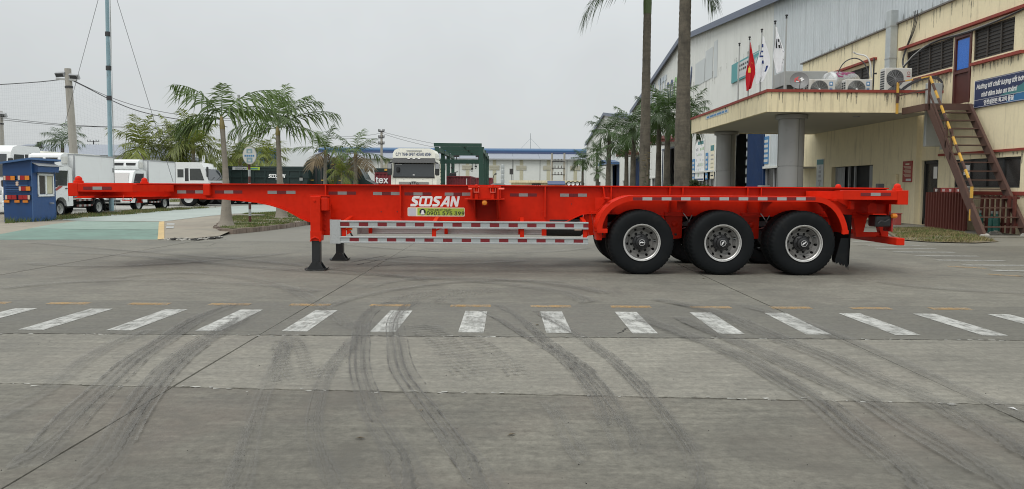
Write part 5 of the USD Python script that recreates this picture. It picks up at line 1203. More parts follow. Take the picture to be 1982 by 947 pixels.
# wall posters and box under the canopy
XU = XO - .2
for y0, y1, z0, z1, m_, lab in ((29.55, 30.25, 1.72, 2.56, 'poster_red', 'red framed notice on the yellow wall left of the dark lower door'), (37.9, 38.75, 1.55, 2.95, 'sticker_pale', 'pale notice board with a dark blue head on the yellow wall under the canopy')):
    p = thing('wall_notice', lab, 'notice', (XU, (y0 + y1) / 2, z0))
    put('board', MB().box(XU - .03, XU - .002, y0, y1, z0, z1), m_, p, smooth=False)
    if m_ == 'poster_red':
        put('heading', MB().box(XU - .036, XU - .0305, (y0 + y1) / 2 - .14, (y0 + y1) / 2 + .14, z1 - .15, z1 - .10), 'cream_print', p, smooth=False)
        for k in range(9): put('text_line', MB().box(XU - .036, XU - .0305, y0 + .08, y1 - .08 - .05 * (k % 3), z1 - .22 - k * .052, z1 - .205 - k * .052), 'cream_print', p, smooth=False)
        put('stamp', MB().box(XU - .036, XU - .0305, y0 + .05, y1 - .28, z0 + .04, z0 + .13), 'sticker_pale', p, smooth=False)
    else:
        put('heading', MB().box(XU - .036, XU - .0305, y0 + .03, y1 - .03, z1 - .28, z1 - .03), 'banner_teal', p, smooth=False)
        for k, (h, w_) in enumerate(((.16, .12), (.14, .3), (.14, .3), (.10, .4), (.2, .16))): put('mark', MB().box(XU - .036, XU - .0305, (y0 + y1) / 2 - w_ / 2, (y0 + y1) / 2 + w_ / 2, z1 - .50 - k * .22, z1 - .50 - k * .22 + h), 'trim_grey', p, smooth=False)
bx = thing('wall_box', 'small pale box fixed to the yellow wall left of the red notice', 'box', (XU, 30.75, 1.6))
put('case', MB().box(XU - .12, XU - .002, 30.6, 30.95, 1.62, 2.05, ch=.015), 'yellow_fascia', bx); put('tray', MB().box(XU - .18, XU - .12, 30.62, 30.93, 1.62, 1.68), 'yellow_fascia', bx)
# banner
YB0, YB1 = 21.6, 26.06; zb0, zb1 = 4.25, 5.19
bn = thing('safety_banner', 'navy and teal banner with white Vietnamese and Korean slogan on the office wall', 'banner', (XO, YB1, zb0))
fx = XO - .05
put('cloth', MB().box(fx, XO - .004, YB0, YB1, zb0, zb1), 'banner_navy', bn, smooth=False)
def bpoly(pts): return Polygon([(-(YB1 - a), zb0 + b) for a, b in pts])
put('swoosh', MB().prism(bpoly([(1.3, .27), (2.4, .52), (3.1, .93), (4.44, .93), (4.44, .27)]), (fx - .0005, 0, 0), MY, Z3, 0, .001), 'banner_teal', bn, smooth=False)
put('swoosh', MB().prism(bpoly([(1.6, .01), (2.2, .255), (4.44, .255), (4.44, .01)]), (fx - .0005, 0, 0), MY, Z3, 0, .001), 'banner_blue', bn, smooth=False)
for z in (.02, .26, .905): put('line', MB().box(fx - .003, fx - .0005, YB0, YB1, zb0 + z, zb0 + z + .014), 'grey_print', bn, smooth=False)
put('edge', MB().box(fx - .006, fx, YB1 - .012, YB1, zb0, zb1), 'white_print', bn, smooth=False)
put('slogan', write('Hướng tới chất lượng tốt hơn', (fx - .003, YB1 - 1.32, zb0 + .64), MY, Z3, .148, .003, bold=True, slant=.2, squeeze=.88), 'white_print', bn, smooth=False)
put('slogan', write('nhờ đảm bảo an toàn!', (fx - .003, YB1 - 1.28, zb0 + .355), MY, Z3, .148, .003, bold=True, slant=.2, squeeze=.86), 'white_print', bn, smooth=False)
put('slogan', write('안전실천은 최고의 품질', (fx - .003, YB1 - 1.30, zb0 + .085), MY, Z3, .125, .003, cjk=True, bold=True, squeeze=.92), 'white_print', bn, smooth=False)
# square drain duct and wall cables
dp = thing('drain_pipe', 'square grey downpipe on the yellow office wall behind the large fan unit', 'pipe', (XO, 31.6, 4.4))
for z0, z1 in ((4.4, 6.9), (6.91, 8.9)): put('pipe_section', MB().box(XO - .34, XO - .02, 31.45, 31.85, z0, z1, ch=.02), 'galvanised', dp)
for z in (5.4, 6.88, 8.2): put('pipe_band', MB().box(XO - .35, XO - .01, 31.44, 31.86, z, z + .05), 'grey_metal', dp)


def sag(p, q, s, n=14): p, q = np.array(p, float), np.array(q, float); k = np.linspace(0, 1, n)[:, None]; P = p + (q - p) * k; P[:, 2] -= (4 * k * (1 - k))[:, 0] * s; return P


def cable(name, pts, r, label, mat='wire_dark', group=None, parent=None):
    return put(name, MB().tube(pts, r, 5), mat, parent, label=None if parent else label, cat=None if parent else 'cable', group=group)


w = thing('wall_cable', 'bundle of black cables running up the yellow wall from the large fan unit', 'cable', (XO, 29, 5.5))
for k in range(3):
    cable('cable', spline([(XO - .3, 29.9 - k * .05, 6.0), (XO - .12, 30.6 + k * .05, 7.0), (XO - .1, 29.9 + k * .1, 8.0), (XO - .14, 29.8 + k * .12, 8.5)], 16), .016, '', parent=w)
    cable('cable', spline([(XO - .3, 30.4, 6.4 - k * .04), (XO - .06, 29.4, 6.98 - k * .03), (XO - .05, 27.3, 7.04 - k * .03), (XO - .06, 24.2, 7.1 - k * .02), (XO - .04, 21, 7.4)], 18), .016, '', mat='wire_dark' if k else 'ac_white', parent=w)
    cable('cable', spline([(14.9, 28.6, 5.1 + k * .05), (15.4, 28.3, 5.5 + k * .04), (15.9, 28.0, 5.55 + k * .04), (16.1, 27.9, 5.0)], 12), .02, '', parent=w)

# ---- entrance canopy
CX, CY0, CY1, CZ0, CZ1 = 9.52, 27.7, 39.2, 4.27, 4.98
can = thing('entrance_canopy', 'flat entrance canopy with cream fascia and red coping on round clad columns', 'canopy', (12.8, 33.4, 0))
put('slab', MB().box(CX + .12, XU - .002, CY0 + .12, CY1 - .12, CZ0 + .03, CZ0 + .3), 'soffit', can, smooth=False)
put('fascia', MB().box(CX, XU - .002, CY0, CY0 + .12, CZ0, CZ1), 'yellow_fascia', can, smooth=False)
put('fascia', MB().box(CX, CX + .12, CY0 + .121, CY1, CZ0, CZ1), 'yellow_fascia', can, smooth=False)
put('fascia', MB().box(CX + .121, XU - .002, CY1 - .12, CY1, CZ0, CZ1), 'yellow_fascia', can, smooth=False)
put('coping', MB().box(CX - .05, XU, CY0 - .05, CY0 + .2, CZ1, CZ1 + .1), 'brick_red_paint', can, smooth=False)
put('coping', MB().box(CX - .05, CX + .2, CY0 + .201, CY1 + .05, CZ1, CZ1 + .1), 'brick_red_paint', can, smooth=False)
put('drip_edge', MB().box(CX - .012, XU, CY0 - .012, CY0 + .01, CZ0 - .02, CZ0 + .03), 'yellow_fascia', can, smooth=False)
put('roof_deck', MB().box(CX + .13, XU - .01, CY0 + .13, CY1 - .13, CZ1 - .35, CZ1 - .3), 'flashing_dark', can, smooth=False)
put('sign_plate', MB().box(CX - .012, CX - .001, 32.6, 36.3, CZ0 + .46, CZ0 + .62), 'sticker_pale', can, smooth=False)
put('sign_text', [q.box(CX - .016, CX - .0125, 32.8 + .42 * k, 33.08 + .42 * k + .06 * (k % 3), CZ0 + .50, CZ0 + .58) for q in [MB()] for k in range(8)][-1], 'print_blue', can, smooth=False)
for cx, cy in ((11.0, 29.2), (11.05, 38.1)):
    col = put('column', MB().lathe([(.49, .06), (.49, 2.26), (.475, 2.265), (.475, 2.30), (.49, 2.305), (.49, 4.12)], (cx, cy, 0), n=40), 'column_clad', can)
    put('column_cap', MB().lathe([(.49, 4.10), (.60, 4.12), (.60, 4.27), (0, 4.28)], (cx, cy, 0), n=40), 'column_clad', col)
    put('column_joint', MB().box(cx + .10, cx + .13, cy - .483, cy - .40, .06, 4.1).box(cx - .495, cx - .4, cy - .015, cy + .015, .06, 4.1), 'seam_dark', col, smooth=False)
put('soffit_light', MB().lathe([(.12, 0), (.12, -.03), (0, -.03)], (13.7, 29.6, CZ0 + .03), n=18), 'trim_grey', can)
mt = thing('gas_meter_box', 'small grey cabinet standing behind the front column', 'cabinet', (10.35, 30.3, .06)); put('case', MB().box(10.2, 10.6, 30.2, 30.6, .06, 1.55, ch=.02), 'grey_metal', mt)

# flags on the canopy edge
FX = 10.15
fl = [('bare', 33.35), ('red', 31.95), ('company', 30.42), ('korea', 28.92), ('bare', 27.93)]
labs = ['bare steel flagpole left of the red flag', 'steel pole with a limp red flag bearing a yellow star', 'steel pole with a limp white flag with navy lettering', 'steel pole with a limp white flag with black bars', 'bare steel flagpole nearest the satellite dish']
for i, (kind, y) in enumerate(fl):
    x = FX if i < 4 else 10.22; t = thing('flagpole', labs[i], 'flagpole', (x, y, CZ1 - .3), group=None)
    put('pole', MB().tube([(x, y, CZ1 - .3), (x - .01, y, 6.2), (x + .005, y, 7.72)], [.034, .03, .024], 10), 'grey_metal', t)
    put('finial', MB().lathe([(.0, 7.7), (.03, 7.7), (.036, 7.74), (.02, 7.77), (.05, 7.80), (.05, 7.84), (0, 7.86)], (x, y, 0), n=12), 'dark_plastic', t)
    if kind == 'bare': continue
    f = thing('flag', {'red': 'limp red flag with a yellow star hanging on the second pole', 'company': 'limp white flag with navy lettering hanging on the third pole', 'korea': 'limp white flag with black bars hanging on the fourth pole'}[kind], 'flag', (x, y, 7.6))
    L, wmax = {'red': (2.05, .37), 'company': (1.95, .50), 'korea': (1.75, .50)}[kind]; ns, nt = 26, 30; P = np.zeros((nt, ns, 3)); rs = np.random.RandomState(i * 3 + 1)
    ph = rs.uniform(0, 6)
    for a in range(nt):
        tt = a / (nt - 1)
        w_ = wmax * (0.18 + .82 * min(1, tt / .62)) * (1 if tt < .65 else 1 - .45 * (tt - .65) / .35); lean = {'red': -.10 * max(0, tt - .4), 'company': -.22 * max(0, tt - .45), 'korea': .12 * tt}[kind]
        for b in range(ns):
            s = b / (ns - 1); fold = math.sin(s * 9.5 + tt * 1.6 + ph) * .065 * min(1, tt * 3) + math.sin(s * 4 + ph * 2) * .04
            P[a, b] = (x + .03 + lean + w_ * (s - (.35 if kind != 'korea' else .3)) + .02 * math.sin(tt * 7 + s * 5), y - .05 + fold, 7.6 - L * tt * (1 - .10 * s * tt) - .10 * s)
    put('cloth', MB().grid(P), {'red': 'flag_red', 'company': 'flag_white', 'korea': 'flag_white'}[kind], f, smooth=True)
    def patch(a0, a1, b0, b1, mat_, nm):
        Q = P[a0:a1 + 1, b0:b1 + 1].copy(); Q[:, :, 1] -= .02; put(nm, MB().grid(Q), mat_, f, smooth=True)
    if kind == 'red':
        patch(15, 18, 6, 11, 'flag_yellow', 'star'); patch(14, 15, 8, 9, 'flag_yellow', 'star'); patch(11, 12, 17, 19, 'flag_yellow', 'star')
    elif kind == 'company':
        for q in ((5, 7, 3, 12), (9, 13, 3, 5), (9, 10, 5, 11), (12, 13, 5, 11), (15, 17, 9, 13), (18, 22, 18, 21)): patch(*q, 'flag_navy', 'lettering')
    else:
        for q in ((7, 13, 6, 9), (7, 9, 11, 14), (11, 13, 11, 14), (7, 13, 16, 19), (20, 21, 17, 20), (22, 23, 17, 20)): patch(*q, 'black_print', 'bar')
        patch(14, 15, 18, 23, 'grey_print', 'bar')

# things on the canopy roof
ZC = CZ1 - .3
def fan_grille(mb, x, y, z, r_, n=9):
    for k in range(n): rr = r_ * (k + 1) / n; mb.tube([(x + rr * math.cos(a), y, z + rr * math.sin(a)) for a in np.linspace(0, 2 * math.pi, 29)], .006, 4, caps=False)
    for a in np.linspace(0, math.pi, 7)[:-1]: mb.beam((x - r_ * math.cos(a), y + .004, z - r_ * math.sin(a)), (x + r_ * math.cos(a), y + .004, z + r_ * math.sin(a)), .008, .006)
    return mb
for u0, u1, lab in ((1565.5, 1617, 'white air conditioner unit next to the satellite dish on the canopy'), (1638, 1688.5, 'white air conditioner unit below the arched black hose on the canopy')):
    Yf = 28.5; x0, x1 = at(u0, 165, Yf)[0], at(u1, 165, Yf)[0]; z0, z1 = CZ1 - .12, at(u0, 153.5, Yf)[2]
    ac = thing('ac_unit', lab, 'air conditioner', ((x0 + x1) / 2, Yf + .2, ZC))
    put('case', MB().box(x0, x1, Yf, Yf + .42, z0, z1, ch=.02), 'ac_white', ac)
    xm = x0 + (x1 - x0) * .40; zc = z1 - .38
    put('fan_recess', MB().lathe([(0, 0), (.34, 0), (.34, .004), (0, .004)][::-1], (xm, Yf - .002, zc), (0, -1, 0), 32), 'dark_plastic', ac)
    put('fan_grille', fan_grille(MB(), xm, Yf - .014, zc, .32), 'grey_metal', ac); put('fan_hub', MB().lathe([(.04, 0), (.03, .02), (0, .02)], (xm, Yf - .016, zc), (0, -1, 0), 12), 'white_print', ac)
    put('badge', MB().box(x1 - .23, x1 - .10, Yf - .008, Yf - .001, z1 - .24, z1 - .09), 'print_blue', ac, smooth=False); put('badge', MB().box(x1 - .2, x1 - .13, Yf - .012, Yf - .0085, z1 - .2, z1 - .13), 'white_print', ac, smooth=False)
    for k in range(3): put('badge', MB().box(x1 - .22, x1 - .11, Yf - .008, Yf - .001, z1 - .34 - k * .04, z1 - .32 - k * .04), 'print_blue', ac, smooth=False)
    for a in range(6):
        for b in range(2): put('side_vent', MB().box(x0 - .006, x0 - .001, Yf + .08 + b * .17, Yf + .2 + b * .17, z1 - .16 - a * .09, z1 - .10 - a * .09), 'dark_plastic', ac, smooth=False)
    for dx in (.1, x1 - x0 - .16): put('foot', MB().box(x0 + dx, x0 + dx + .06, Yf + .03, Yf + .4, ZC, z0), 'grey_metal', ac, smooth=False)
Yf = 28.7; x0, x1 = at(1713, 160, Yf)[0], at(1765, 160, Yf)[0]; z1 = at(1740, 131.5, Yf)[2]
ac = thing('fan_unit', 'large grey twin fan air conditioner unit at the right end of the canopy', 'air conditioner', ((x0 + x1) / 2, Yf + .2, ZC))
put('case', MB().box(x0, x1, Yf, Yf + .42, ZC + .05, z1, ch=.02), 'ac_white', ac)
for zc in (z1 - .40, z1 - 1.03):
    xm = x0 + .38
    put('fan_recess', MB().lathe([(0, 0), (.33, 0), (.33, .004), (0, .004)][::-1], (xm, Yf - .002, zc), (0, -1, 0), 32), 'dark_plastic', ac); put('fan_grille', fan_grille(MB(), xm, Yf - .014, zc, .30, 7), 'trim_grey', ac)
put('maker_badge', MB().lathe([(.06, 0), (.06, .004), (.045, .004), (.045, 0)], (x1 - .14, Yf - .001, z1 - .2), (0, -1, 0), 18), 'poster_red', ac); put('maker_badge', MB().box(x1 - .21, x1 - .07, Yf - .006, Yf - .001, z1 - .34, z1 - .30), 'poster_red', ac, smooth=False)
for a in range(13): put('side_vent', MB().box(x0 - .006, x0 - .001, Yf + .06, Yf + .36, z1 - .16 - a * .09, z1 - .11 - a * .09), 'dark_plastic', ac, smooth=False)
for dx in (.1, x1 - x0 - .16): put('foot', MB().box(x0 + dx, x0 + dx + .06, Yf + .03, Yf + .4, ZC, ZC + .05), 'grey_metal', ac, smooth=False)
# satellite dish
c = at(1547, 156, 28.6); ds = thing('satellite_dish', 'grey satellite dish with red and white lettering on the canopy edge', 'satellite dish', (c[0], 28.7, ZC))
ax = np.array([-.25, -.90, .32]); ax /= np.linalg.norm(ax)
b1 = np.cross(ax, Z3); b1 /= np.linalg.norm(b1); b2 = np.cross(b1, ax)
put('dish', MB().lathe([(0, -.085), (.12, -.078), (.24, -.05), (.34, 0), (.345, .005), (.345, -.004), (.24, -.062), (.12, -.09), (0, -.098)], c, ax, 40), 'dish_grey', ds, smooth=50)
put('lettering', MB().prism(affinity.translate(text('K', .24, bold=True), -.07, 0), c - ax * .066 + b2 * (-.02), -b1, b2, 0, .004), 'print_red', ds, smooth=False)
put('lettering', MB().prism(affinity.translate(text('+', .22, bold=True), .10, 0), c - ax * .05 + b2 * (-.02), -b1, b2, 0, .004), 'white_print', ds, smooth=False)
put('mast', MB().tube([(c[0] - .12, 28.75, ZC), (c[0] - .12, 28.75, c[2] - .05), c - ax * .1], .045, 10), 'galvanised', ds)
put('feed_arm', MB().tube([c + b2 * -.34, c + ax * .4 + b2 * -.2], .012, 6), 'dark_plastic', ds); put('feed', MB().cyl(c + ax * .36 + b2 * -.2, c + ax * .46 + b2 * -.16, .03, n=8), 'ac_white', ds)
# equipment box, water tank, hoses
eb = thing('roof_box', 'grey sheet metal box with a dark opening behind the satellite dish', 'equipment box', (12.4, 31.5, ZC))
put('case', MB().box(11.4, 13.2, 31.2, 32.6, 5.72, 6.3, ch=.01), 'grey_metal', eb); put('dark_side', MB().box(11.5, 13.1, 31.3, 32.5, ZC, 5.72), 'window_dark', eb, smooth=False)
for x in (11.4, 12.2, 13.1): put('leg', MB().box(x, x + .1, 31.19, 31.29, ZC, 5.719), 'grey_metal', eb, smooth=False)
tk = thing('water_tank', 'horizontal steel water tank with a worn purple pattern between the air conditioners', 'water tank', (13.9, 31.0, ZC))
ca = at(1630, 168, 30.4); put('barrel', MB().lathe([(0, -.75), (.3, -.72), (.5, -.6), (.56, -.45), (.56, .45), (.5, .6), (.3, .72), (0, .75)], (ca[0], 30.6, 5.62), (1, .25, 0), 36), 'steel_tank', tk)
rs = np.random.RandomState(4); tp = MB()
axx = np.array([1, .25, 0]) / math.hypot(1, .25); e1 = np.array([.25, -1, 0]) / math.hypot(1, .25)
for k in range(26):
    h = rs.uniform(-.45, .45); th = rs.uniform(.5, 1.25) if h < 0 else rs.uniform(.85, 1.5); r0 = .563; a = rs.uniform(.03, .08); b_ = rs.uniform(.05, .12)
    Q = [np.array([ca[0], 30.6, 5.62]) + axx * (h + dh) + r0 * (math.cos(th + dt) * e1 + math.sin(th + dt) * Z3) for dh, dt in ((-a, -b_), (a, -b_), (a, b_), (-a, b_))]; tp.add(Q, [[0, 1, 2, 3]])
put('pattern', tp, 'tank_purple', tk, smooth=False)
for dx in (-.4, .4): put('cradle', MB().box(ca[0] + dx - .05, ca[0] + dx + .05, 30.2, 31.0, ZC, 5.2), 'grey_metal', tk, smooth=False)
hs = thing('roof_hose', 'black hose arching over the water tank and the right air conditioner', 'hose', (14.2, 29.5, 5.7))
A = [at(1623, 140, 29.8), at(1630, 126, 29.8), at(1642, 116, 29.8), at(1655, 113, 29.7), at(1668, 118, 29.6), at(1677, 130, 29.5), at(1682, 152, 29.4)]
put('hose', MB().tube(spline(A, 24), .022, 8), 'wire_dark', hs); put('hose', MB().tube(spline([at(1652, 101, 29.9), at(1660, 105, 29.9), at(1676, 109, 29.7), at(1684, 122, 29.6), at(1687, 150, 29.6)], 20), .03, 8), 'ac_white', hs)
ap = thing('roof_post', 'thin dark post between the right air conditioner and the fan unit', 'post', (at(1691, 140, 29)[0], 29, ZC)); x = at(1691, 140, 29)[0]
put('post', MB().box(x - .02, x + .02, 28.98, 29.02, ZC, at(1691, 113, 29)[2]).box(x, x + .12, 28.985, 29.015, at(1691, 144, 29)[2], at(1691, 141, 29)[2]), 'dark_plastic', ap, smooth=False)

# ---- steel stair
SX0, SX1 = 14.62, 15.98; PT = (26.15, 4.40); PB = (22.85, 0.0)
st = thing('steel_stair', 'brown steel outside stair with a yellow striped handrail against the office wall', 'stair', (15.3, 24.5, 0))
dy, dz = PT[0] - PB[0], PT[1] - PB[1]; ln = math.hypot(dy, dz)
for x in (SX0, SX1): put('stringer', MB().hexa([(x - .05, PB[0] + .17, 0), (x + .05, PB[0] + .17, 0), (x + .05, PB[0] - .17, 0), (x - .05, PB[0] - .17, 0), (x - .05, PT[0] + .16, PT[1]), (x + .05, PT[0] + .16, PT[1]), (x + .05, PT[0] - .18, PT[1]), (x - .05, PT[0] - .18, PT[1])]), 'stair_brown', st, smooth=False)
for k in range(1, 15):
    f_ = k / 15; y, z = PB[0] + dy * f_, PB[1] + dz * f_; put('tread', MB().box(SX0 + .051, SX1 - .051, y - .12, y + .14, z - .035, z), 'stair_brown', st, smooth=False)
put('landing', MB().box(SX0 - .05, XO - .04, PT[0] - .1, 27.62, PT[1] - .06, PT[1]), 'stair_brown', st, smooth=False)
put('landing_beam', MB().box(SX0 - .14, SX0 - .051, PT[0] - .02, 27.64, PT[1] - .22, PT[1] + .02), 'stair_brown', st, smooth=False)
put('landing_beam', MB().box(SX0 - .05, SX1 + .05, PT[0] - .17, PT[0] - .101, PT[1] - .22, PT[1] + .01), 'stair_brown', st, smooth=False)
put('landing_post', MB().box(SX1 - .1, SX1 - .02, 27.45, 27.55, 2.9, PT[1] - .06), 'galvanised', st, smooth=False)
# railing: striped brown and yellow
def striped(p, q, n, w_, first=0, name='handrail'):
    p, q = np.asarray(p, float), np.asarray(q, float)
    for k in range(n): put(name, MB().beam(p + (q - p) * k / n, p + (q - p) * (k + 1) / n, w_, w_), 'safety_yellow' if (k + first) % 2 == 0 else 'stair_brown', st, smooth=False)
xr = SX0 - .02; hr = .95
top_, bot_ = np.array([xr, PT[0] - .05, PT[1] + hr]), np.array([xr, PB[0] + .62, .62 + hr * .95])
striped(top_, bot_, 14, .06, 0)
put('mid_rail', MB().beam((xr, PT[0] - .05, PT[1] + .42), (xr, PB[0] + .62, 1.0), .045, .045), 'stair_brown', st, smooth=False)
striped(bot_, (xr, PB[0] + .62, .45), 3, .065, 0, 'rail_post')
for f_ in (.55, .64): y = PB[0] + dy * f_ ; z = dz * f_; put('rail_post', MB().box(xr - .03, xr + .03, y - .03, y + .03, z, z + 1.0), 'stair_brown', st, smooth=False)
put('rail_post', MB().box(xr - .035, xr + .035, PT[0] - .085, PT[0] - .015, PT[1] - .1, PT[1] + hr), 'stair_brown', st, smooth=False)
xq = at(1736, 205, 27.6)[0]
striped((xq, 27.58, PT[1] - .2), (xq, 27.58, PT[1] + .95), 3, .065, 0, 'rail_post')
striped((xq, 27.58, PT[1] + .95), top_, 4, .045, 1)
put('mid_rail', MB().beam((xq, 27.58, PT[1] + .45), (xr, PT[0] - .05, PT[1] + .52), .045, .045), 'stair_brown', st, smooth=False)
sb = put('duct', MB().box(15.2, 15.75, 27.30, 27.44, 3.0, 5.3, ch=.01), 'galvanised', st)

# ---- slat fence, gas cylinders and crates under the stair
fn = thing('slat_fence', 'dark red upright slat enclosure beside the foot of the brown stair', 'fence', (15.4, 26.2, 0))
n = 15
for k in range(n):
    y = 25.15 + (27.45 - 25.15) * k / (n - 1); put('slat', MB().box(15.40, 15.47, y - .028, y + .028, .03 - .0 * k, 1.33), 'fence_red', fn, smooth=False)
for z in (.12, 1.22): put('rail', MB().box(15.475, 15.51, 25.12, 27.48, z, z + .06), 'fence_red', fn, smooth=False)
put('backing', MB().box(15.515, 15.525, 25.12, 27.48, .05, 1.3), 'fence_red', fn, smooth=False)
for k in range(7):
    y = 24.95 - k * .27; put('slat', MB().box(15.86, 15.92, y - .05, y + .05, .05, 1.25), 'fence_red', fn, smooth=False)
for z in (.3, 1.14): put('rail', MB().box(15.925, 15.95, 23.2, 25.1, z, z + .08), 'fence_red', fn, smooth=False)
for k, (x, y) in enumerate(((15.72, 24.75), (15.72, 24.15), (15.72, 23.9))):
    g_ = thing('gas_cylinder', ('green gas cylinder nearest the slat fence corner', 'green gas cylinder in the middle behind the stair', 'green gas cylinder farthest right behind the stair')[k], 'gas cylinder', (x, y, 0))
    put('body', MB().lathe([(0, .02), (.09, .02), (.10, .05), (.10, .48), (.06, .58), (.03, .60), (.03, .66), (0, .66)], (x, y, 0), n=16), 'bottle_green', g_); put('valve', MB().box(x - .03, x + .03, y - .015, y + .015, .66, .74), 'galvanised', g_, smooth=False)
for k, (y, c_) in enumerate(((26.9, 'door_brown'), (26.45, 'poster_red'), (26.05, 'poster_red'), (25.6, 'poster_red'))):
    g_ = thing('crate', ('dark red crate leftmost on top of the slat fence', 'dull red crate second from the left on the slat fence', 'dull red crate third from the left on the slat fence', 'dull red crate nearest the stair on the slat fence')[k], 'crate', (15.62, y, 1.33))
    put('body', MB().box(15.45, 15.8, y - .19, y + .19, 1.331, 1.49, ch=.01), c_, g_)
    put('mark', MB().box(15.444, 15.4495, y - .06, y - .02, 1.36, 1.45).box(15.444, 15.4495, y + .02, y + .05, 1.36, 1.45), 'white_print', g_, smooth=False)
bg = thing('hand_bag', 'white bag with a dark handle on the fence beside the stair', 'bag', (15.62, 25.25, 1.33)); put('body', MB().box(15.5, 15.75, 25.2, 25.45, 1.331, 1.55, ch=.03), 'ac_white', bg); put('handle', MB().tube(spline([(15.62, 25.2, 1.5), (15.62, 25.22, 1.66), (15.62, 25.4, 1.68), (15.62, 25.45, 1.52)], 10), .02, 6), 'dark_plastic', bg)
rk = MB()
for p, s in (((14.62, 22.75, .02), .09), ((15.3, 23.3, .05), .12), ((15.9, 22.7, .03), .12)):
    m_ = trimesh.creation.icosphere(2, s); v = np.array(m_.vertices) * [1.4, 1, .7]; v *= 1 + .25 * np.sin(v[:, :1] * 40 + v[:, 1:2] * 33); o = put('stone', (v + p, m_.faces), 'chip_pale', None, label={.09: 'small pale stone at the left foot of the stair', .12: 'brown grey stone below the stair treads'}[s] if p[0] < 15.5 else 'grey stone at the right foot of the stair', cat='stone')
ex = thing('fire_extinguisher', 'small red cabinet on the ground left of the yellow wall corner', 'cabinet', (14.2, 28.6, 0)); xx = at(1737, 425, 28.6); put('case', MB().box(xx[0] - .14, xx[0] + .1, 28.5, 28.8, .06, .48, ch=.01), 'poster_red', ex); put('lid', MB().box(xx[0] - .16, xx[0] + .12, 28.48, 28.82, .48, .51), 'poster_red', ex)

# rain streaks and mildew on the painted walls
def streaks(name, n, y0, y1, ztop, lmin, lmax, x, seed, parent, up=False, w=(.02, .12)):
    r = np.random.RandomState(seed); m = MB()
    for k in range(n):
        y, L, ww = r.uniform(y0, y1), r.uniform(lmin, lmax) * r.uniform(.4, 1), r.uniform(*w); e = L if up else -L
        P = [(x, y + ww / 2, ztop), (x, y - ww / 2, ztop), (x - .0004 * (k % 7), y - ww * .12, ztop + e), (x - .0004 * (k % 7), y + ww * .12, ztop + e)]
        m.add(P if not up else P[::-1], [[0, 1, 2, 3]])
    put(name, m, 'mildew', parent, smooth=False, kind='stuff')
streaks('rain_streaks', 34, 27.4, 31.0, 5.73, .2, .75, XO - .004, 1, office); streaks('rain_streaks', 26, 23.6, 26.3, 5.73, .2, .6, XO - .004, 2, office); streaks('rain_streaks', 24, 23.7, 31.0, 8.28, .3, 1.0, XO - .004, 3, office); streaks('rain_streaks', 18, 31.5, 41, 8.28, .3, .9, XO - .004, 4, office); streaks('rain_streaks', 12, 22, 28, 2.66, .15, .5, XO - .004, 5, office)
streaks('mildew', 130, 18.5, 41.2, 8.37, .1, .55, XH - .034, 6, hall1, up=True, w=(.04, .16)); streaks('mildew', 40, 48, 98, 10.9, .6, 2.5, XH - .034, 9, hall1, w=(.05, .25))
m = MB(); r = np.random.RandomState(7)
for k in range(46):
    x, L, ww = r.uniform(CX + .1, 15.6), r.uniform(.08, .5), r.uniform(.02, .09); m.add([(x - ww / 2, CY0 - .003, CZ1), (x + ww / 2, CY0 - .003, CZ1), (x + ww * .1, CY0 - .003 - .0003 * (k % 5), CZ1 - L), (x - ww * .1, CY0 - .003 - .0003 * (k % 5), CZ1 - L)], [[0, 3, 2, 1]])
put('rain_streaks', m, 'mildew', can, smooth=False, kind='stuff')
streaks('rain_streaks', 40, CY0 + .3, CY1 - .2, CZ1, .08, .45, CX - .003, 8, can)

# ------------------------------------------------------------ left: booth, trucks, poles
# blue guard booth
B = gr(64, 429.7, .13); A_ = np.array([-16.96, 25.05, .12])
ux = (B - A_); ux[2] = 0; bw = np.linalg.norm(ux); ux /= bw; uy = np.array([-ux[1], ux[0], 0]); bd = 1.62; bh = 2.02
booth = thing('guard_booth', 'small blue painted metal guard booth with truck tail lamps on its front', 'booth', tuple(A_))
def bp(a, b, z): return A_ + ux * a + uy * b + Z3 * z
def bbox(a0, a1, b0, b1, z0, z1): return MB().obox(bp(a0, b0, z0), ux, uy, Z3, a1 - a0, b1 - b0, z1 - z0)
put('body', bbox(0, bw, 0, bd, -.05, bh), 'blue_paint', booth, smooth=False)
put('roof', MB().hexa([bp(-.16, -.12, 1.93), bp(bw + .05, -.16, 2.10), bp(bw + .12, bd + .2, 2.10), bp(-.2, bd + .2, 1.93), bp(-.16, -.12, 1.99), bp(bw + .05, -.16, 2.17), bp(bw + .12, bd + .2, 2.17), bp(-.2, bd + .2, 1.99)]), 'blue_light', booth, smooth=False)
put('gable_panel', MB().hexa([bp(.0, .002, bh), bp(bw - .002, .002, bh), bp(bw - .002, bd - .01, bh), bp(0, bd - .01, bh), bp(0, .002, bh + .005), bp(bw - .002, .002, 2.10), bp(bw - .002, bd - .01, 2.10), bp(0, bd - .01, bh + .005)]), 'blue_paint', booth, smooth=False)
for k in range(7): put('louvre_slat', MB().obox(bp(.08, -.03, 1.0 + k * .075), ux, uy, np.array([0, 0, 1.0]), bw - .2, .029, .032), 'blue_light' if k % 2 else 'blue_paint', booth, smooth=False)
put('wall_seam', bbox(bw - .012, bw + .008, -.008, .01, 0, bh), 'blue_light', booth, smooth=False)
for b in (bd * .97,): put('wall_seam', bbox(bw - .005, bw + .008, b, b + .02, 0, bh), 'blue_light', booth, smooth=False)
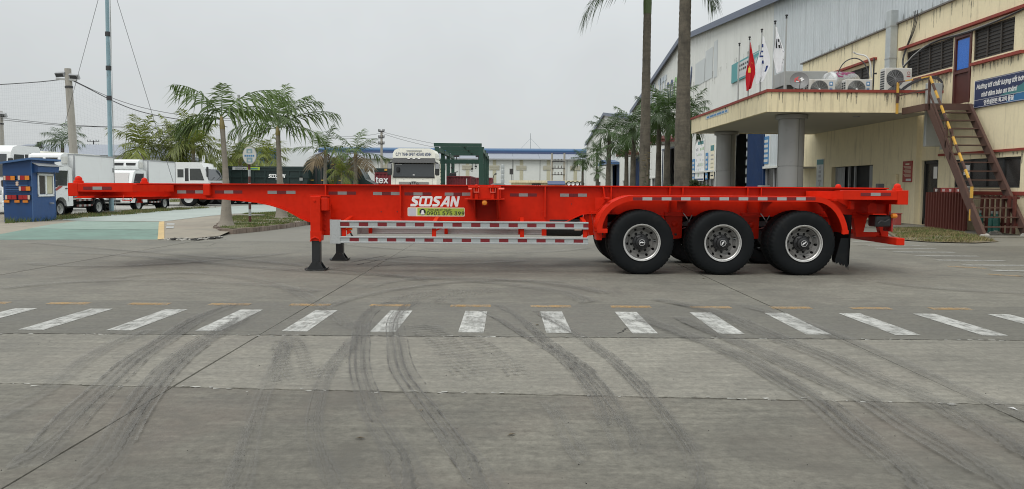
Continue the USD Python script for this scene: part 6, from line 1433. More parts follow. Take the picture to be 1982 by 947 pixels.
# window with white frame and sloping hood on the right face
wf = put('window', bbox(bw - .02, bw + .004, .40, 1.42, .95, 1.58), 'window_dark', booth, smooth=False)
for a, b, c, d in ((.36, .43, .88, 1.64), (1.39, 1.46, .88, 1.64), (.36, 1.46, .86, .93), (.36, 1.46, 1.58, 1.65), (.86, .95, .9, 1.6)): put('window_frame', bbox(bw + .004, bw + .03, a, b, c, d), 'white_paint', wf, smooth=False)
put('curtain', bbox(bw + .0045, bw + .010, 1.0, 1.36, .95, 1.56), 'far_strip', wf, smooth=False)
put('hood', MB().hexa([bp(bw, .1, 1.66), bp(bw + .15, .1, 1.70), bp(bw + .15, 1.56, 1.70), bp(bw, 1.56, 1.66), bp(bw, .1, 1.99), bp(bw + .17, .1, 1.90), bp(bw + .17, 1.56, 1.90), bp(bw, 1.56, 1.99)]), 'blue_paint', booth, smooth=False)
put('hood_top', MB().hexa([bp(bw, .06, 1.991), bp(bw + .2, .06, 1.90), bp(bw + .2, 1.6, 1.90), bp(bw, 1.6, 1.991), bp(bw, .06, 2.01), bp(bw + .2, .06, 1.92), bp(bw + .2, 1.6, 1.92), bp(bw, 1.6, 2.01)]), 'trim_grey', booth, smooth=False)
hd = put('door_handle', MB().tube([bp(bw + .01, 1.15, .62), bp(bw + .06, 1.15, .62), bp(bw + .06, 1.32, .61)], .02, 8), 'trim_grey', booth)
# tail lamps fixed to the front
def lamp_cluster(a, z, cols, w=.36, h=.16):
    t = put('tail_lamp', MB().obox(bp(a, -.06, z), ux, uy, Z3, w, .06, h), 'dark_plastic', booth, smooth=False); n = len(cols)
    for k, c in enumerate(cols):
        wk = w * (.2 if c == 'lamp_clear' else .4); a0 = a + sum(w * (.2 if q == 'lamp_clear' else .4) for q in cols[:k])
        put('lens', MB().obox(bp(a0 + .006, -.075, z + .01), ux, uy, Z3, wk - .012, .0155, h - .02), c, t, smooth=False)
lamp_cluster(.05, 1.40, ('lamp_clear', 'lamp_red', 'amber')); lamp_cluster(.50, 1.41, ('lamp_clear', 'lamp_red', 'amber')); lamp_cluster(.52, 1.05, ('lamp_clear', 'lamp_red', 'amber')); lamp_cluster(.08, .76, ('lamp_clear', 'lamp_red', 'lamp_red')); lamp_cluster(.50, .76, ('lamp_red', 'lamp_red', 'lamp_clear'))
for a in (.04, .36, .62): put('indicator', MB().obox(bp(a, -.05, .66), ux, uy, Z3, .15, .05, .085), 'amber', booth, smooth=False)
for z in (1.28, 1.34): put('round_lamp', MB().lathe([(0, .05), (.04, .04), (.055, .01), (.055, 0)], bp(.45, 0, z - .02), -uy, 14), 'lamp_clear', booth)

# ---- small reefer trucks: one built, one copied. Local axes: front towards -y, origin on the ground under the cab's middle
def cab_mesh():
    prof = Polygon([(0.0, .42), (-.02, .62), (.0, .95), (.10, 1.18), (.42, 1.86), (.62, 1.95), (1.42, 1.97), (1.62, 1.9), (1.66, 1.2), (1.66, .42), (1.25, .42), (1.2, .62), (1.02, .76), (.82, .78), (.62, .72), (.50, .56), (.46, .42)])
    m = MB(); m.prism(prof.buffer(-.03).buffer(.03), (-.84, 0, 0), Y3, Z3, 0, 1.68)
    return m
def wheel_small(m_t, m_r, x, y, r_, w, s):
    m_t.lathe([(r_ * .62, 0), (r_ * .9, -.012), (r_, .03), (r_, w - .03), (r_ * .9, w + .01), (r_ * .62, w)][::s], (x, y, r_), X3 * 1.0 if False else (-s, 0, 0) if False else (s, 0, 0), 28)
def lathe_x(prof, x, y, z, s, n=24): return MB().lathe(prof, (x, y, z), (s, 0, 0), n)

def make_reefer(label):
    t = thing('reefer_truck', label, 'truck', (0, 0, 0), group=None, local=True)
    P = lambda n, m, mt, parent=None, **k: put(n, m, mt, parent or t, **k)
    cab = P('cab', cab_mesh(), 'white_paint', smooth=28)
    P('windscreen', MB().hexa([(-.70, .095, 1.22), (.70, .095, 1.22), (.70, .13, 1.22), (-.70, .13, 1.22), (-.64, .385, 1.82), (.64, .385, 1.82), (.64, .42, 1.82), (-.64, .42, 1.82)]), 'dark_glass', cab, smooth=False)
    for s in (-1, 1):
        g = MB().prism([(.30, 1.22), (1.28, 1.22), (1.34, 1.80), (.58, 1.80)], (s * .842 if s > 0 else -.850, 0, 0), Y3, Z3, 0, .008); P('side_window', g, 'dark_glass', cab, smooth=False)
        P('door_seam', MB().box(s * .846 - .004, s * .846 + .004, 1.36, 1.372, .6, 1.85), 'trim_grey', cab, smooth=False)
        P('door_handle', MB().box(s * .85 - .01, s * .85 + .01, 1.16, 1.3, 1.10, 1.13), 'dark_plastic', cab, smooth=False)
        P('decal', MB().prism([(.45, 1.06), (.75, 1.20), (1.0, 1.21), (.9, 1.15), (.62, 1.03)], (s * .846 if s > 0 else -.850, 0, 0), Y3, Z3, 0, .004), 'poster_red', cab, smooth=False)
        mi = P('mirror', MB().box(s * .88, s * 1.06, .28, .36, 1.16, 1.42, ch=.03), 'dark_plastic', cab); P('mirror_arm', MB().beam((s * .83, .36, 1.3), (s * .9, .32, 1.3), .03, .03), 'dark_plastic', mi)
        P('headlight', MB().box(s * .50, s * .80, -.03, .06, .72, .90, ch=.03), 'tape_white', cab); P('fog_lamp', MB().lathe([(.06, 0), (.05, .03), (0, .035)], (s * .62, -.02, .55), (0, -1, 0), 14), 'tape_white', cab)
    P('grille', MB().box(-.46, .46, -.03, .03, .74, .86), 'dark_plastic', cab); P('bumper', MB().box(-.84, .84, -.05, .12, .40, .64, ch=.04), 'white_paint', cab); P('bumper_intake', MB().box(-.42, .42, -.058, 0, .45, .55), 'dark_plastic', cab); P('guard_bar', MB().tube([(-.72, -.10, .70), (.72, -.10, .70)], .013, 8), 'door_brown', cab); P('number_plate', MB().box(-.22, .22, -.066, -.058, .56, .66), 'tape_white', cab, smooth=False)
    P('badge', MB().lathe([(.09, 0), (.09, .01), (.07, .01), (.07, 0)], (0, -.02, .97), (0, -1, 0), 18), 'trim_grey', cab)
    P('chassis', MB().box(-.36, -.26, .3, 4.6, .46, .62).box(.26, .36, .3, 4.6, .46, .62).box(-.5, .5, 1.7, 2.2, .36, .6).box(-.1, .1, .2, 4.5, .3, .5), 'chassis_dark', smooth=False)
    for y, dual in ((.84, False), (3.55, True)):
        for s in (-1, 1):
            w = P('wheel', lathe_x([(0, .10), (.09, .10), (.10, .05), (.16, .04), (.19, .0), (.20, .0), (.20, .18)], s * .82, y, .33, -s), 'grey_metal'); P('tyre', lathe_x([(.20, .005), (.29, -.01), (.33, .03), (.33, .16), (.29, .19), (.2, .185)], s * .82, y, .33, -s, 32), 'rubber', w, smooth=50)
            if dual: P('tyre', lathe_x([(.20, .205), (.29, .195), (.33, .23), (.33, .36), (.29, .39), (.2, .385)], s * .82, y, .33, -s, 32), 'rubber', w, smooth=50)
        P('axle', MB().cyl((-.7, y, .33), (.7, y, .33), .05), 'chassis_dark')
    y0, y1, z0, z1 = 1.78, 4.75, .86, 2.46
    b = P('cargo_box', MB().box(-.86, .86, y0, y1, z0, z1), 'panel_white', smooth=False)
    e = .05
    for x in (-.87, .87 - e):
        for y in (y0 - .01, y1 - e + .01): P('corner_post', MB().box(x, x + e, y, y + e, z0 - .02, z1 + .02), 'trim_grey', b, smooth=False)
    for z in (z0 - .03, z1 - e + .02):
        for x in (-.872, .872 - e): P('side_rail', MB().box(x, x + e, y0 + e - .005, y1 - e + .005, z, z + e), 'trim_grey', b, smooth=False)
        P('end_rail', MB().box(-.87 + e, .87 - e, y0 - .012, y0 + .04, z, z + e), 'trim_grey', b, smooth=False)
    u = P('cooling_unit', MB().prism(Polygon([(y0 - .52, 2.14), (y0 - .46, 2.02), (y0 - .012, 1.98), (y0 - .012, 2.46), (y0 - .25, 2.46), (y0 - .46, 2.38)]).buffer(.03), (-.62, 0, 0), Y3, Z3, 0, 1.24), 'white_paint', smooth=35)
    for s in (-1, 1): P('intake', MB().hexa([(s * .29 - .21, y0 - .565, 2.20), (s * .29 + .21, y0 - .565, 2.20), (s * .29 + .21, y0 - .5, 2.20), (s * .29 - .21, y0 - .5, 2.20), (s * .29 - .23, y0 - .535, 2.31), (s * .29 + .23, y0 - .535, 2.31), (s * .29 + .23, y0 - .48, 2.31), (s * .29 - .23, y0 - .48, 2.31)]), 'dark_inside', u, smooth=False); P('end_vent', MB().box(s * .6, s * .655, y0 - .44, y0 - .08, 2.08, 2.36, ch=.01), 'ac_white', u)
    P('pipe_cover', MB().box(.3, .5, y0 - .08, y0 - .013, 1.4, 2.0), 'panel_white', u, smooth=False)
    P('lower_skirt', MB().box(-.84, .84, y0, y1, z0 - .14, z0 - .031), 'trim_grey', b, smooth=False)
    for s in (-1, 1):
        for z in (.38, .60):
            n = 7
            for k in range(n): P('guard_rail', MB().box(s * .80 - .015, s * .80 + .015, 1.95 + 1.15 * k / n, 1.95 + 1.15 * (k + 1) / n, z, z + .08), 'tape_grey' if k % 2 else 'door_brown', b, smooth=False)
        P('mud_flap', MB().box(s * .62, s * .84, 3.98, 4.0, .15, .6), 'rubber', smooth=False); P('mud_guard', MB().prism(Polygon([(3.1, .45), (3.18, .66), (3.38, .74), (3.72, .74), (3.92, .66), (4.0, .45), (3.97, .45), (3.9, .63), (3.7, .71), (3.4, .71), (3.2, .63), (3.13, .45)]), (s * .83 - .16 * (s > 0), 0, 0), Y3, Z3, 0, .17), 'dark_plastic', smooth=False)
    return t

tr1 = make_reefer('white reefer truck half hidden behind the blue booth, cooling unit over its cab')
SXF = UsdGeom.XformCommonAPI(tr1)
def place(prim, loc, rot=0):
    x = UsdGeom.Xformable(prim); x.ClearXformOpOrder(); T_ = np.eye(4); T_[:3, :3] = rz(math.radians(rot)); T_[:3, 3] = loc; x.MakeMatrixXform().Set(Gf.Matrix4d(*T_.T.ravel().tolist()))
place(tr1, (-18.08, 27.85, ZL))
dup(tr1, (-18.50, 34.75, ZL), 0, 1.0, label='white reefer truck behind the light blue pole, its windscreen in view')

# larger white truck cabs
def big_cab(name, label, loc, rot, w=2.35, h=2.75, sleeper=True, bodymat='white_paint'):
    t = thing(name, label, 'truck', (0, 0, 0), local=True)
    P = lambda n, m, mt, parent=None, **k: put(n, m, mt, parent or t, **k)
    L = 2.25 if sleeper else 1.8
    prof = Polygon([(.05, .55), (0, 1.1), (.06, 1.55), (.30, h - .28), (.45, h - .08), (.75, h), (L - .1, h), (L, h - .1), (L, .95), (1.75, .95), (1.72, 1.2), (1.5, 1.34), (.98, 1.34), (.74, 1.18), (.68, .55)])
    c = P('cab', MB().prism(prof.buffer(-.05).buffer(.05), (-w / 2, 0, 0), Y3, Z3, 0, w), bodymat, smooth=30)
    P('windscreen', MB().hexa([(-w * .46, .03, 1.58), (w * .46, .03, 1.58), (w * .46, .1, 1.58), (-w * .46, .1, 1.58), (-w * .43, .255, h - .38), (w * .43, .255, h - .38), (w * .43, .33, h - .38), (-w * .43, .33, h - .38)]), 'dark_glass', c, smooth=False)
    for k in (-1, 0): P('wiper', MB().beam((k * .8 + .1, .02, 1.57), (k * .8 + .7, .07, 1.75), .02, .02), 'dark_plastic', c, smooth=False)
    for s in (-1, 1):
        P('side_window', MB().prism([(.28, 1.55), (1.12, 1.55), (1.12, h - .38), (.50, h - .38)], (s * (w / 2 + .004) - .004, 0, 0), Y3, Z3, 0, .008), 'dark_glass', c, smooth=False); P('rear_window', MB().prism([(1.5, 1.72), (1.86, 1.72), (1.86, h - .42), (1.5, h - .42)], (s * (w / 2 + .004) - .004, 0, 0), Y3, Z3, 0, .008), 'dark_glass', c, smooth=False)
        P('pillar_trim', MB().box(s * (w / 2 + .003) - .003, s * (w / 2 + .003) + .003, 1.2, 1.42, 1.5, h - .36), 'dark_plastic', c, smooth=False)
        P('mirror', MB().box(s * (w / 2 + .06), s * (w / 2 + .26), -.02, .06, 1.75, 2.35, ch=.03), 'dark_plastic', c); P('headlight', MB().box(s * (w / 2 - .5), s * (w / 2 - .06), -.02, .06, .82, 1.02, ch=.03), 'tape_white', c)
        for y, r_ in ((1.24, .48), (4.2, .48)):
            wh = P('wheel', MB().lathe([(0, .1), (.1, .1), (.12, .05), (.2, .03), (.27, 0), (.28, 0), (.28, .2)], (s * (w / 2 - .02), y, r_), (-s, 0, 0), 24), 'grey_metal'); P('tyre', MB().lathe([(.28, .0), (.42, -.01), (.48, .03), (.48, .22), (.42, .26), (.28, .25)], (s * (w / 2 - .02), y, r_), (-s, 0, 0), 32), 'rubber', wh, smooth=50)
    P('bumper', MB().box(-w / 2, w / 2, -.08, .2, .45, .8, ch=.04), bodymat, c); P('grille', MB().box(-w * .36, w * .36, -.015, .05, 1.06, 1.42), 'dark_plastic', c)
    P('chassis', MB().box(-.45, -.32, .5, 6.2, .7, .95).box(.32, .45, .5, 6.2, .7, .95).box(-.9, .9, 2.2, 2.9, .5, 1.0), 'chassis_dark', smooth=False)
    place(t, loc, rot); return t, P
t0, P0 = big_cab('cargo_truck', 'large white truck at the left edge behind the blue booth', (at(-8, 380, 32)[0], 31.0, ZL), 0, h=2.9)
P0('cargo_body', MB().box(-1.1, 1.1, 2.6, 7.2, 1.0, 2.75).box(-.3, .2, 3.2, 3.6, 2.75, 2.9), 'cream_white', smooth=False)
t3, P3 = big_cab('cab_truck', 'white truck cab seen from its side between the reefer truck and the dark dump trailer', (at(419, 340, 45.5)[0], 45.5, ZL), 90, w=2.3, h=2.62)

# ---- light blue mast with stays, concrete poles, nets
mast = thing('light_blue_pole', 'tall light blue steel pole with rust patches and guy wires on the verge', 'pole', tuple(gr(216, 414, ZL)))
b = gr(216, 414, ZL); Ym = b[1]
put('pole', MB().tube([b, at(211.5, 200, Ym), at(207, 0, Ym), at(205.5, -80, Ym)], [.10, .085, .075, .07], 14), 'sky_blue_paint', mast)
for v in (66, 132, 190, 330): p = at(207.2 + v * .0215, v, Ym); put('pole_collar', MB().cyl(p - Z3 * .09, p + Z3 * .09, .108, n=14), 'chassis_dark', mast)
put('halyard', MB().tube([at(212, -60, Ym - .1), at(217, 150, Ym - .1), at(223, 410, Ym - .1)], .012, 5), 'grey_metal', mast); put('halyard', MB().tube([at(212, -60, Ym + .1), at(214.5, 150, Ym + .1), at(221, 300, Ym)], .012, 5), 'grey_metal', mast)
for pts in ([at(206, -60, Ym), at(126, 238, Ym + 8)], [at(208, -60, Ym), at(335, 352, Ym + 2)]): put('guy_wire', MB().tube(pts, .010, 5), 'wire_dark', mast)
put('pole_base', MB().box(b[0] - .3, b[0] + .3, b[1] - .3, b[1] + .3, ZL, ZL + .12, ch=.02), 'slab_far', mast)

def floodpole(label, u0, v0, u1, v1, Y, r0, lamps, arm=True):
    p0, p1 = at(u0, v0, Y), at(u1, v1, Y); base = p0 + (p0 - p1) * ((p0[2] - 0) / (p1[2] - p0[2])); t = thing('net_pole', label, 'pole', tuple(base))
    put('pole', MB().tube([base, p1], [r0 * 1.15, r0 * .8], 12), 'concrete_pole', t)
    for du, dv in lamps:
        q = at(u1 + du, v1 + dv, Y); l = put('floodlight', MB().obox(q - np.array([.32, .12, .14]), (1, 0, -.06 * np.sign(du)), (0, .8, .6), (0, -.4, .6), .74, .18, .50), 'trim_grey', t, smooth=False); put('floodlight_glass', MB().obox(q - np.array([.28, .15, .11]), (1, 0, -.06 * np.sign(du)), (0, .8, .6), (0, -.4, .6), .56, .02, .36), 'dark_plastic', l, smooth=False)
    if arm: a, c = at(u1 - 20, v1 + 20, Y), at(u1 + 20, v1 + 23, Y); put('cross_arm', MB().beam(a - Y3 * .15, c - Y3 * .15, .10, .14), 'grey_metal', t, smooth=False)
    put('pole_band', MB().cyl(p1 + (base - p1) * .13, p1 + (base - p1) * .145, r0 * .98, n=12), 'chassis_dark', t)
    return p1
YP1 = 58.0
floodpole('leaning concrete pole carrying two floodlights and the top rope of the net', 144, 318, 131, 133, YP1, .29, [(-13, 14), (14, 17)])
floodpole('concrete pole with a small floodlight at the left edge of the yard', 3, 300, 0, 216, 62, .25, [(5, 8)], arm=False)
sp = thing('net_pole', 'slim grey pole rising behind the left palms', 'pole', tuple(at(463, 358, 62))); put('pole', MB().tube([at(466, 360, 62) * [1, 1, 0], at(464.5, 283, 62), at(462, 185, 62)], [.2, .16, .10], 10), 'grey_metal', sp); put('cap', MB().cyl(at(462, 186, 62), at(462, 184, 62), .12), 'grey_metal', sp)

def net(name, label, tops, bots, nv, nh):
    """Sports net: cords hung between a top rope and the ground, given as matching lists of points."""
    t = thing(name, label, 'net', tuple(bots[0])); T0, B0 = spline(tops, nv), spline(bots, nv); pts, cnt = [], []
    for k in range(nv): pts += [T0[k], B0[k]]; cnt.append(2)
    for h in range(nh): f_ = (h + .5) / nh; row = T0 + (B0 - T0) * f_ + np.column_stack([0 * T0[:, 0], .1 * np.sin(np.arange(nv) * .31 + h), .06 * np.sin(np.arange(nv) * .17 + h * 1.7)]); pts += list(row); cnt.append(nv)
    path = free(str(t.GetPath()), 'net_cords'); c = UsdGeom.BasisCurves.Define(stage, path); c.CreateTypeAttr('linear'); c.CreateCurveVertexCountsAttr(cnt); off = XF[str(t.GetPath())]
    c.CreatePointsAttr(Vt.Vec3fArray.FromNumpy((np.array(pts) - off).astype(np.float32))); c.CreateWidthsAttr([0.0055]); c.SetWidthsInterpolation('constant'); c.CreateWrapAttr('nonperiodic')
    UsdShade.MaterialBindingAPI.Apply(c.GetPrim()).Bind(MATS['net_cord']); c.GetPrim().SetCustomDataByKey('kind', 'stuff')
    put('top_rope', MB().tube(T0, .035, 5), 'wire_dark', t); return t
YN1 = 59.0
net('sports_net', 'fine grey safety net left of the leaning concrete pole', [at(-60, 170, YN1), at(0, 164, YN1), at(60, 160, YN1), at(131, 152, YN1)], [at(-60, 352, YN1), at(0, 353, YN1), at(60, 353, YN1), at(143, 354, YN1)], 46, 40)
net('sports_net', 'fine grey safety net sloping down right of the leaning concrete pole', [at(133, 153, YN1), at(180, 176, 60), at(250, 209, 62), at(345, 231, 64), at(440, 246, 64)], [at(143, 354, YN1), at(200, 355, 60), at(260, 355, 62), at(350, 356, 64), at(440, 357, 64)], 52, 34)
cb = thing('overhead_cable', 'thin cables strung from the leaning concrete pole to the right', 'cable', tuple(at(139, 155, YP1)))
for pts in ([at(139, 154, YP1), at(200, 183, 60), at(270, 207, 63), at(345, 222, 66), at(500, 240, 70)], [at(0, 229, 62), at(60, 235, 60), at(150, 243, 60), at(260, 246, 62), at(345, 240, 66), at(460, 228, 66)], [at(0, 232, 62), at(70, 239, 60), at(160, 245, 60), at(250, 246, 62), at(345, 241, 66)]): put('cable', MB().tube(spline(pts, 24), .022, 5), 'wire_dark', cb)
cb2 = thing('overhead_cable', 'faint cables across the sky behind the gantry', 'cable', tuple(at(560, 260, 150)))
for pts in ([at(560, 262, 150), at(640, 268, 150), at(738, 268, 150)], [at(560, 240, 150), at(640, 262, 150), at(738, 258, 150)], [at(738, 258, 150), at(840, 285, 150), at(930, 296, 150)], [at(738, 255, 150), at(800, 270, 150), at(850, 280, 150)]): put('cable', MB().tube(spline(pts, 12), .03, 4), 'wire_dark', cb2)

# striped sign post on the island
sb_ = gr(484, 431, .12); Ys_ = sb_[1]
sg = thing('oval_sign', 'oval grey sign with blue lettering on a red and white striped post', 'sign', tuple(sb_))
z = sb_[2]; zt_ = at(484, 316, Ys_)[2]; n = 9
for k in range(n): put('post', MB().cyl((sb_[0], Ys_, z + (zt_ - z) * k / n), (sb_[0], Ys_, z + (zt_ - z) * (k + 1) / n), .045, n=12), 'door_brown' if k % 2 == 0 else 'tape_white', sg)
c = at(483.5, 301, Ys_ - .06); rxx, rzz = 13.2 * Ys_ / FPX, 17.3 * Ys_ / FPX
import shapely
oval = affinity.scale(shapely.Point(0, 0).buffer(1, 24), rxx, rzz)
put('plate', MB().prism(oval, c, X3, Z3, 0, .03), 'trim_grey', sg); put('face', MB().prism(affinity.scale(oval, .95, .95), c - Y3 * .0305, X3, Z3, 0, .004), 'ac_white', sg, smooth=False)
for dz_, h in ((.12, .15), (-.19, .17)): put('pictogram', MB().prism(sbox(-.10, dz_ - h / 2 + .03, .10, dz_ + h / 2 + .03).difference(sbox(-.05, dz_ - .02, .04, dz_ + .05)), c - Y3 * .035, X3, Z3, 0, .003), 'sky_blue_paint', sg, smooth=False)
put('lettering', [q.box(c[0] - .17 + .07 * k, c[0] - .12 + .07 * k, c[1] - .039, c[1] - .035, c[2] - .045, c[2] + .015) for q in [MB()] for k in range(5)][-1], 'print_blue', sg, smooth=False)

# ---- dump trailers and tipper bodies
def YX(u, Y): return at(u, 340, Y)[0]
Yd = 50.0; xa, xb = YX(412, Yd), YX(592, Yd); zt_, zb_ = at(500, 322, Yd)[2], 1.15
d1 = thing('dump_trailer', 'long dark green dump trailer with white maker lettering behind the palms', 'dump trailer', ((xa + xb) / 2, Yd + 1.2, 0))
put('body', MB().prism([(xa, zb_), (xb, zb_), (xb + .25, zt_), (xa - .1, zt_)], (0, Yd + 2.4, 0), X3, Z3, 0, 2.4), 'dump_green', d1, smooth=False)
for z in (zt_ - .14, zt_ - .30, zt_ - .75): put('side_rail', MB().box(xa - .1, xb + .22, Yd - .07, Yd - .001, z, z + .10), 'dump_green', d1, smooth=False)
for k in range(8): x = xa + (xb - xa) * (k + .5) / 8; put('side_post', MB().box(x - .05, x + .05, Yd - .06, Yd - .001, zb_, zt_ - .31), 'dump_green', d1, smooth=False)
put('frame', MB().box(xa - .2, xb, Yd + .6, Yd + .75, .8, 1.15).box(xa - .2, xb, Yd + 1.6, Yd + 1.75, .8, 1.15), 'chassis_dark', d1, smooth=False)
put('sticker', MB().box(YX(451, Yd), YX(479, Yd), Yd - .085, Yd - .071, at(470, 329.3, Yd)[2], at(470, 323.3, Yd)[2]), 'sticker_pale', d1, smooth=False); put('sticker', MB().box(YX(479, Yd), YX(504, Yd), Yd - .085, Yd - .071, at(470, 329.3, Yd)[2], at(470, 323.3, Yd)[2]), 'green_print', d1, smooth=False)
q = at(468, 328.4, Yd); put('sticker_text', write('SOOSAN T', (q[0] + .05, Yd - .086, q[2]), X3, Z3, .13, .005, bold=True), 'black_print', d1, smooth=False); q = at(491, 328.2, Yd); put('sticker_text', MB().box(q[0] - .34, q[0] + .3, Yd - .091, Yd - .0855, q[2], q[2] + .09), 'banner_teal', d1, smooth=False)
p, q = at(520, 344.5, Yd), at(553, 337.2, Yd); put('lettering', MB().prism(soosan(q[0] - p[0], q[2] - p[2]), (p[0], Yd - .062, p[2]), X3, Z3, 0, .012), 'white_print', d1, smooth=False)
put('sub_lettering', MB().box(YX(534, Yd), YX(541, Yd), Yd - .066, Yd - .061, at(530, 347.5, Yd)[2], at(530, 346, Yd)[2]), 'grey_print', d1, smooth=False)
put('data_plate', MB().box(YX(580, Yd), YX(586.5, Yd), Yd - .07, Yd - .061, at(580, 350, Yd)[2], at(580, 342, Yd)[2]), 'tape_grey', d1, smooth=False)
for u in (405, 427, 440, 455, 468):
    for dy in (0.05, 2.05):
        w = put('wheel', MB().lathe([(0, .08), (.1, .08), (.25, .03), (.28, 0), (.28, .25)], (YX(u, Yd), Yd + dy, .50), (0, 1 if dy < 1 else -1, 0), 22), 'grey_metal' if u > 430 else 'hub_black', d1); put('tyre', MB().lathe([(.28, .0), (.45, -.01), (.50, .04), (.50, .24), (.45, .28), (.28, .27)], (YX(u, Yd), Yd + dy, .50), (0, 1 if dy < 1 else -1, 0), 28), 'rubber', w, smooth=50)
put('under_box', MB().box(xa - 1.6, xa - .3, Yd + .4, Yd + 1.9, .45, 1.0), 'chassis_dark', d1, smooth=False)

def tipper(label, u0, u1, v0, Y, depth, tilt=0.0):
    x0, x1, z1 = YX(u0, Y), YX(u1, Y), at((u0 + u1) / 2, v0, Y)[2]; t = thing('tipper_body', label, 'tipper body', ((x0 + x1) / 2, Y, 0)); w = x1 - x0
    pr = Polygon([(x0 - .0, .9), (x0, z1 - .55), (x0 + w * .18, z1 - .06), (x0 + w * .30, z1), (x1 - .1, z1), (x1, z1 - .12), (x1, .9)])
    put('body', MB().prism(pr, (0, Y + depth, 0), X3, Z3, 0, depth), 'dump_green', t, smooth=False)
    put('tail_gate', MB().box(x0 + w * .34, x1 - .06, Y - .06, Y - .001, .95, z1 - .14), 'dump_green', t, smooth=False)
    for f_ in (.36, .58, .80, .95): put('gate_post', MB().box(x0 + w * f_ - .05, x0 + w * f_ + .05, Y - .13, Y - .061, .95, z1 - .1), 'chassis_dark', t, smooth=False)
    for z in (1.35, z1 - .55): put('gate_rail', MB().box(x0 + w * .34, x1, Y - .10, Y - .0605, z, z + .08), 'chassis_dark', t, smooth=False)
    for f_, z in ((.42, 1.75), (.86, 1.75), (.42, z1 - .3), (.86, z1 - .3)): put('latch', MB().box(x0 + w * f_ - .10, x0 + w * f_ + .10, Y - .16, Y - .131, z, z + .06), 'safety_yellow', t, smooth=False)
    put('chassis', MB().box(x0 + .3, x1 - .3, Y + .2, Y + depth, .5, .899), 'chassis_dark', t, smooth=False)
    for x in (x0 + .05, x1 - .35): put('tyre', MB().lathe([(0, .05), (.26, .05), (.28, 0), (.45, -.01), (.50, .04), (.50, .26), (.28, .28)], (x, Y + .9, .5), (1, 0, 0), 24), 'rubber', t)
tipper('dark green tipper body seen from behind, left of the pair behind the small palms', 586, 632, 309, 51, 5)
tipper('dark green tipper body seen from behind, right of the pair behind the small palms', 630, 664, 311, 51.5, 5)
Y = 56; x0, x1 = YX(660, Y), YX(726, Y); z1 = at(680, 327, Y)[2]
t = thing('skip_body', 'low dark green tipper body with a sloping end left of the maroon tex container', 'tipper body', ((x0 + x1) / 2, Y, 0))
put('body', MB().prism([(x0, .3), (x1, .3), (x1, 1.5), (x0 + (x1 - x0) * .72, 1.9), (x0 + (x1 - x0) * .56, z1), (x0, z1)], (0, Y + 2.3, 0), X3, Z3, 0, 2.3), 'dump_green', t, smooth=False)
for f_ in (.1, .3, .5): put('side_rib', MB().box(x0 + (x1 - x0) * f_ - .06, x0 + (x1 - x0) * f_ + .06, Y - .07, Y - .001, .3, z1 - .1), 'dump_green', t, smooth=False)
put('top_rail', MB().box(x0, x0 + (x1 - x0) * .56, Y - .09, Y - .0005, z1 - .12, z1 + .02), 'dump_green', t, smooth=False)
put('slant_brace', MB().beam((x0 + (x1 - x0) * .55, Y - .05, z1 - .1), (x0 + (x1 - x0) * .45, Y - .05, .5), .1, .08), 'chassis_dark', t, smooth=False)

# ---- corrugated containers
def container(label, u0, u1, Y, z1, depth, txt=None, flip=False):
    x0, x1 = YX(u0, Y), YX(u1, Y); t = thing('container', label, 'container', ((x0 + x1) / 2, Y, 0)); e = .1
    def corr(n, w, flipy): return [(0, 0)] + [q for k in range(n) for q in ((w * (k + .1) / n, 0), (w * (k + .35) / n, .05), (w * (k + .65) / n, .05), (w * (k + .9) / n, 0))] + [(w, 0)]
    n = max(6, int((x1 - x0) / .28)); c = corr(n, x1 - x0 - 2 * e, 0); put('end_panel', MB().grid(np.array([[(x0 + e + a, Y + .04 + b, z) for a, b in c] for z in (.15 + e, z1 - e)])), 'container_maroon', t, smooth=False)
    n = int(depth / .3); c = corr(n, depth - 2 * e, 0); put('side_panel', MB().grid(np.array([[(x1 - .04 - b, Y + e + a, z) for a, b in c] for z in (.15 + e, z1 - e)])), 'container_maroon', t, smooth=False)
    put('side_panel', MB().box(x0 + .04, x0 + .06, Y + e, Y + depth - e, .2, z1 - e), 'container_maroon', t, smooth=False); put('roof', MB().box(x0 + .02, x1 - .02, Y + .02, Y + depth, z1 - .06, z1 - .02), 'container_maroon', t, smooth=False); put('back_panel', MB().box(x0 + .05, x1 - .05, Y + depth - .06, Y + depth - .02, .2, z1 - .061), 'container_maroon', t, smooth=False)
    for x in (x0, x1 - e):
        for y in (Y, Y + depth - e): put('corner_post', MB().box(x, x + e, y, y + e, .05, z1), 'container_maroon', t, smooth=False)
    for z in (.15, z1 - e): put('end_rail', MB().box(x0 + e + .001, x1 - e - .001, Y + .003, Y + .08, z, z + e), 'container_maroon', t, smooth=False); put('side_rail', MB().box(x1 - .08, x1 - .003, Y + e, Y + depth - e, z, z + e), 'container_maroon', t, smooth=False)
    return t, x0, x1
tc, x0, x1 = container('maroon container end lettered tex beside the white tractor truck', 725, 785, 60, at(740, 334, 60)[2], 6)
put('lettering', write('tex', (at(739, 340, 60)[0], 60.03, at(739, 354.5, 60)[2]), X3, Z3, .50, .02, bold=True), 'white_print', tc, smooth=False)
for k, px in enumerate((724,)):
    b_ = thing('dark_load', 'dark flat load lying on top of the tex container', 'load', (at(740, 330, 60.5)[0], 61, 2.5)); put('body', MB().box(at(724, 330, 60.5)[0], at(775, 330, 60.5)[0], 60.5, 63, at(740, 334, 60)[2] + .005, at(740, 325.5, 60.5)[2], ch=.04), 'dump_green', b_); put('lamp', MB().box(at(744, 330, 60.4)[0], at(749, 330, 60.4)[0], 60.44, 60.499, at(740, 331, 60.5)[2], at(740, 327, 60.5)[2]), 'safety_yellow', b_, smooth=False)
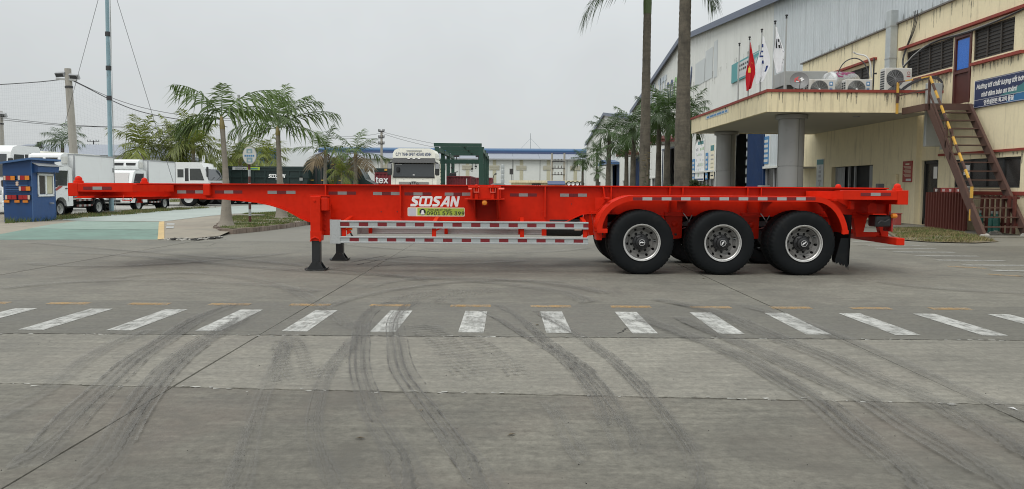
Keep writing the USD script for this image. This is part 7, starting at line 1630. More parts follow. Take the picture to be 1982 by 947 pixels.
c2, x0, x1 = container('maroon container standing under the green gantry', 864, 912, 64, at(890, 341, 64)[2], 9)
put('marking', MB().box(at(902.5, 350, 64)[0], at(904, 350, 64)[0], 64.0, 64.03, .6, at(900, 346, 64)[2]), 'white_print', c2, smooth=False)
c3, x0, x1 = container('second maroon container behind the right legs of the gantry', 921, 953, 82, at(930, 344, 82)[2], 6)

# ---- gantry
gy = [58.0, 63.4, 68.9, 74.5]; gx0, gx1 = YX(845.5, 58), YX(931, 58); gz = at(890, 277.5, 58)[2]
gan = thing('green_gantry', 'dark green steel gantry frame with hanging chain hooks behind the white tractor truck', 'gantry', ((gx0 + gx1) / 2, 58, 0))
for k, y in enumerate(gy):
    for x in (gx0, gx1): put('leg', MB().box(x - .16, x + .16, y - .14, y + .14, 0, gz - .30), 'gantry_green', gan, smooth=False)
    put('cross_beam', MB().box(gx0 - .22, gx1 + .05, y - .13, y + .13, gz - .27, gz).box(gx0 - .22, gx1 + .05, y - .2, y + .2, gz - .05, gz + .0) if False else MB().box(gx0 - .22, gx1 + .05, y - .13, y + .13, gz - .27, gz), 'gantry_green', gan, smooth=False)
for x in (gx0, gx1): put('runway_beam', MB().box(x - .13, x + .13, gy[0] + .14, gy[-1] - .14, gz - .62, gz - .32), 'gantry_green', gan, smooth=False)
for k in range(3):
    put('roof_brace', MB().beam((gx0 + 1.2, gy[k], gz - .04), (gx0 + 1.9, gy[k + 1], gz - .04), .07, .05), 'gantry_green', gan, smooth=False); put('roof_brace', MB().beam((gx1 - 1.1, gy[k], gz - .04), (gx1 - 1.6, gy[k + 1], gz - .04), .07, .05), 'gantry_green', gan, smooth=False)
yb_ = 60.3; zc = at(890, 313, yb_)[2]
put('lifting_beam', MB().box(gx0 - .1, gx1 + .1, yb_ - .2, yb_ + .2, zc - .17, zc + .17), 'gantry_green', gan, smooth=False)
for u, dz_ in ((875, .55), (914, .65), (921, .40)):
    x = YX(u, yb_); h = put('chain_hook', MB().tube([(x, yb_ - .1, zc - .17), (x, yb_ - .1, zc - .17 - dz_ * .6)], .03, 6).lathe([(.0, 0), (.09, .03), (.09, .13), (0, .16)], (x, yb_ - .1, zc - .17 - dz_ * .75), n=8).tube([(x, yb_ - .1, zc - .17 - dz_ * .7), (x + .07, yb_ - .1, zc - .17 - dz_ * .85), (x, yb_ - .1, zc - .17 - dz_), (x - .07, yb_ - .1, zc - .17 - dz_ * .9)], .03, 6), 'chassis_dark', gan)
for u in (883.5, 926): x = YX(u, 66); put('hoist', MB().box(x - .25, x + .25, 65.9, 66.1, gz - .75, gz - .6).tube([(x, 66, gz - .75), (x, 66, gz - 1.3)], .04, 6), 'chassis_dark', gan, smooth=False)
put('rail_pipe', MB().tube([(gx0, 66, gz - 1.05), (gx1, 66, gz - 1.05)], .03, 6), 'chassis_dark', gan)
xl_ = YX(848, 58.6)
for k in range(9): put('ladder_rung', MB().box(xl_, xl_ + .5, 58.55, 58.62, .5 + k * .28, .56 + k * .28), 'gantry_green', gan, smooth=False)
for x in (xl_, xl_ + .48): put('ladder_rail', MB().box(x, x + .05, 58.52, 58.65, 0, 3.1), 'gantry_green', gan, smooth=False)
bk = thing('dark_machine', 'dark machine part standing on the maroon container under the gantry', 'machine', (at(875, 336, 66)[0], 66, 2.3)); p = at(875, 340, 66); put('body', MB().box(p[0] - .25, p[0] + .35, 65.8, 66.4, 2.28, 2.62, ch=.05), 'chassis_dark', bk); put('arm', MB().tube([p + [.2, 0, .25], p + [.5, 0, .35]], .05, 6), 'chassis_dark', bk)

# ---- the white tractor truck facing the camera
Yt = 41.0; xm = at(801, 330, Yt)[0]; s_ = Yt / FPX
def zt(v): return at(801, v, Yt)[2]
tt = thing('tractor_truck', 'white tractor truck facing the camera with black lettering on its high roof', 'truck', (xm, Yt, 0))
w = 1.25
cab = put('cab', MB().hexa([(xm - w, Yt, .9), (xm + w, Yt, .9), (xm + w, Yt + 2.2, .9), (xm - w, Yt + 2.2, .9), (xm - w, Yt, zt(341)), (xm + w, Yt, zt(341)), (xm + w, Yt + 2.2, zt(341)), (xm - w, Yt + 2.2, zt(341))]).hexa([(xm - w, Yt, zt(341)), (xm + w, Yt, zt(341)), (xm + w, Yt + 2.2, zt(341)), (xm - w, Yt + 2.2, zt(341)), (xm - w + .08, Yt + .18, zt(306)), (xm + w - .08, Yt + .18, zt(306)), (xm + w - .08, Yt + 2.2, zt(306)), (xm - w + .08, Yt + 2.2, zt(306))]), 'cream_white', tt, smooth=False)
rp_ = Polygon([(-1.17, zt(306)), (1.17, zt(306)), (1.16, zt(297)), (1.06, zt(291)), (.85, zt(288)), (-.85, zt(288)), (-1.06, zt(291)), (-1.16, zt(297))]).buffer(.03)
roof = MB(); pts = np.array(rp_.exterior.coords)[:-1]
for (sc0, y0, dz0), (sc1, y1, dz1) in (((.97, Yt + .16, -.0), (1, Yt + .26, 0)), ((1, Yt + .26, 0), (1, Yt + 2.2, 0))):
    roof.grid([[(xm + q[0] * sc0, y0, q[1] + dz0) for q in list(pts) + [pts[0]]], [(xm + q[0] * sc1, y1, q[1] + dz1) for q in list(pts) + [pts[0]]]])
roof.prism(affinity.scale(rp_, .97, 1), (xm, Yt + .16, 0), X3, Z3, 0, .004)
put('roof_fairing', roof, 'cream_white', cab, smooth=40)
put('roof_slot', MB().box(xm - .42, xm + .42, Yt + .13, Yt + .155, zt(292.3), zt(291)), 'trim_grey', cab, smooth=False)
put('lettering', write('C.TY TNHH GPĐT HOÀNG MINH', (xm - .04, Yt + .155, zt(301.5)), X3, Z3, .16, .006, bold=True, squeeze=.575), 'letter_navy', cab, smooth=False)
put('sun_visor', MB().hexa([(xm - 1.2, Yt - .08, zt(315.5)), (xm + 1.2, Yt - .08, zt(315.5)), (xm + 1.2, Yt + .2, zt(315.5)), (xm - 1.2, Yt + .2, zt(315.5)), (xm - 1.14, Yt + .06, zt(306)), (xm + 1.14, Yt + .06, zt(306)), (xm + 1.14, Yt + .2, zt(306)), (xm - 1.14, Yt + .2, zt(306))]), 'dark_plastic', cab, smooth=False)
for dx in (-.28, 0, .28): put('marker_light', MB().box(xm + dx - .07, xm + dx + .07, Yt + .0, Yt + .058, zt(308.2), zt(306.2), ch=.01), 'white_print', cab)
put('windscreen', MB().hexa([(xm - 1.14, Yt - .02, zt(342)), (xm + 1.14, Yt - .02, zt(342)), (xm + 1.14, Yt + .05, zt(342)), (xm - 1.14, Yt + .05, zt(342)), (xm - 1.08, Yt + .10, zt(316)), (xm + 1.08, Yt + .10, zt(316)), (xm + 1.08, Yt + .2, zt(316)), (xm - 1.08, Yt + .2, zt(316))]), 'dark_glass', cab, smooth=False)
put('screen_edge', MB().hexa([(xm - 1.14, Yt - .035, zt(344.5)), (xm + 1.14, Yt - .035, zt(344.5)), (xm + 1.14, Yt + .02, zt(344.5)), (xm - 1.14, Yt + .02, zt(344.5)), (xm - 1.14, Yt - .025, zt(342)), (xm + 1.14, Yt - .025, zt(342)), (xm + 1.14, Yt + .04, zt(342)), (xm - 1.14, Yt + .04, zt(342))]), 'dark_inside', cab, smooth=False)
put('screen_sticker', MB().box(xm - 1.0, xm - .66, Yt + .06, Yt + .075, zt(319.4), zt(318)), 'sticker_pale', cab, smooth=False); put('screen_sticker', MB().box(xm - .05, xm + .05, Yt - .02, Yt - .005, zt(339.5), zt(338)), 'white_print', cab, smooth=False)
put('seat_head', MB().lathe([(0, -.16), (.09, -.12), (.11, 0), (.09, .12), (0, .16)], (xm - .86, Yt + .02, zt(329)), (0, 0, 1), 16), 'dark_inside', cab)
for s in (-1, 1):
    m_ = put('mirror', MB().box(xm + s * 1.30 - .12, xm + s * 1.30 + .12, Yt - .22, Yt - .08, zt(340), zt(316.5), ch=.05), 'dark_plastic', cab); put('mirror_arm', MB().beam((xm + s * 1.12, Yt, zt(314)), (xm + s * 1.34, Yt - .16, zt(316)), .05, .06), 'dark_plastic', m_); put('mirror_shell', MB().box(xm + s * 1.30 - .10, xm + s * 1.30 + .10, Yt - .235, Yt - .221, zt(327), zt(317.5), ch=.0), 'trim_grey', m_)
    put('door_gap', MB().box(xm + s * 1.02 - .006, xm + s * 1.02 + .006, Yt - .012, Yt - .001, .95, zt(346)), 'trim_grey', cab, smooth=False)
    put('pillar', MB().box(xm + s * 1.20 - .05, xm + s * 1.20 + .05, Yt + .02, Yt + .1, zt(342), zt(318)), 'cream_white', cab, smooth=False)
for z0, z1, m_ in ((353.2, 352.2, 'trim_grey'), (357, 354.2, 'tape_grey'), (360, 357.8, 'tape_grey')): put('grille_bar', MB().box(xm - .82, xm + .82, Yt - .03, Yt - .001, zt(z0), zt(z1)), m_, cab, smooth=False)
put('emblem', MB().prism(affinity.scale(shapely.Point(0, 0).buffer(1, 20), .27, .155), (xm, Yt - .035, zt(356.5)), X3, Z3, 0, .03), 'dark_plastic', cab); put('emblem', MB().prism(affinity.scale(shapely.Point(0, 0).buffer(1, 20), .25, .135).difference(affinity.scale(shapely.Point(0, 0).buffer(1, 20), .22, .11)).union(sbox(-.015, -.12, .015, .12)).union(sbox(-.14, -.07, -.10, .07)).union(sbox(.10, -.07, .14, .07)).union(sbox(-.14, -.015, .14, .015)), (xm, Yt - .066, zt(356.5)), X3, Z3, 0, .008), 'grey_metal', cab, smooth=False)
for dx in (-.55, .5): put('washer_nozzle', MB().lathe([(.025, 0), (0, .02)], (xm + dx, Yt - .001, zt(347.5)), (0, -1, 0), 8), 'trim_grey', cab)
put('bumper', MB().box(xm - w, xm + w, Yt - .12, Yt + .3, .4, .9, ch=.05), 'cream_white', tt); put('chassis', MB().box(xm - .45, xm + .45, Yt + .3, Yt + 6, .6, .9), 'chassis_dark', tt, smooth=False)
for y in (Yt + 1.2, Yt + 4.2, Yt + 5.4):
    for s in (-1, 1): put('wheel', MB().lathe([(0, .06), (.25, .04), (.29, 0), (.45, -.01), (.52, .04), (.52, .26), (.29, .28)], (xm + s * 1.24, y, .52), (-s, 0, 0), 24), 'rubber', tt)
put('air_deflector', MB().box(xm + 1.02, xm + 1.2, Yt + 2.25, Yt + 2.6, .9, 2.9), 'cream_white', tt, smooth=False)
put('side_tank', MB().box(xm + .9, xm + 1.3, Yt + 2.7, Yt + 3.6, .5, 1.5, ch=.05), 'galvanised', tt)

# ---- far factory building across the end of the road
Yw = 166.0; wx0, wx1 = YX(548, Yw), 30.0; wz = at(985, 308.5, Yw)[2]
fb = thing('far_factory', 'long pale far factory building with a blue roof monitor closing the view', 'factory building', ((wx0 + wx1) / 2, Yw, 0))
bay = 52.0 / FPX * Yw; n = int((wx1 - wx0) / bay) + 1; xs0_ = YX(993, Yw) - bay * int((YX(993, Yw) - wx0) / bay)
edges = [wx0] + [x for x in (xs0_ + bay * k for k in range(n + 2)) if wx0 + 1 < x < wx1]
edges.append(wx1)
for a, b in zip(edges[:-1], edges[1:]):
    p_ = put('wall_panel', MB().box(a + .06, b - .06, Yw, Yw + .2, 0, wz), 'far_wall', fb, smooth=False); put('bay_seam', MB().box(b - .09, b + .09, Yw + .05, Yw + .25, 0, wz), 'seam_dark', fb, smooth=False)
    c = b - bay * .66 if False else b - bay * .69
    put('light_strip', MB().box(c - .38, c + .38, Yw - .05, Yw - .001, 0, wz - .1), 'far_strip', p_, smooth=False)
    f_ = put('louvre_window', MB().box(c - 1.2, c + 1.1, Yw - .12, Yw - .051, wz * .70 - .1, wz * .70 + .9), 'louvre_cream', p_, smooth=False)
    for k in range(5): put('louvre_blade', MB().box(c - 1.15, c + 1.05, Yw - .16, Yw - .121, wz * .70 - .02 + k * .18, wz * .70 + .05 + k * .18), 'far_strip', f_, smooth=False)
zr = at(985, 298.5, Yw + 12)[2]
for a, b in zip(edges[:-1], edges[1:]): put('roof_sheet', MB().hexa([(a, Yw - .6, wz), (b - .05, Yw - .6, wz), (b - .05, Yw + 12, zr), (a, Yw + 12, zr), (a, Yw - .6, wz + .12), (b - .05, Yw - .6, wz + .12), (b - .05, Yw + 12, zr + .12), (a, Yw + 12, zr + .12)]), 'roof_grey', fb, smooth=False)
put('gutter', MB().box(wx0, wx1, Yw - .75, Yw - .61, wz - .15, wz + .12), 'trim_grey', fb, smooth=False)
zt2 = at(985, 289, Yw + 12)[2]; xm0 = YX(590, Yw)
put('roof_monitor', MB().prism([(Yw + 12, zr + .12), (Yw + 12, zt2 - .3), (Yw + 12.5, zt2), (Yw + 20, zt2 + .6), (Yw + 27, zt2), (Yw + 27, zr)], (xm0, 0, 0), Y3, Z3, 0, wx1 - xm0), 'roof_blue', fb, smooth=False)
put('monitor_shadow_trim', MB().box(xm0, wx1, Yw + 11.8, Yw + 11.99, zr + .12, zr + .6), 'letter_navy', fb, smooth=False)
an = thing('antenna_mast', 'thin guyed antenna mast on the far factory roof', 'antenna', tuple(at(1027, 290, Yw + 20))); p0, p1 = at(1027, 290, Yw + 20), at(1027, 258, Yw + 20)
put('mast', MB().tube([p0, p1], .09, 6), 'grey_metal', an)
for u in (1008, 1046): put('guy_wire', MB().tube([at(1027, 268, Yw + 20), at(u, 288, Yw + 20)], .03, 4), 'net_cord', an)
# blue fronted building at the left
Y = 128.; bz = at(500, 286, Y)[2]; x0, x1 = YX(474, Y), YX(549, Y)
fb2 = thing('blue_front_building', 'building with a wide blue fascia and white wall behind the left palms', 'building', ((x0 + x1) / 2, Y, 0))
put('wall', MB().box(x0, x1, Y, Y + 20, 0, bz - 2.7), 'far_wall', fb2, smooth=False); put('fascia', MB().box(x0 - .3, x1 - .5, Y - .5, Y + 20, bz - 2.7, bz), 'roof_blue', fb2, smooth=False); put('end_trim', MB().box(x1 - .5, x1 + .2, Y - .6, Y + 20, 0, bz + .1), 'white_paint', fb2, smooth=False); put('fascia_edge', MB().box(x0 - .4, x1 - .5, Y - .62, Y - .5, bz - .12, bz + .06), 'white_paint', fb2, smooth=False)
for u in (521, 533): p = at(u, 325, Y); put('window', MB().box(p[0] - .35, p[0] + .35, Y - .06, Y - .001, 3.6, 4.5), 'window_dark', fb2, smooth=False)
# far shed at the left, treeline, pylons
Y = 120.; t = thing('far_shed', 'long low grey roofed shed in the distance on the left', 'shed', (YX(110, Y), Y, 0)); x0, x1 = YX(-40, Y), YX(262, Y)
put('wall', MB().box(x0, x1, Y, Y + 25, 0, at(50, 300, Y)[2]), 'far_wall', t, smooth=False); put('roof', MB().prism([(Y - .8, at(50, 300, Y)[2]), (Y + 25.8, at(50, 300, Y)[2]), (Y + 13, at(50, 279, Y + 13)[2])], (x0 - .5, 0, 0), Y3, Z3, 0, x1 - x0 + 1), 'roof_grey', t, smooth=False)
t2_ = thing('roof_gantry', 'dark lattice frame above the far grey shed', 'frame', tuple(at(60, 282, 119)))
for v in (283, 286.5): put('rail', MB().beam(at(5, v, 119), at(84, v, 119), .12, .12), 'chassis_dark', t2_, smooth=False)
for u in range(8, 84, 8): put('strut', MB().beam(at(u, 283, 119), at(u + 4, 287, 119), .08, .08), 'chassis_dark', t2_, smooth=False)
put('head', MB().box(at(72, 280, 119)[0], at(80, 280, 119)[0], 118.9, 119.3, at(75, 287, 119)[2], at(75, 275, 119)[2]), 'chassis_dark', t2_, smooth=False)

def pylon(label, u, v0, v1, Y, arms, r_, armw, insul=True):
    p1 = at(u, v0, Y); base = at(u, v1, Y); base[2] = 0; t = thing('utility_pole', label, 'utility pole', tuple(base))
    put('pole', MB().tube([base, p1], [r_ * 1.3, r_], 8), 'concrete_pole' if r_ > .12 else 'wire_dark', t)
    for v in arms:
        c = at(u, v, Y); a = put('cross_arm', MB().box(c[0] - armw, c[0] + armw, Y - .18, Y - .06, c[2] - .06, c[2] + .06), 'wire_dark', t, smooth=False)
        for dx in (-armw * .92, -armw * .5, armw * .5, armw * .92): put('insulator', MB().lathe([(.05, 0), (.09, .08), (.05, .16), (.08, .24), (0, .3)], (c[0] + dx, Y - .12, c[2] + .06), n=8), 'insulator', a)
    return t
pylon('distant steel pylon with three cross arms between the pole and the light blue mast', 181, 272, 300, 150, (274, 282.5, 291), .10, 1.2)
pylon('concrete utility pole with stacked insulators left of the palms', 329, 250, 300, 92, (252, 266, 278, 286), .19, .35)
pylon('utility pole standing between the small palms and the white tractor truck', 738.5, 253, 330, 100, (255, 267, 279), .15, .40)
# substation, transformer frame and clutter near the far end
Y = 112.; x0, x1 = YX(986, Y), YX(1124, Y); z1 = at(1050, 349.5, Y)[2]
ss = thing('substation', 'low cream yellow substation building in front of the far factory', 'building', ((x0 + x1) / 2, Y, 0))
put('wall', MB().box(x0 + .3, x1 - .3, Y + .3, Y + 6, 0, z1 - .35), 'yellow_fascia', ss, smooth=False); put('roof_slab', MB().box(x0, x1, Y, Y + 6.3, z1 - .35, z1), 'yellow_fascia', ss, smooth=False)
for u in (1001, 1022): p = at(u, 358, Y); put('vent', MB().box(p[0] - .5, p[0] + .5, Y + .24, Y + .299, 1.2, 1.75), 'louvre_cream', ss, smooth=False)
p = at(1038, 355, Y - .5); g_ = thing('black_gate', 'black ornamental metal gate in front of the cream substation', 'gate', (p[0], Y - .5, 0)); put('panel', MB().box(p[0] - .68, p[0] + .68, Y - .5, Y - .45, 0, 1.95), 'dark_inside', g_, smooth=False)
for k in range(4):
    for q in range(3): put('ornament', MB().lathe([(.10, 0), (.13, 0), (.13, .03), (.10, .03)][::-1], (p[0] - .48 + k * .32, Y - .5, .7 + q * .45), (0, -1, 0), 12), 'ac_white', g_)
p, q = at(1060, 350, Y - 1), at(1094, 350, Y - 1); a_ = thing('dark_awning', 'dark slanting awning in front of the cream substation', 'awning', (p[0], Y - 1, 0)); put('roof', MB().hexa([(p[0], Y - 1.5, 1.75), (q[0], Y - 1.5, 1.75), (q[0], Y + .2, 2.3), (p[0], Y + .2, 2.3), (p[0], Y - 1.5, 1.85), (q[0], Y - 1.5, 1.85), (q[0], Y + .2, 2.42), (p[0], Y + .2, 2.42)]), 'letter_navy', a_, smooth=False)
for x in (p[0] + .3, q[0] - .3): put('post', MB().box(x - .05, x + .05, Y - 1.4, Y - 1.3, 0, 1.74), 'grey_metal', a_, smooth=False)
Y = 116.; tf = thing('transformer_frame', 'twin pole frame with rows of insulators behind the cream substation', 'power frame', (YX(1081, Y), Y, 0))
for u in (1068.5, 1092.5):
    p1 = at(u, 297, Y); x = p1[0]; po = put('pole', MB().tube([(x, Y, 0), (x, Y, p1[2])], [.2, .16], 10), 'concrete_pole', tf); put('fork', MB().beam((x, Y, p1[2] - .5), (x - .2, Y, p1[2] + .1), .08, .08).beam((x, Y, p1[2] - .5), (x + .2, Y, p1[2] + .1), .08, .08), 'chassis_dark', po, smooth=False)
for v in (313, 326, 338.5):
    a, b = at(1068, v, Y - .25), at(1093, v, Y - .25); ba = put('cross_bar', MB().beam(a, b, .14, .12), 'chassis_dark', tf, smooth=False)
    for f_ in (.25, .5, .75): c = a + (b - a) * f_; put('insulator', MB().lathe([(.05, 0), (.11, .12), (.05, .24), (.10, .36), (0, .45)], c, n=8), 'insulator', ba)
sl = thing('metal_stack', 'pleated silver metal cylinder against the far factory wall', 'duct', tuple(at(973, 345, 150))); p = at(973, 320, 150)
for k in range(6): put('ring', MB().lathe([(.30, 0), (.36, .12), (.36, .8), (.30, .92)], (p[0], 150, .2 + k * .95), n=16), 'galvanised', sl)
cb_ = thing('control_box', 'dark control box on a thin post by the far factory wall', 'box', tuple(at(990, 350, 120))); p = at(990, 333, 120); put('case', MB().box(p[0] - .3, p[0] + .3, 119.8, 120.2, p[2] - .4, p[2] + .5), 'chassis_dark', cb_, smooth=False); put('post', MB().tube([(p[0], 120, 0), (p[0], 120, p[2] - .4)], .05, 6), 'wire_dark', cb_); put('mast', MB().tube([(p[0] + .15, 120, p[2] + .5), (p[0] + .15, 120, p[2] + 2)], .03, 6), 'wire_dark', cb_)
lp = thing('yard_lamp', 'thin curved lamp post right of the gantry', 'lamp post', tuple(at(954, 355, 100))); put('post', MB().tube(spline([at(954, 362, 100), at(954.5, 345, 100), at(957, 338, 100), at(960, 336, 100)], 12), .06, 6), 'wire_dark', lp); put('head', MB().cyl(at(958.5, 336, 100), at(961, 338, 100), .12, n=8), 'chassis_dark', lp)
# grey van, spare wheels, small units near the gantry
Y = 76.; vx = YX(964, Y); v_ = thing('grey_van', 'pale grey van mostly hidden behind the trailer right of the gantry', 'van', (vx, Y, 0))
bd_ = put('body', MB().prism(Polygon([(-.85, .35), (.85, .35), (.88, 1.1), (.72, 1.62), (.5, 1.75), (-.5, 1.75), (-.72, 1.62), (-.88, 1.1)]).buffer(.03), (vx, Y + 3.8, 0), X3, Z3, 0, 3.8), 'galvanised', v_, smooth=35); put('windscreen', MB().hexa([(vx - .72, Y - .04, 1.12), (vx + .72, Y - .04, 1.12), (vx + .72, Y + .05, 1.12), (vx - .72, Y + .05, 1.12), (vx - .58, Y - .035, 1.62), (vx + .58, Y - .035, 1.62), (vx + .58, Y + .05, 1.62), (vx - .58, Y + .05, 1.62)]), 'dark_glass', bd_, smooth=False)
for s in (-1, 1): put('tyre', MB().lathe([(0, 0), (.3, 0), (.3, .2), (0, .2)], (vx + s * .85, Y + .7, .3), (-s, 0, 0), 18), 'rubber', v_); put('headlight', MB().box(vx + s * .55 - .14, vx + s * .55 + .14, Y - .03, Y + .02, .75, .92), 'tape_white', v_, smooth=False)
Y = 96.
for k, u in enumerate((1101, 1109, 1117.5, 1126)):
    p = at(u, 356, Y); wl = thing('spare_wheel', ('dark spare wheel with a pale rim, leftmost of the four by the palm', 'second spare wheel from the left of the four on the low rack by the palm', 'third spare wheel from the left of the four on the low rack by the palm', 'dark spare wheel with a pale rim, rightmost of the four by the palm')[k], 'wheel', (p[0], Y, 1.3), group='spare wheels on the rack by the far palm')
    put('tyre', MB().lathe([(.22, 0), (.30, -.02), (.33, .02), (.33, .22), (.22, .24)], (p[0], Y, p[2]), (0, 1, 0), 22), 'rubber', wl); put('rim', MB().lathe([(0, .09), (.06, .08), (.1, .06), (.22, 0), (.22, .05)], (p[0], Y, p[2]), (0, 1, 0), 22), 'white_paint', wl)
rkk = thing('wheel_rack', 'low rack carrying the four spare wheels by the palm', 'rack', (at(1113, 360, 96)[0], 96.2, 0)); a, b = at(1096, 360, 96.2), at(1131, 360, 96.2); zz = at(1113, 361.5, 96)[2]; put('shelf', MB().box(a[0], b[0], 96, 96.5, zz - .12, zz - .02), 'chassis_dark', rkk, smooth=False); put('leg', MB().box(a[0], a[0] + .1, 96, 96.5, 0, zz - .121), 'chassis_dark', rkk, smooth=False); put('leg', MB().box(b[0] - .1, b[0], 96, 96.5, 0, zz - .121), 'chassis_dark', rkk, smooth=False)

# ------------------------------------------------------------ palms, shrubs, far trees


def frond(base, az, el, L, droop, leaf, seed, npair=34, vee=.5, twist=0.0, wide=1.0, hang=.2):
    """One feather leaf: an arching stalk carrying two rows of narrow drooping leaflets."""
    r = np.random.RandomState(seed); n = 16; s = np.linspace(0, 1, n); e = math.radians(el) - math.radians(droop) * s ** 1.35; a = math.radians(az) + math.radians(twist) * s
    d = np.column_stack([np.cos(e) * np.cos(a), np.cos(e) * np.sin(a), np.sin(e)]); p = np.vstack([[0, 0, 0], np.cumsum((d[:-1] + d[1:]) / 2 * L / (n - 1), axis=0)]) + base
    m = MB().tube(p, np.linspace(.022, .004, n) * (L / 2.2) ** .5, 5)
    for side in (-1, 1):
        for k in range(npair):
            f_ = .13 + .87 * (k + r.uniform(-.3, .3)) / (npair - 1); f_ = min(max(f_, .12), .995); q = np.array([np.interp(f_, s, p[:, i]) for i in range(3)]); t = np.array([np.interp(f_, s, d[:, i]) for i in range(3)]); t /= np.linalg.norm(t)
            h = np.cross(t, Z3); h /= np.linalg.norm(h) + 1e-9; u = np.cross(h, t)
            lf = leaf * (.6 + .9 * math.sin(math.pi * min(1, (f_ * .82 + .16)))) * r.uniform(.82, 1.12) * (.6 if f_ > .93 else 1)
            out = h * side * (.86 + .1 * r.randn()) + t * (.42 + .55 * f_ + .08 * r.randn()) + u * (vee * r.uniform(-.35, 1.0)) - Z3 * hang * r.uniform(.5, 1.5); out /= np.linalg.norm(out)
            w = .024 * wide * (L / 2.2) ** .5 * r.uniform(.7, 1.2); wd = np.cross(out, u); wd /= np.linalg.norm(wd) + 1e-9
            g = r.uniform(.35, 1.0) * lf; q1 = q + out * lf * .5 - Z3 * g * .16; q2 = q + out * lf * .93 - Z3 * g * .72
            m.add([q - wd * w * .5, q + wd * w * .5, q1 - wd * w, q1 + wd * w, q2], [[0, 1, 3], [0, 3, 2], [2, 3, 4]])
    return m


def trunk_pts(base, top, bend, n=9): b, t = np.array(base, float), np.array(top, float); k = np.linspace(0, 1, n); P = b + (t - b) * k[:, None]; P[:, 0] += bend * np.sin(k * math.pi); return P


def palm(name, label, base, top, r0, r1, fronds, mats=('palm_trunk_pale', 'crownshaft_tan', 'frond_green'), shaft=.7, bulge=0.0, bend=0.0, cat='palm tree', leaf=.55, npair=34, local=False, rings=True, dead=(), pw=1.3, wide=1.0, hang=.2):
    t = thing(name, label, cat, base if not local else (0, 0, 0), local=local); base, top = np.array(base, float), np.array(top, float)
    P = trunk_pts(base, top, bend, 30); k = np.linspace(0, 1, 30); R_ = r1 + (r0 - r1) * (1 - k) ** pw + bulge * np.exp(-((k - .35) / .25) ** 2) + (r0 * .35) * np.exp(-k / .03)
    if rings:
        nn_ = 90 if r0 > .2 and not local else 40; P = trunk_pts(base, top, bend, nn_); R_ = np.interp(np.linspace(0, 1, nn_), k, R_); R_ = R_ * (1 + .022 * (np.arange(nn_) % 2) + .012 * np.random.RandomState(3).randn(nn_))
    put('trunk', MB().tube(P, R_, 16), mats[0], t, smooth=40)
    ax = (P[-1] - P[-2]); ax /= np.linalg.norm(ax); c = top + ax * shaft
    put('crownshaft', MB().tube([top - ax * .01, top + ax * shaft * .25, top + ax * shaft * .7, c], [r1 * 1.05, r1 * 1.12, r1 * .8, r1 * .45], 12), mats[1], t, smooth=40)
    for i, (az, el, L, dr) in enumerate(fronds):
        b = top + ax * shaft * (.78 + .22 * (el > 40)); put('frond', frond(b, az, el, L, dr, leaf * (L / 2.2) ** .6, i * 7 + int(abs(base[0]) * 10) % 97, npair, wide=wide, hang=hang), 'frond_dead' if i in dead else mats[2], t, smooth=False)
    return t


# the two palms on the island
b1 = gr(438, 438, .12); Y1 = b1[1]; top1_ = at(430.5, 250, Y1)
palm('royal_palm', 'sparse young palm with a swollen foot left of the striped sign post', b1, top1_, .20, .075,
     [(172, 56, 2.0, 58), (178, 22, 1.7, 84), (196, 8, 1.5, 76), (3, 52, 2.45, 84), (14, 40, 1.9, 82), (95, 84, 1.05, 14)], shaft=.40, leaf=.70, npair=28, bend=.04, pw=2.6, wide=1.45, hang=.45)
b2 = gr(545, 424, .12); Y2 = b2[1]; top2_ = at(538, 262, Y2)
palm('royal_palm', 'full crowned young palm right of the striped sign post', b2, top2_, .22, .085,
     [(70, 82, 1.75, 25), (120, 76, 1.65, 30), (30, 66, 1.85, 50), (4, 38, 2.45, 56), (350, 12, 2.05, 62), (182, 24, 2.0, 75), (200, 0, 1.7, 60), (160, 48, 1.85, 72), (300, 40, 1.6, 80), (15, 58, 2.0, 62)], mats=('palm_trunk_pale', 'crownshaft_tan', 'frond_green'), shaft=.34, leaf=.66, npair=28, pw=2.4, wide=1.35, hang=.28)
# the two tall royal palms by the factory road
ba = np.array([*at(1247, 360, 36)[:2], .09]); ta = at(1253, 27, 36)
palm('royal_palm', 'slimmer of the two tall royal palms in front of the factory hall', ba, ta, .235, .185, [(178, 0, 4.2, 85), (186, 24, 3.6, 70), (140, 30, 3.6, 70), (225, 35, 3.4, 65), (60, 45, 3.2, 70), (20, 48, 3.0, 66), (95, 70, 3.2, 50), (280, 50, 3.2, 60), (330, 48, 3.2, 66)], mats=('palm_trunk', 'crownshaft', 'frond_dark'), shaft=2.1, bulge=.04, leaf=.62, npair=60)
bb = np.array([*at(1319, 360, 27)[:2], .09]); tb = at(1327, -28, 27)
palm('royal_palm', 'tall royal palm with the thickest trunk, left of the entrance canopy', bb, tb, .25, .205, [(2, -40, 2.1, 46), (348, 45, 3.0, 45), (30, 55, 3.0, 50), (170, 58, 3.0, 60), (200, 62, 3.1, 50), (95, 72, 3.2, 50), (270, 60, 3.2, 55), (130, 55, 3.2, 60)], mats=('palm_trunk', 'crownshaft', 'frond_dark'), shaft=1.3, bulge=.05, leaf=.62, npair=56)

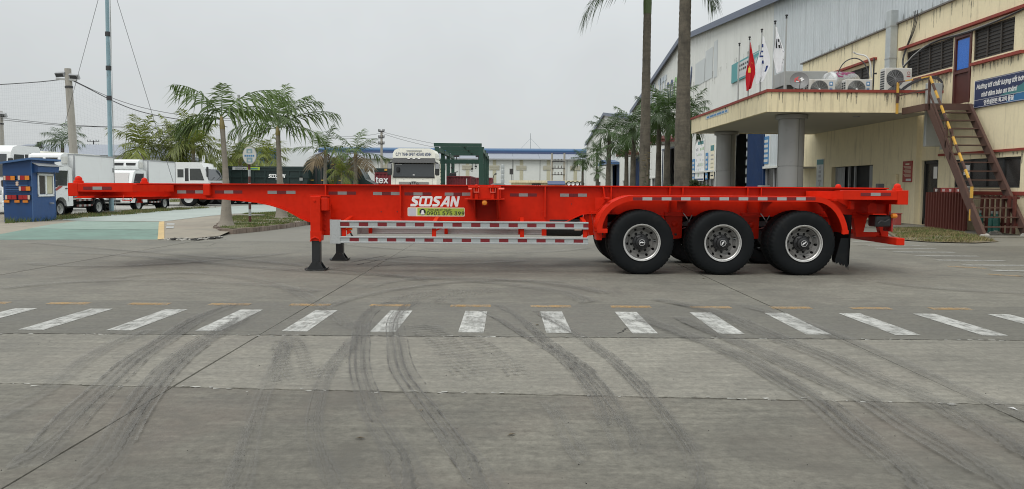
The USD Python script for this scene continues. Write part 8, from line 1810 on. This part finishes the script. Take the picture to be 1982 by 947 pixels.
# smaller palms: three grown forms, copied along the road and the lot
def crown(seed, n, L, el=(75, -15), dr=(35, 85)):
    r = np.random.RandomState(seed); return [((k * 137.5 + r.uniform(-20, 20)) % 360, el[0] + (el[1] - el[0]) * (k / (n - 1)) + r.uniform(-6, 6), L * r.uniform(.85, 1.12), dr[0] + (dr[1] - dr[0]) * (k / (n - 1)) * r.uniform(.8, 1.1)) for k in range(n)]
road_palm = palm('road_palm', 'dark crowned palm nearest the white gable corner in the row along the factory road', (0, 0, 0), (.05, 0, 4.9), .22, .13, crown(1, 13, 2.05), ('palm_trunk', 'crownshaft', 'frond_dark'), shaft=.75, leaf=.66, npair=27, local=True, wide=1.25)
lot_palm = palm('lot_palm', 'yellow green young palm rising behind the second reefer truck', (0, 0, 0), (-.03, 0, 2.6), .15, .09, crown(5, 13, 1.9, (80, -5), (30, 75)), ('palm_trunk_pale', 'crownshaft_tan', 'frond_yellow'), shaft=.4, leaf=.68, npair=24, local=True, wide=1.4)
thin_palm = palm('thin_palm', 'thin palm with hanging dead fronds behind the tipper bodies, nearest the dump trailer', (0, 0, 0), (.04, 0, 3.0), .11, .07, crown(9, 9, 1.5, (82, -40), (25, 60)), ('palm_trunk_pale', 'crownshaft_tan', 'frond_green'), shaft=.35, leaf=.56, npair=22, wide=1.3, local=True, dead=(6, 7, 8))
first = set()
def plant(proto, u, vtop, Y, H, rot, label, sq=1.0):
    """Stand a palm so that the foot of its crown is seen at (u, vtop)."""
    p = at(u, vtop, Y); z0 = .09; s = (p[2] - z0) / H; loc = (p[0], Y, z0); sc = (s * sq, s * sq, s)
    if proto.GetName() not in first:
        first.add(proto.GetName()); x = UsdGeom.Xformable(proto); x.ClearXformOpOrder(); T_ = np.eye(4); T_[:3, :3] = rz(math.radians(rot)) @ np.diag(sc); T_[:3, 3] = loc; x.MakeMatrixXform().Set(Gf.Matrix4d(*T_.T.ravel().tolist())); say(proto, label); return proto
    return dup(proto, loc, rot, sc, label)
for u, v, Y, rot, sq, lab in ((1178, 262, 62, 10, 1.15, 'dark crowned palm before the left corner of the nearer factory gable'), (1128, 312, 88, 80, 1.1, 'farthest palm of the road row, before the end of the farther factory hall'), (1156, 301, 76, 200, .8, 'small thin palm in front of the blue grey awning of the farther hall'),
                         (1158, 338, 70, 300, .9, 'lowest small palm in the road row, left of the dark crowned palm'), (1214, 284, 54, 140, 1.2, 'bushy palm just right of the dark crowned palm in the road row'), (1226, 250, 50, 33, 1.1, 'palm whose crown touches the left side of the slimmer tall trunk'),
                         (1276, 236, 46, 250, 1.0, 'palm with an upright spear leaf standing between the two tall trunks'), (1293, 222, 43, 71, 1.05, 'fuller palm close to the left side of the thickest trunk'), (1338, 228, 45, 190, .75, 'palm mostly hidden behind the thickest trunk, fronds reaching over the canopy')):
    plant(road_palm, u, v, Y, 5.35, rot, lab, sq)
for u, v, Y, rot, sq, lab in ((277, 291, 46, 0, 1.0, 'yellow green young palm rising behind the second reefer truck'), (374, 288, 47, 120, .95, 'yellow green palm behind the white truck cab, right of its neighbour'), (352, 292, 48, 60, 1.0, 'yellow green palm behind the white truck cab, left of its neighbour'), (463, 312, 56, 200, 1.25, 'spreading palm behind the dump trailer left of the oval sign'), (517, 309, 62, 20, 1.05, 'yellowing palm in front of the blue fronted building'), (661, 338, 42, 90, .7, 'lowest yellow green palm between the two thin palms')):
    plant(lot_palm, u, v, Y, 2.85, rot, lab, sq)
for u, v, Y, rot, sq, lab in ((628, 292, 43, 0, 1.25, 'thin palm with hanging dead fronds in front of the tipper bodies'), (687, 296, 44, 70, 1.4, 'thin palm with hanging dead fronds left of the tex container')):
    plant(thin_palm, u, v, Y, 3.3, rot, lab, sq)
pp = palm('yard_palm', 'dark drooping palm behind the leaning concrete pole', (at(121, 300, 60)[0], 60, 0), at(121, 287, 60), .16, .12, [(170, 55, 2.2, 75), (185, 30, 2.3, 80), (200, 5, 2.2, 70), (150, 70, 2.0, 60), (10, 62, 2.1, 95), (0, 40, 2.0, 100), (20, 75, 2.0, 70), (340, 20, 1.8, 70), (90, 80, 2, 30), (175, -15, 2.0, 50), (270, 40, 1.8, 80)], ('palm_trunk', 'crownshaft', 'frond_dark'), shaft=.4, leaf=.6, npair=30)
spear = put('spear_leaf', MB().tube([at(1274.5, 215, 46), at(1273.5, 195, 46), at(1273, 180, 46)], [.09, .10, .02], 8), 'frond_green', None, label='upright unopened green spear leaf between the two tall trunks', cat='palm leaf')


def bush(name, label, c, rad, h, n, leaf, seed, mat='leaf_bush', cat='shrub'):
    r = np.random.RandomState(seed); t = thing(name, label, cat, tuple(c)); c = np.array(c, float); st = MB(); lv, lf = [], []
    tips = []
    for k in range(9): a = r.uniform(0, 2 * math.pi); e = c + np.array([math.cos(a) * rad * r.uniform(.2, .8), math.sin(a) * rad * r.uniform(.2, .8), h * r.uniform(.5, .95)]); st.tube([c, (c + e) / 2 + r.normal(0, .05, 3), e], [.025, .018, .008], 5); tips.append(e)
    cl = [tips[r.randint(9)] + r.normal(0, rad * .22, 3) for _ in range(14)]; pts = np.array([cl[r.randint(14)] + r.normal(0, rad * .16, 3) for _ in range(n)]); pts[:, 2] = np.clip(pts[:, 2], c[2] + .03, None)
    a = r.normal(0, 1, (n, 3)); a /= np.linalg.norm(a, axis=1, keepdims=True); b = np.cross(a, r.normal(0, 1, (n, 3))); b /= np.linalg.norm(b, axis=1, keepdims=True); s = leaf * r.uniform(.6, 1.4, (n, 1))
    v = np.stack([pts - a * s, pts + b * s * .45, pts + a * s, pts - b * s * .45], 1).reshape(-1, 3); f = np.arange(4 * n).reshape(-1, 4)
    put('stems', st, 'twig', t); put('foliage', MB().add(v, f), mat, t, smooth=False, kind='stuff'); return t
for u, v, Y, rad, h, lab in ((1352, 356, 34, .55, 1.55, 'scrubby shrub right of the thickest palm trunk'), (1372, 358, 36, .45, 1.35, 'low shrub under the wall chart beside the far column'), (1302, 356, 33, .45, 1.5, 'shrub between the two tall palm trunks'), (1342, 350, 33.5, .3, 1.75, 'thin leafy plant just right of the thickest palm trunk')):
    p = at(u, v, Y); bush('shrub', lab, (p[0], Y, .09), rad, h, 900, .06, int(u))
p0 = np.array([*at(1250, 360, 31)[:2], .09]); ag = thing('tall_plant', 'tall weedy plant with a flowering stalk right of the slimmer tall trunk', 'plant', tuple(p0)); tp = at(1252, 296, 31); put('stalk', MB().tube(spline([p0, (p0 + tp) / 2 + [.05, 0, 0], tp], 10), np.linspace(.05, .02, 10), 7), 'twig', ag)
r = np.random.RandomState(8)
for k in range(22):
    f_ = .35 + .65 * k / 21; q = p0 + (tp - p0) * f_; a = k * 2.4; d = np.array([math.cos(a), math.sin(a) * .6, .25]); d /= np.linalg.norm(d); L = .34 * (1.15 - f_ * .6) * r.uniform(.7, 1.2); w = np.cross(d, Z3) * .05
    put('leaf', MB().add([q, q + d * L * .5 + w, q + d * L - Z3 * .05, q + d * L * .5 - w], [[0, 1, 2], [0, 2, 3]]), 'leaf_bush' if k < 14 else 'crownshaft_tan', ag, smooth=False)


def grove(name, label, x0, x1, Y, depth, h, n, leaf, seed):
    """A far belt of trees: many clumps of leaf-sized faces on an uneven skyline."""
    r = np.random.RandomState(seed); k = int((x1 - x0) / 2.2); cx = r.uniform(x0, x1, k); cy = r.uniform(Y, Y + depth, k); ch = h * (.55 + .45 * np.abs(np.sin(cx * .21 + seed))) * r.uniform(.7, 1.1, k); i = r.randint(0, k, n)
    d = r.normal(0, 1, (n, 3)); d /= np.linalg.norm(d, axis=1, keepdims=True); rad = r.uniform(.55, 1, n) ** .5
    p = np.column_stack([cx[i] + d[:, 0] * rad * 2.4, cy[i] + d[:, 1] * rad * 2.4, ch[i] * (.62 + .38 * d[:, 2] * rad)]); p[:, 2] = np.abs(p[:, 2]) * np.where(r.rand(n) < .25, r.uniform(.1, 1, n), 1)
    a = r.normal(0, 1, (n, 3)); a /= np.linalg.norm(a, axis=1, keepdims=True); b = np.cross(a, r.normal(0, 1, (n, 3))); b /= np.linalg.norm(b, axis=1, keepdims=True); s = leaf * r.uniform(.5, 1.5, (n, 1))
    v = np.stack([p - a * s, p + b * s * .6, p + a * s, p - b * s * .6], 1).reshape(-1, 3)
    return put(name, (v, np.vstack([np.arange(4 * n).reshape(-1, 4)[:, [0, 1, 2]], np.arange(4 * n).reshape(-1, 4)[:, [0, 2, 3]]])), 'leaf_far', None, smooth=False, label=label, cat='trees', kind='stuff')
grove('far_trees', 'dark belt of far trees behind the reefer trucks', at(195, 340, 140)[0], at(478, 340, 140)[0], 140, 10, 7.6, 26000, .38, 3)
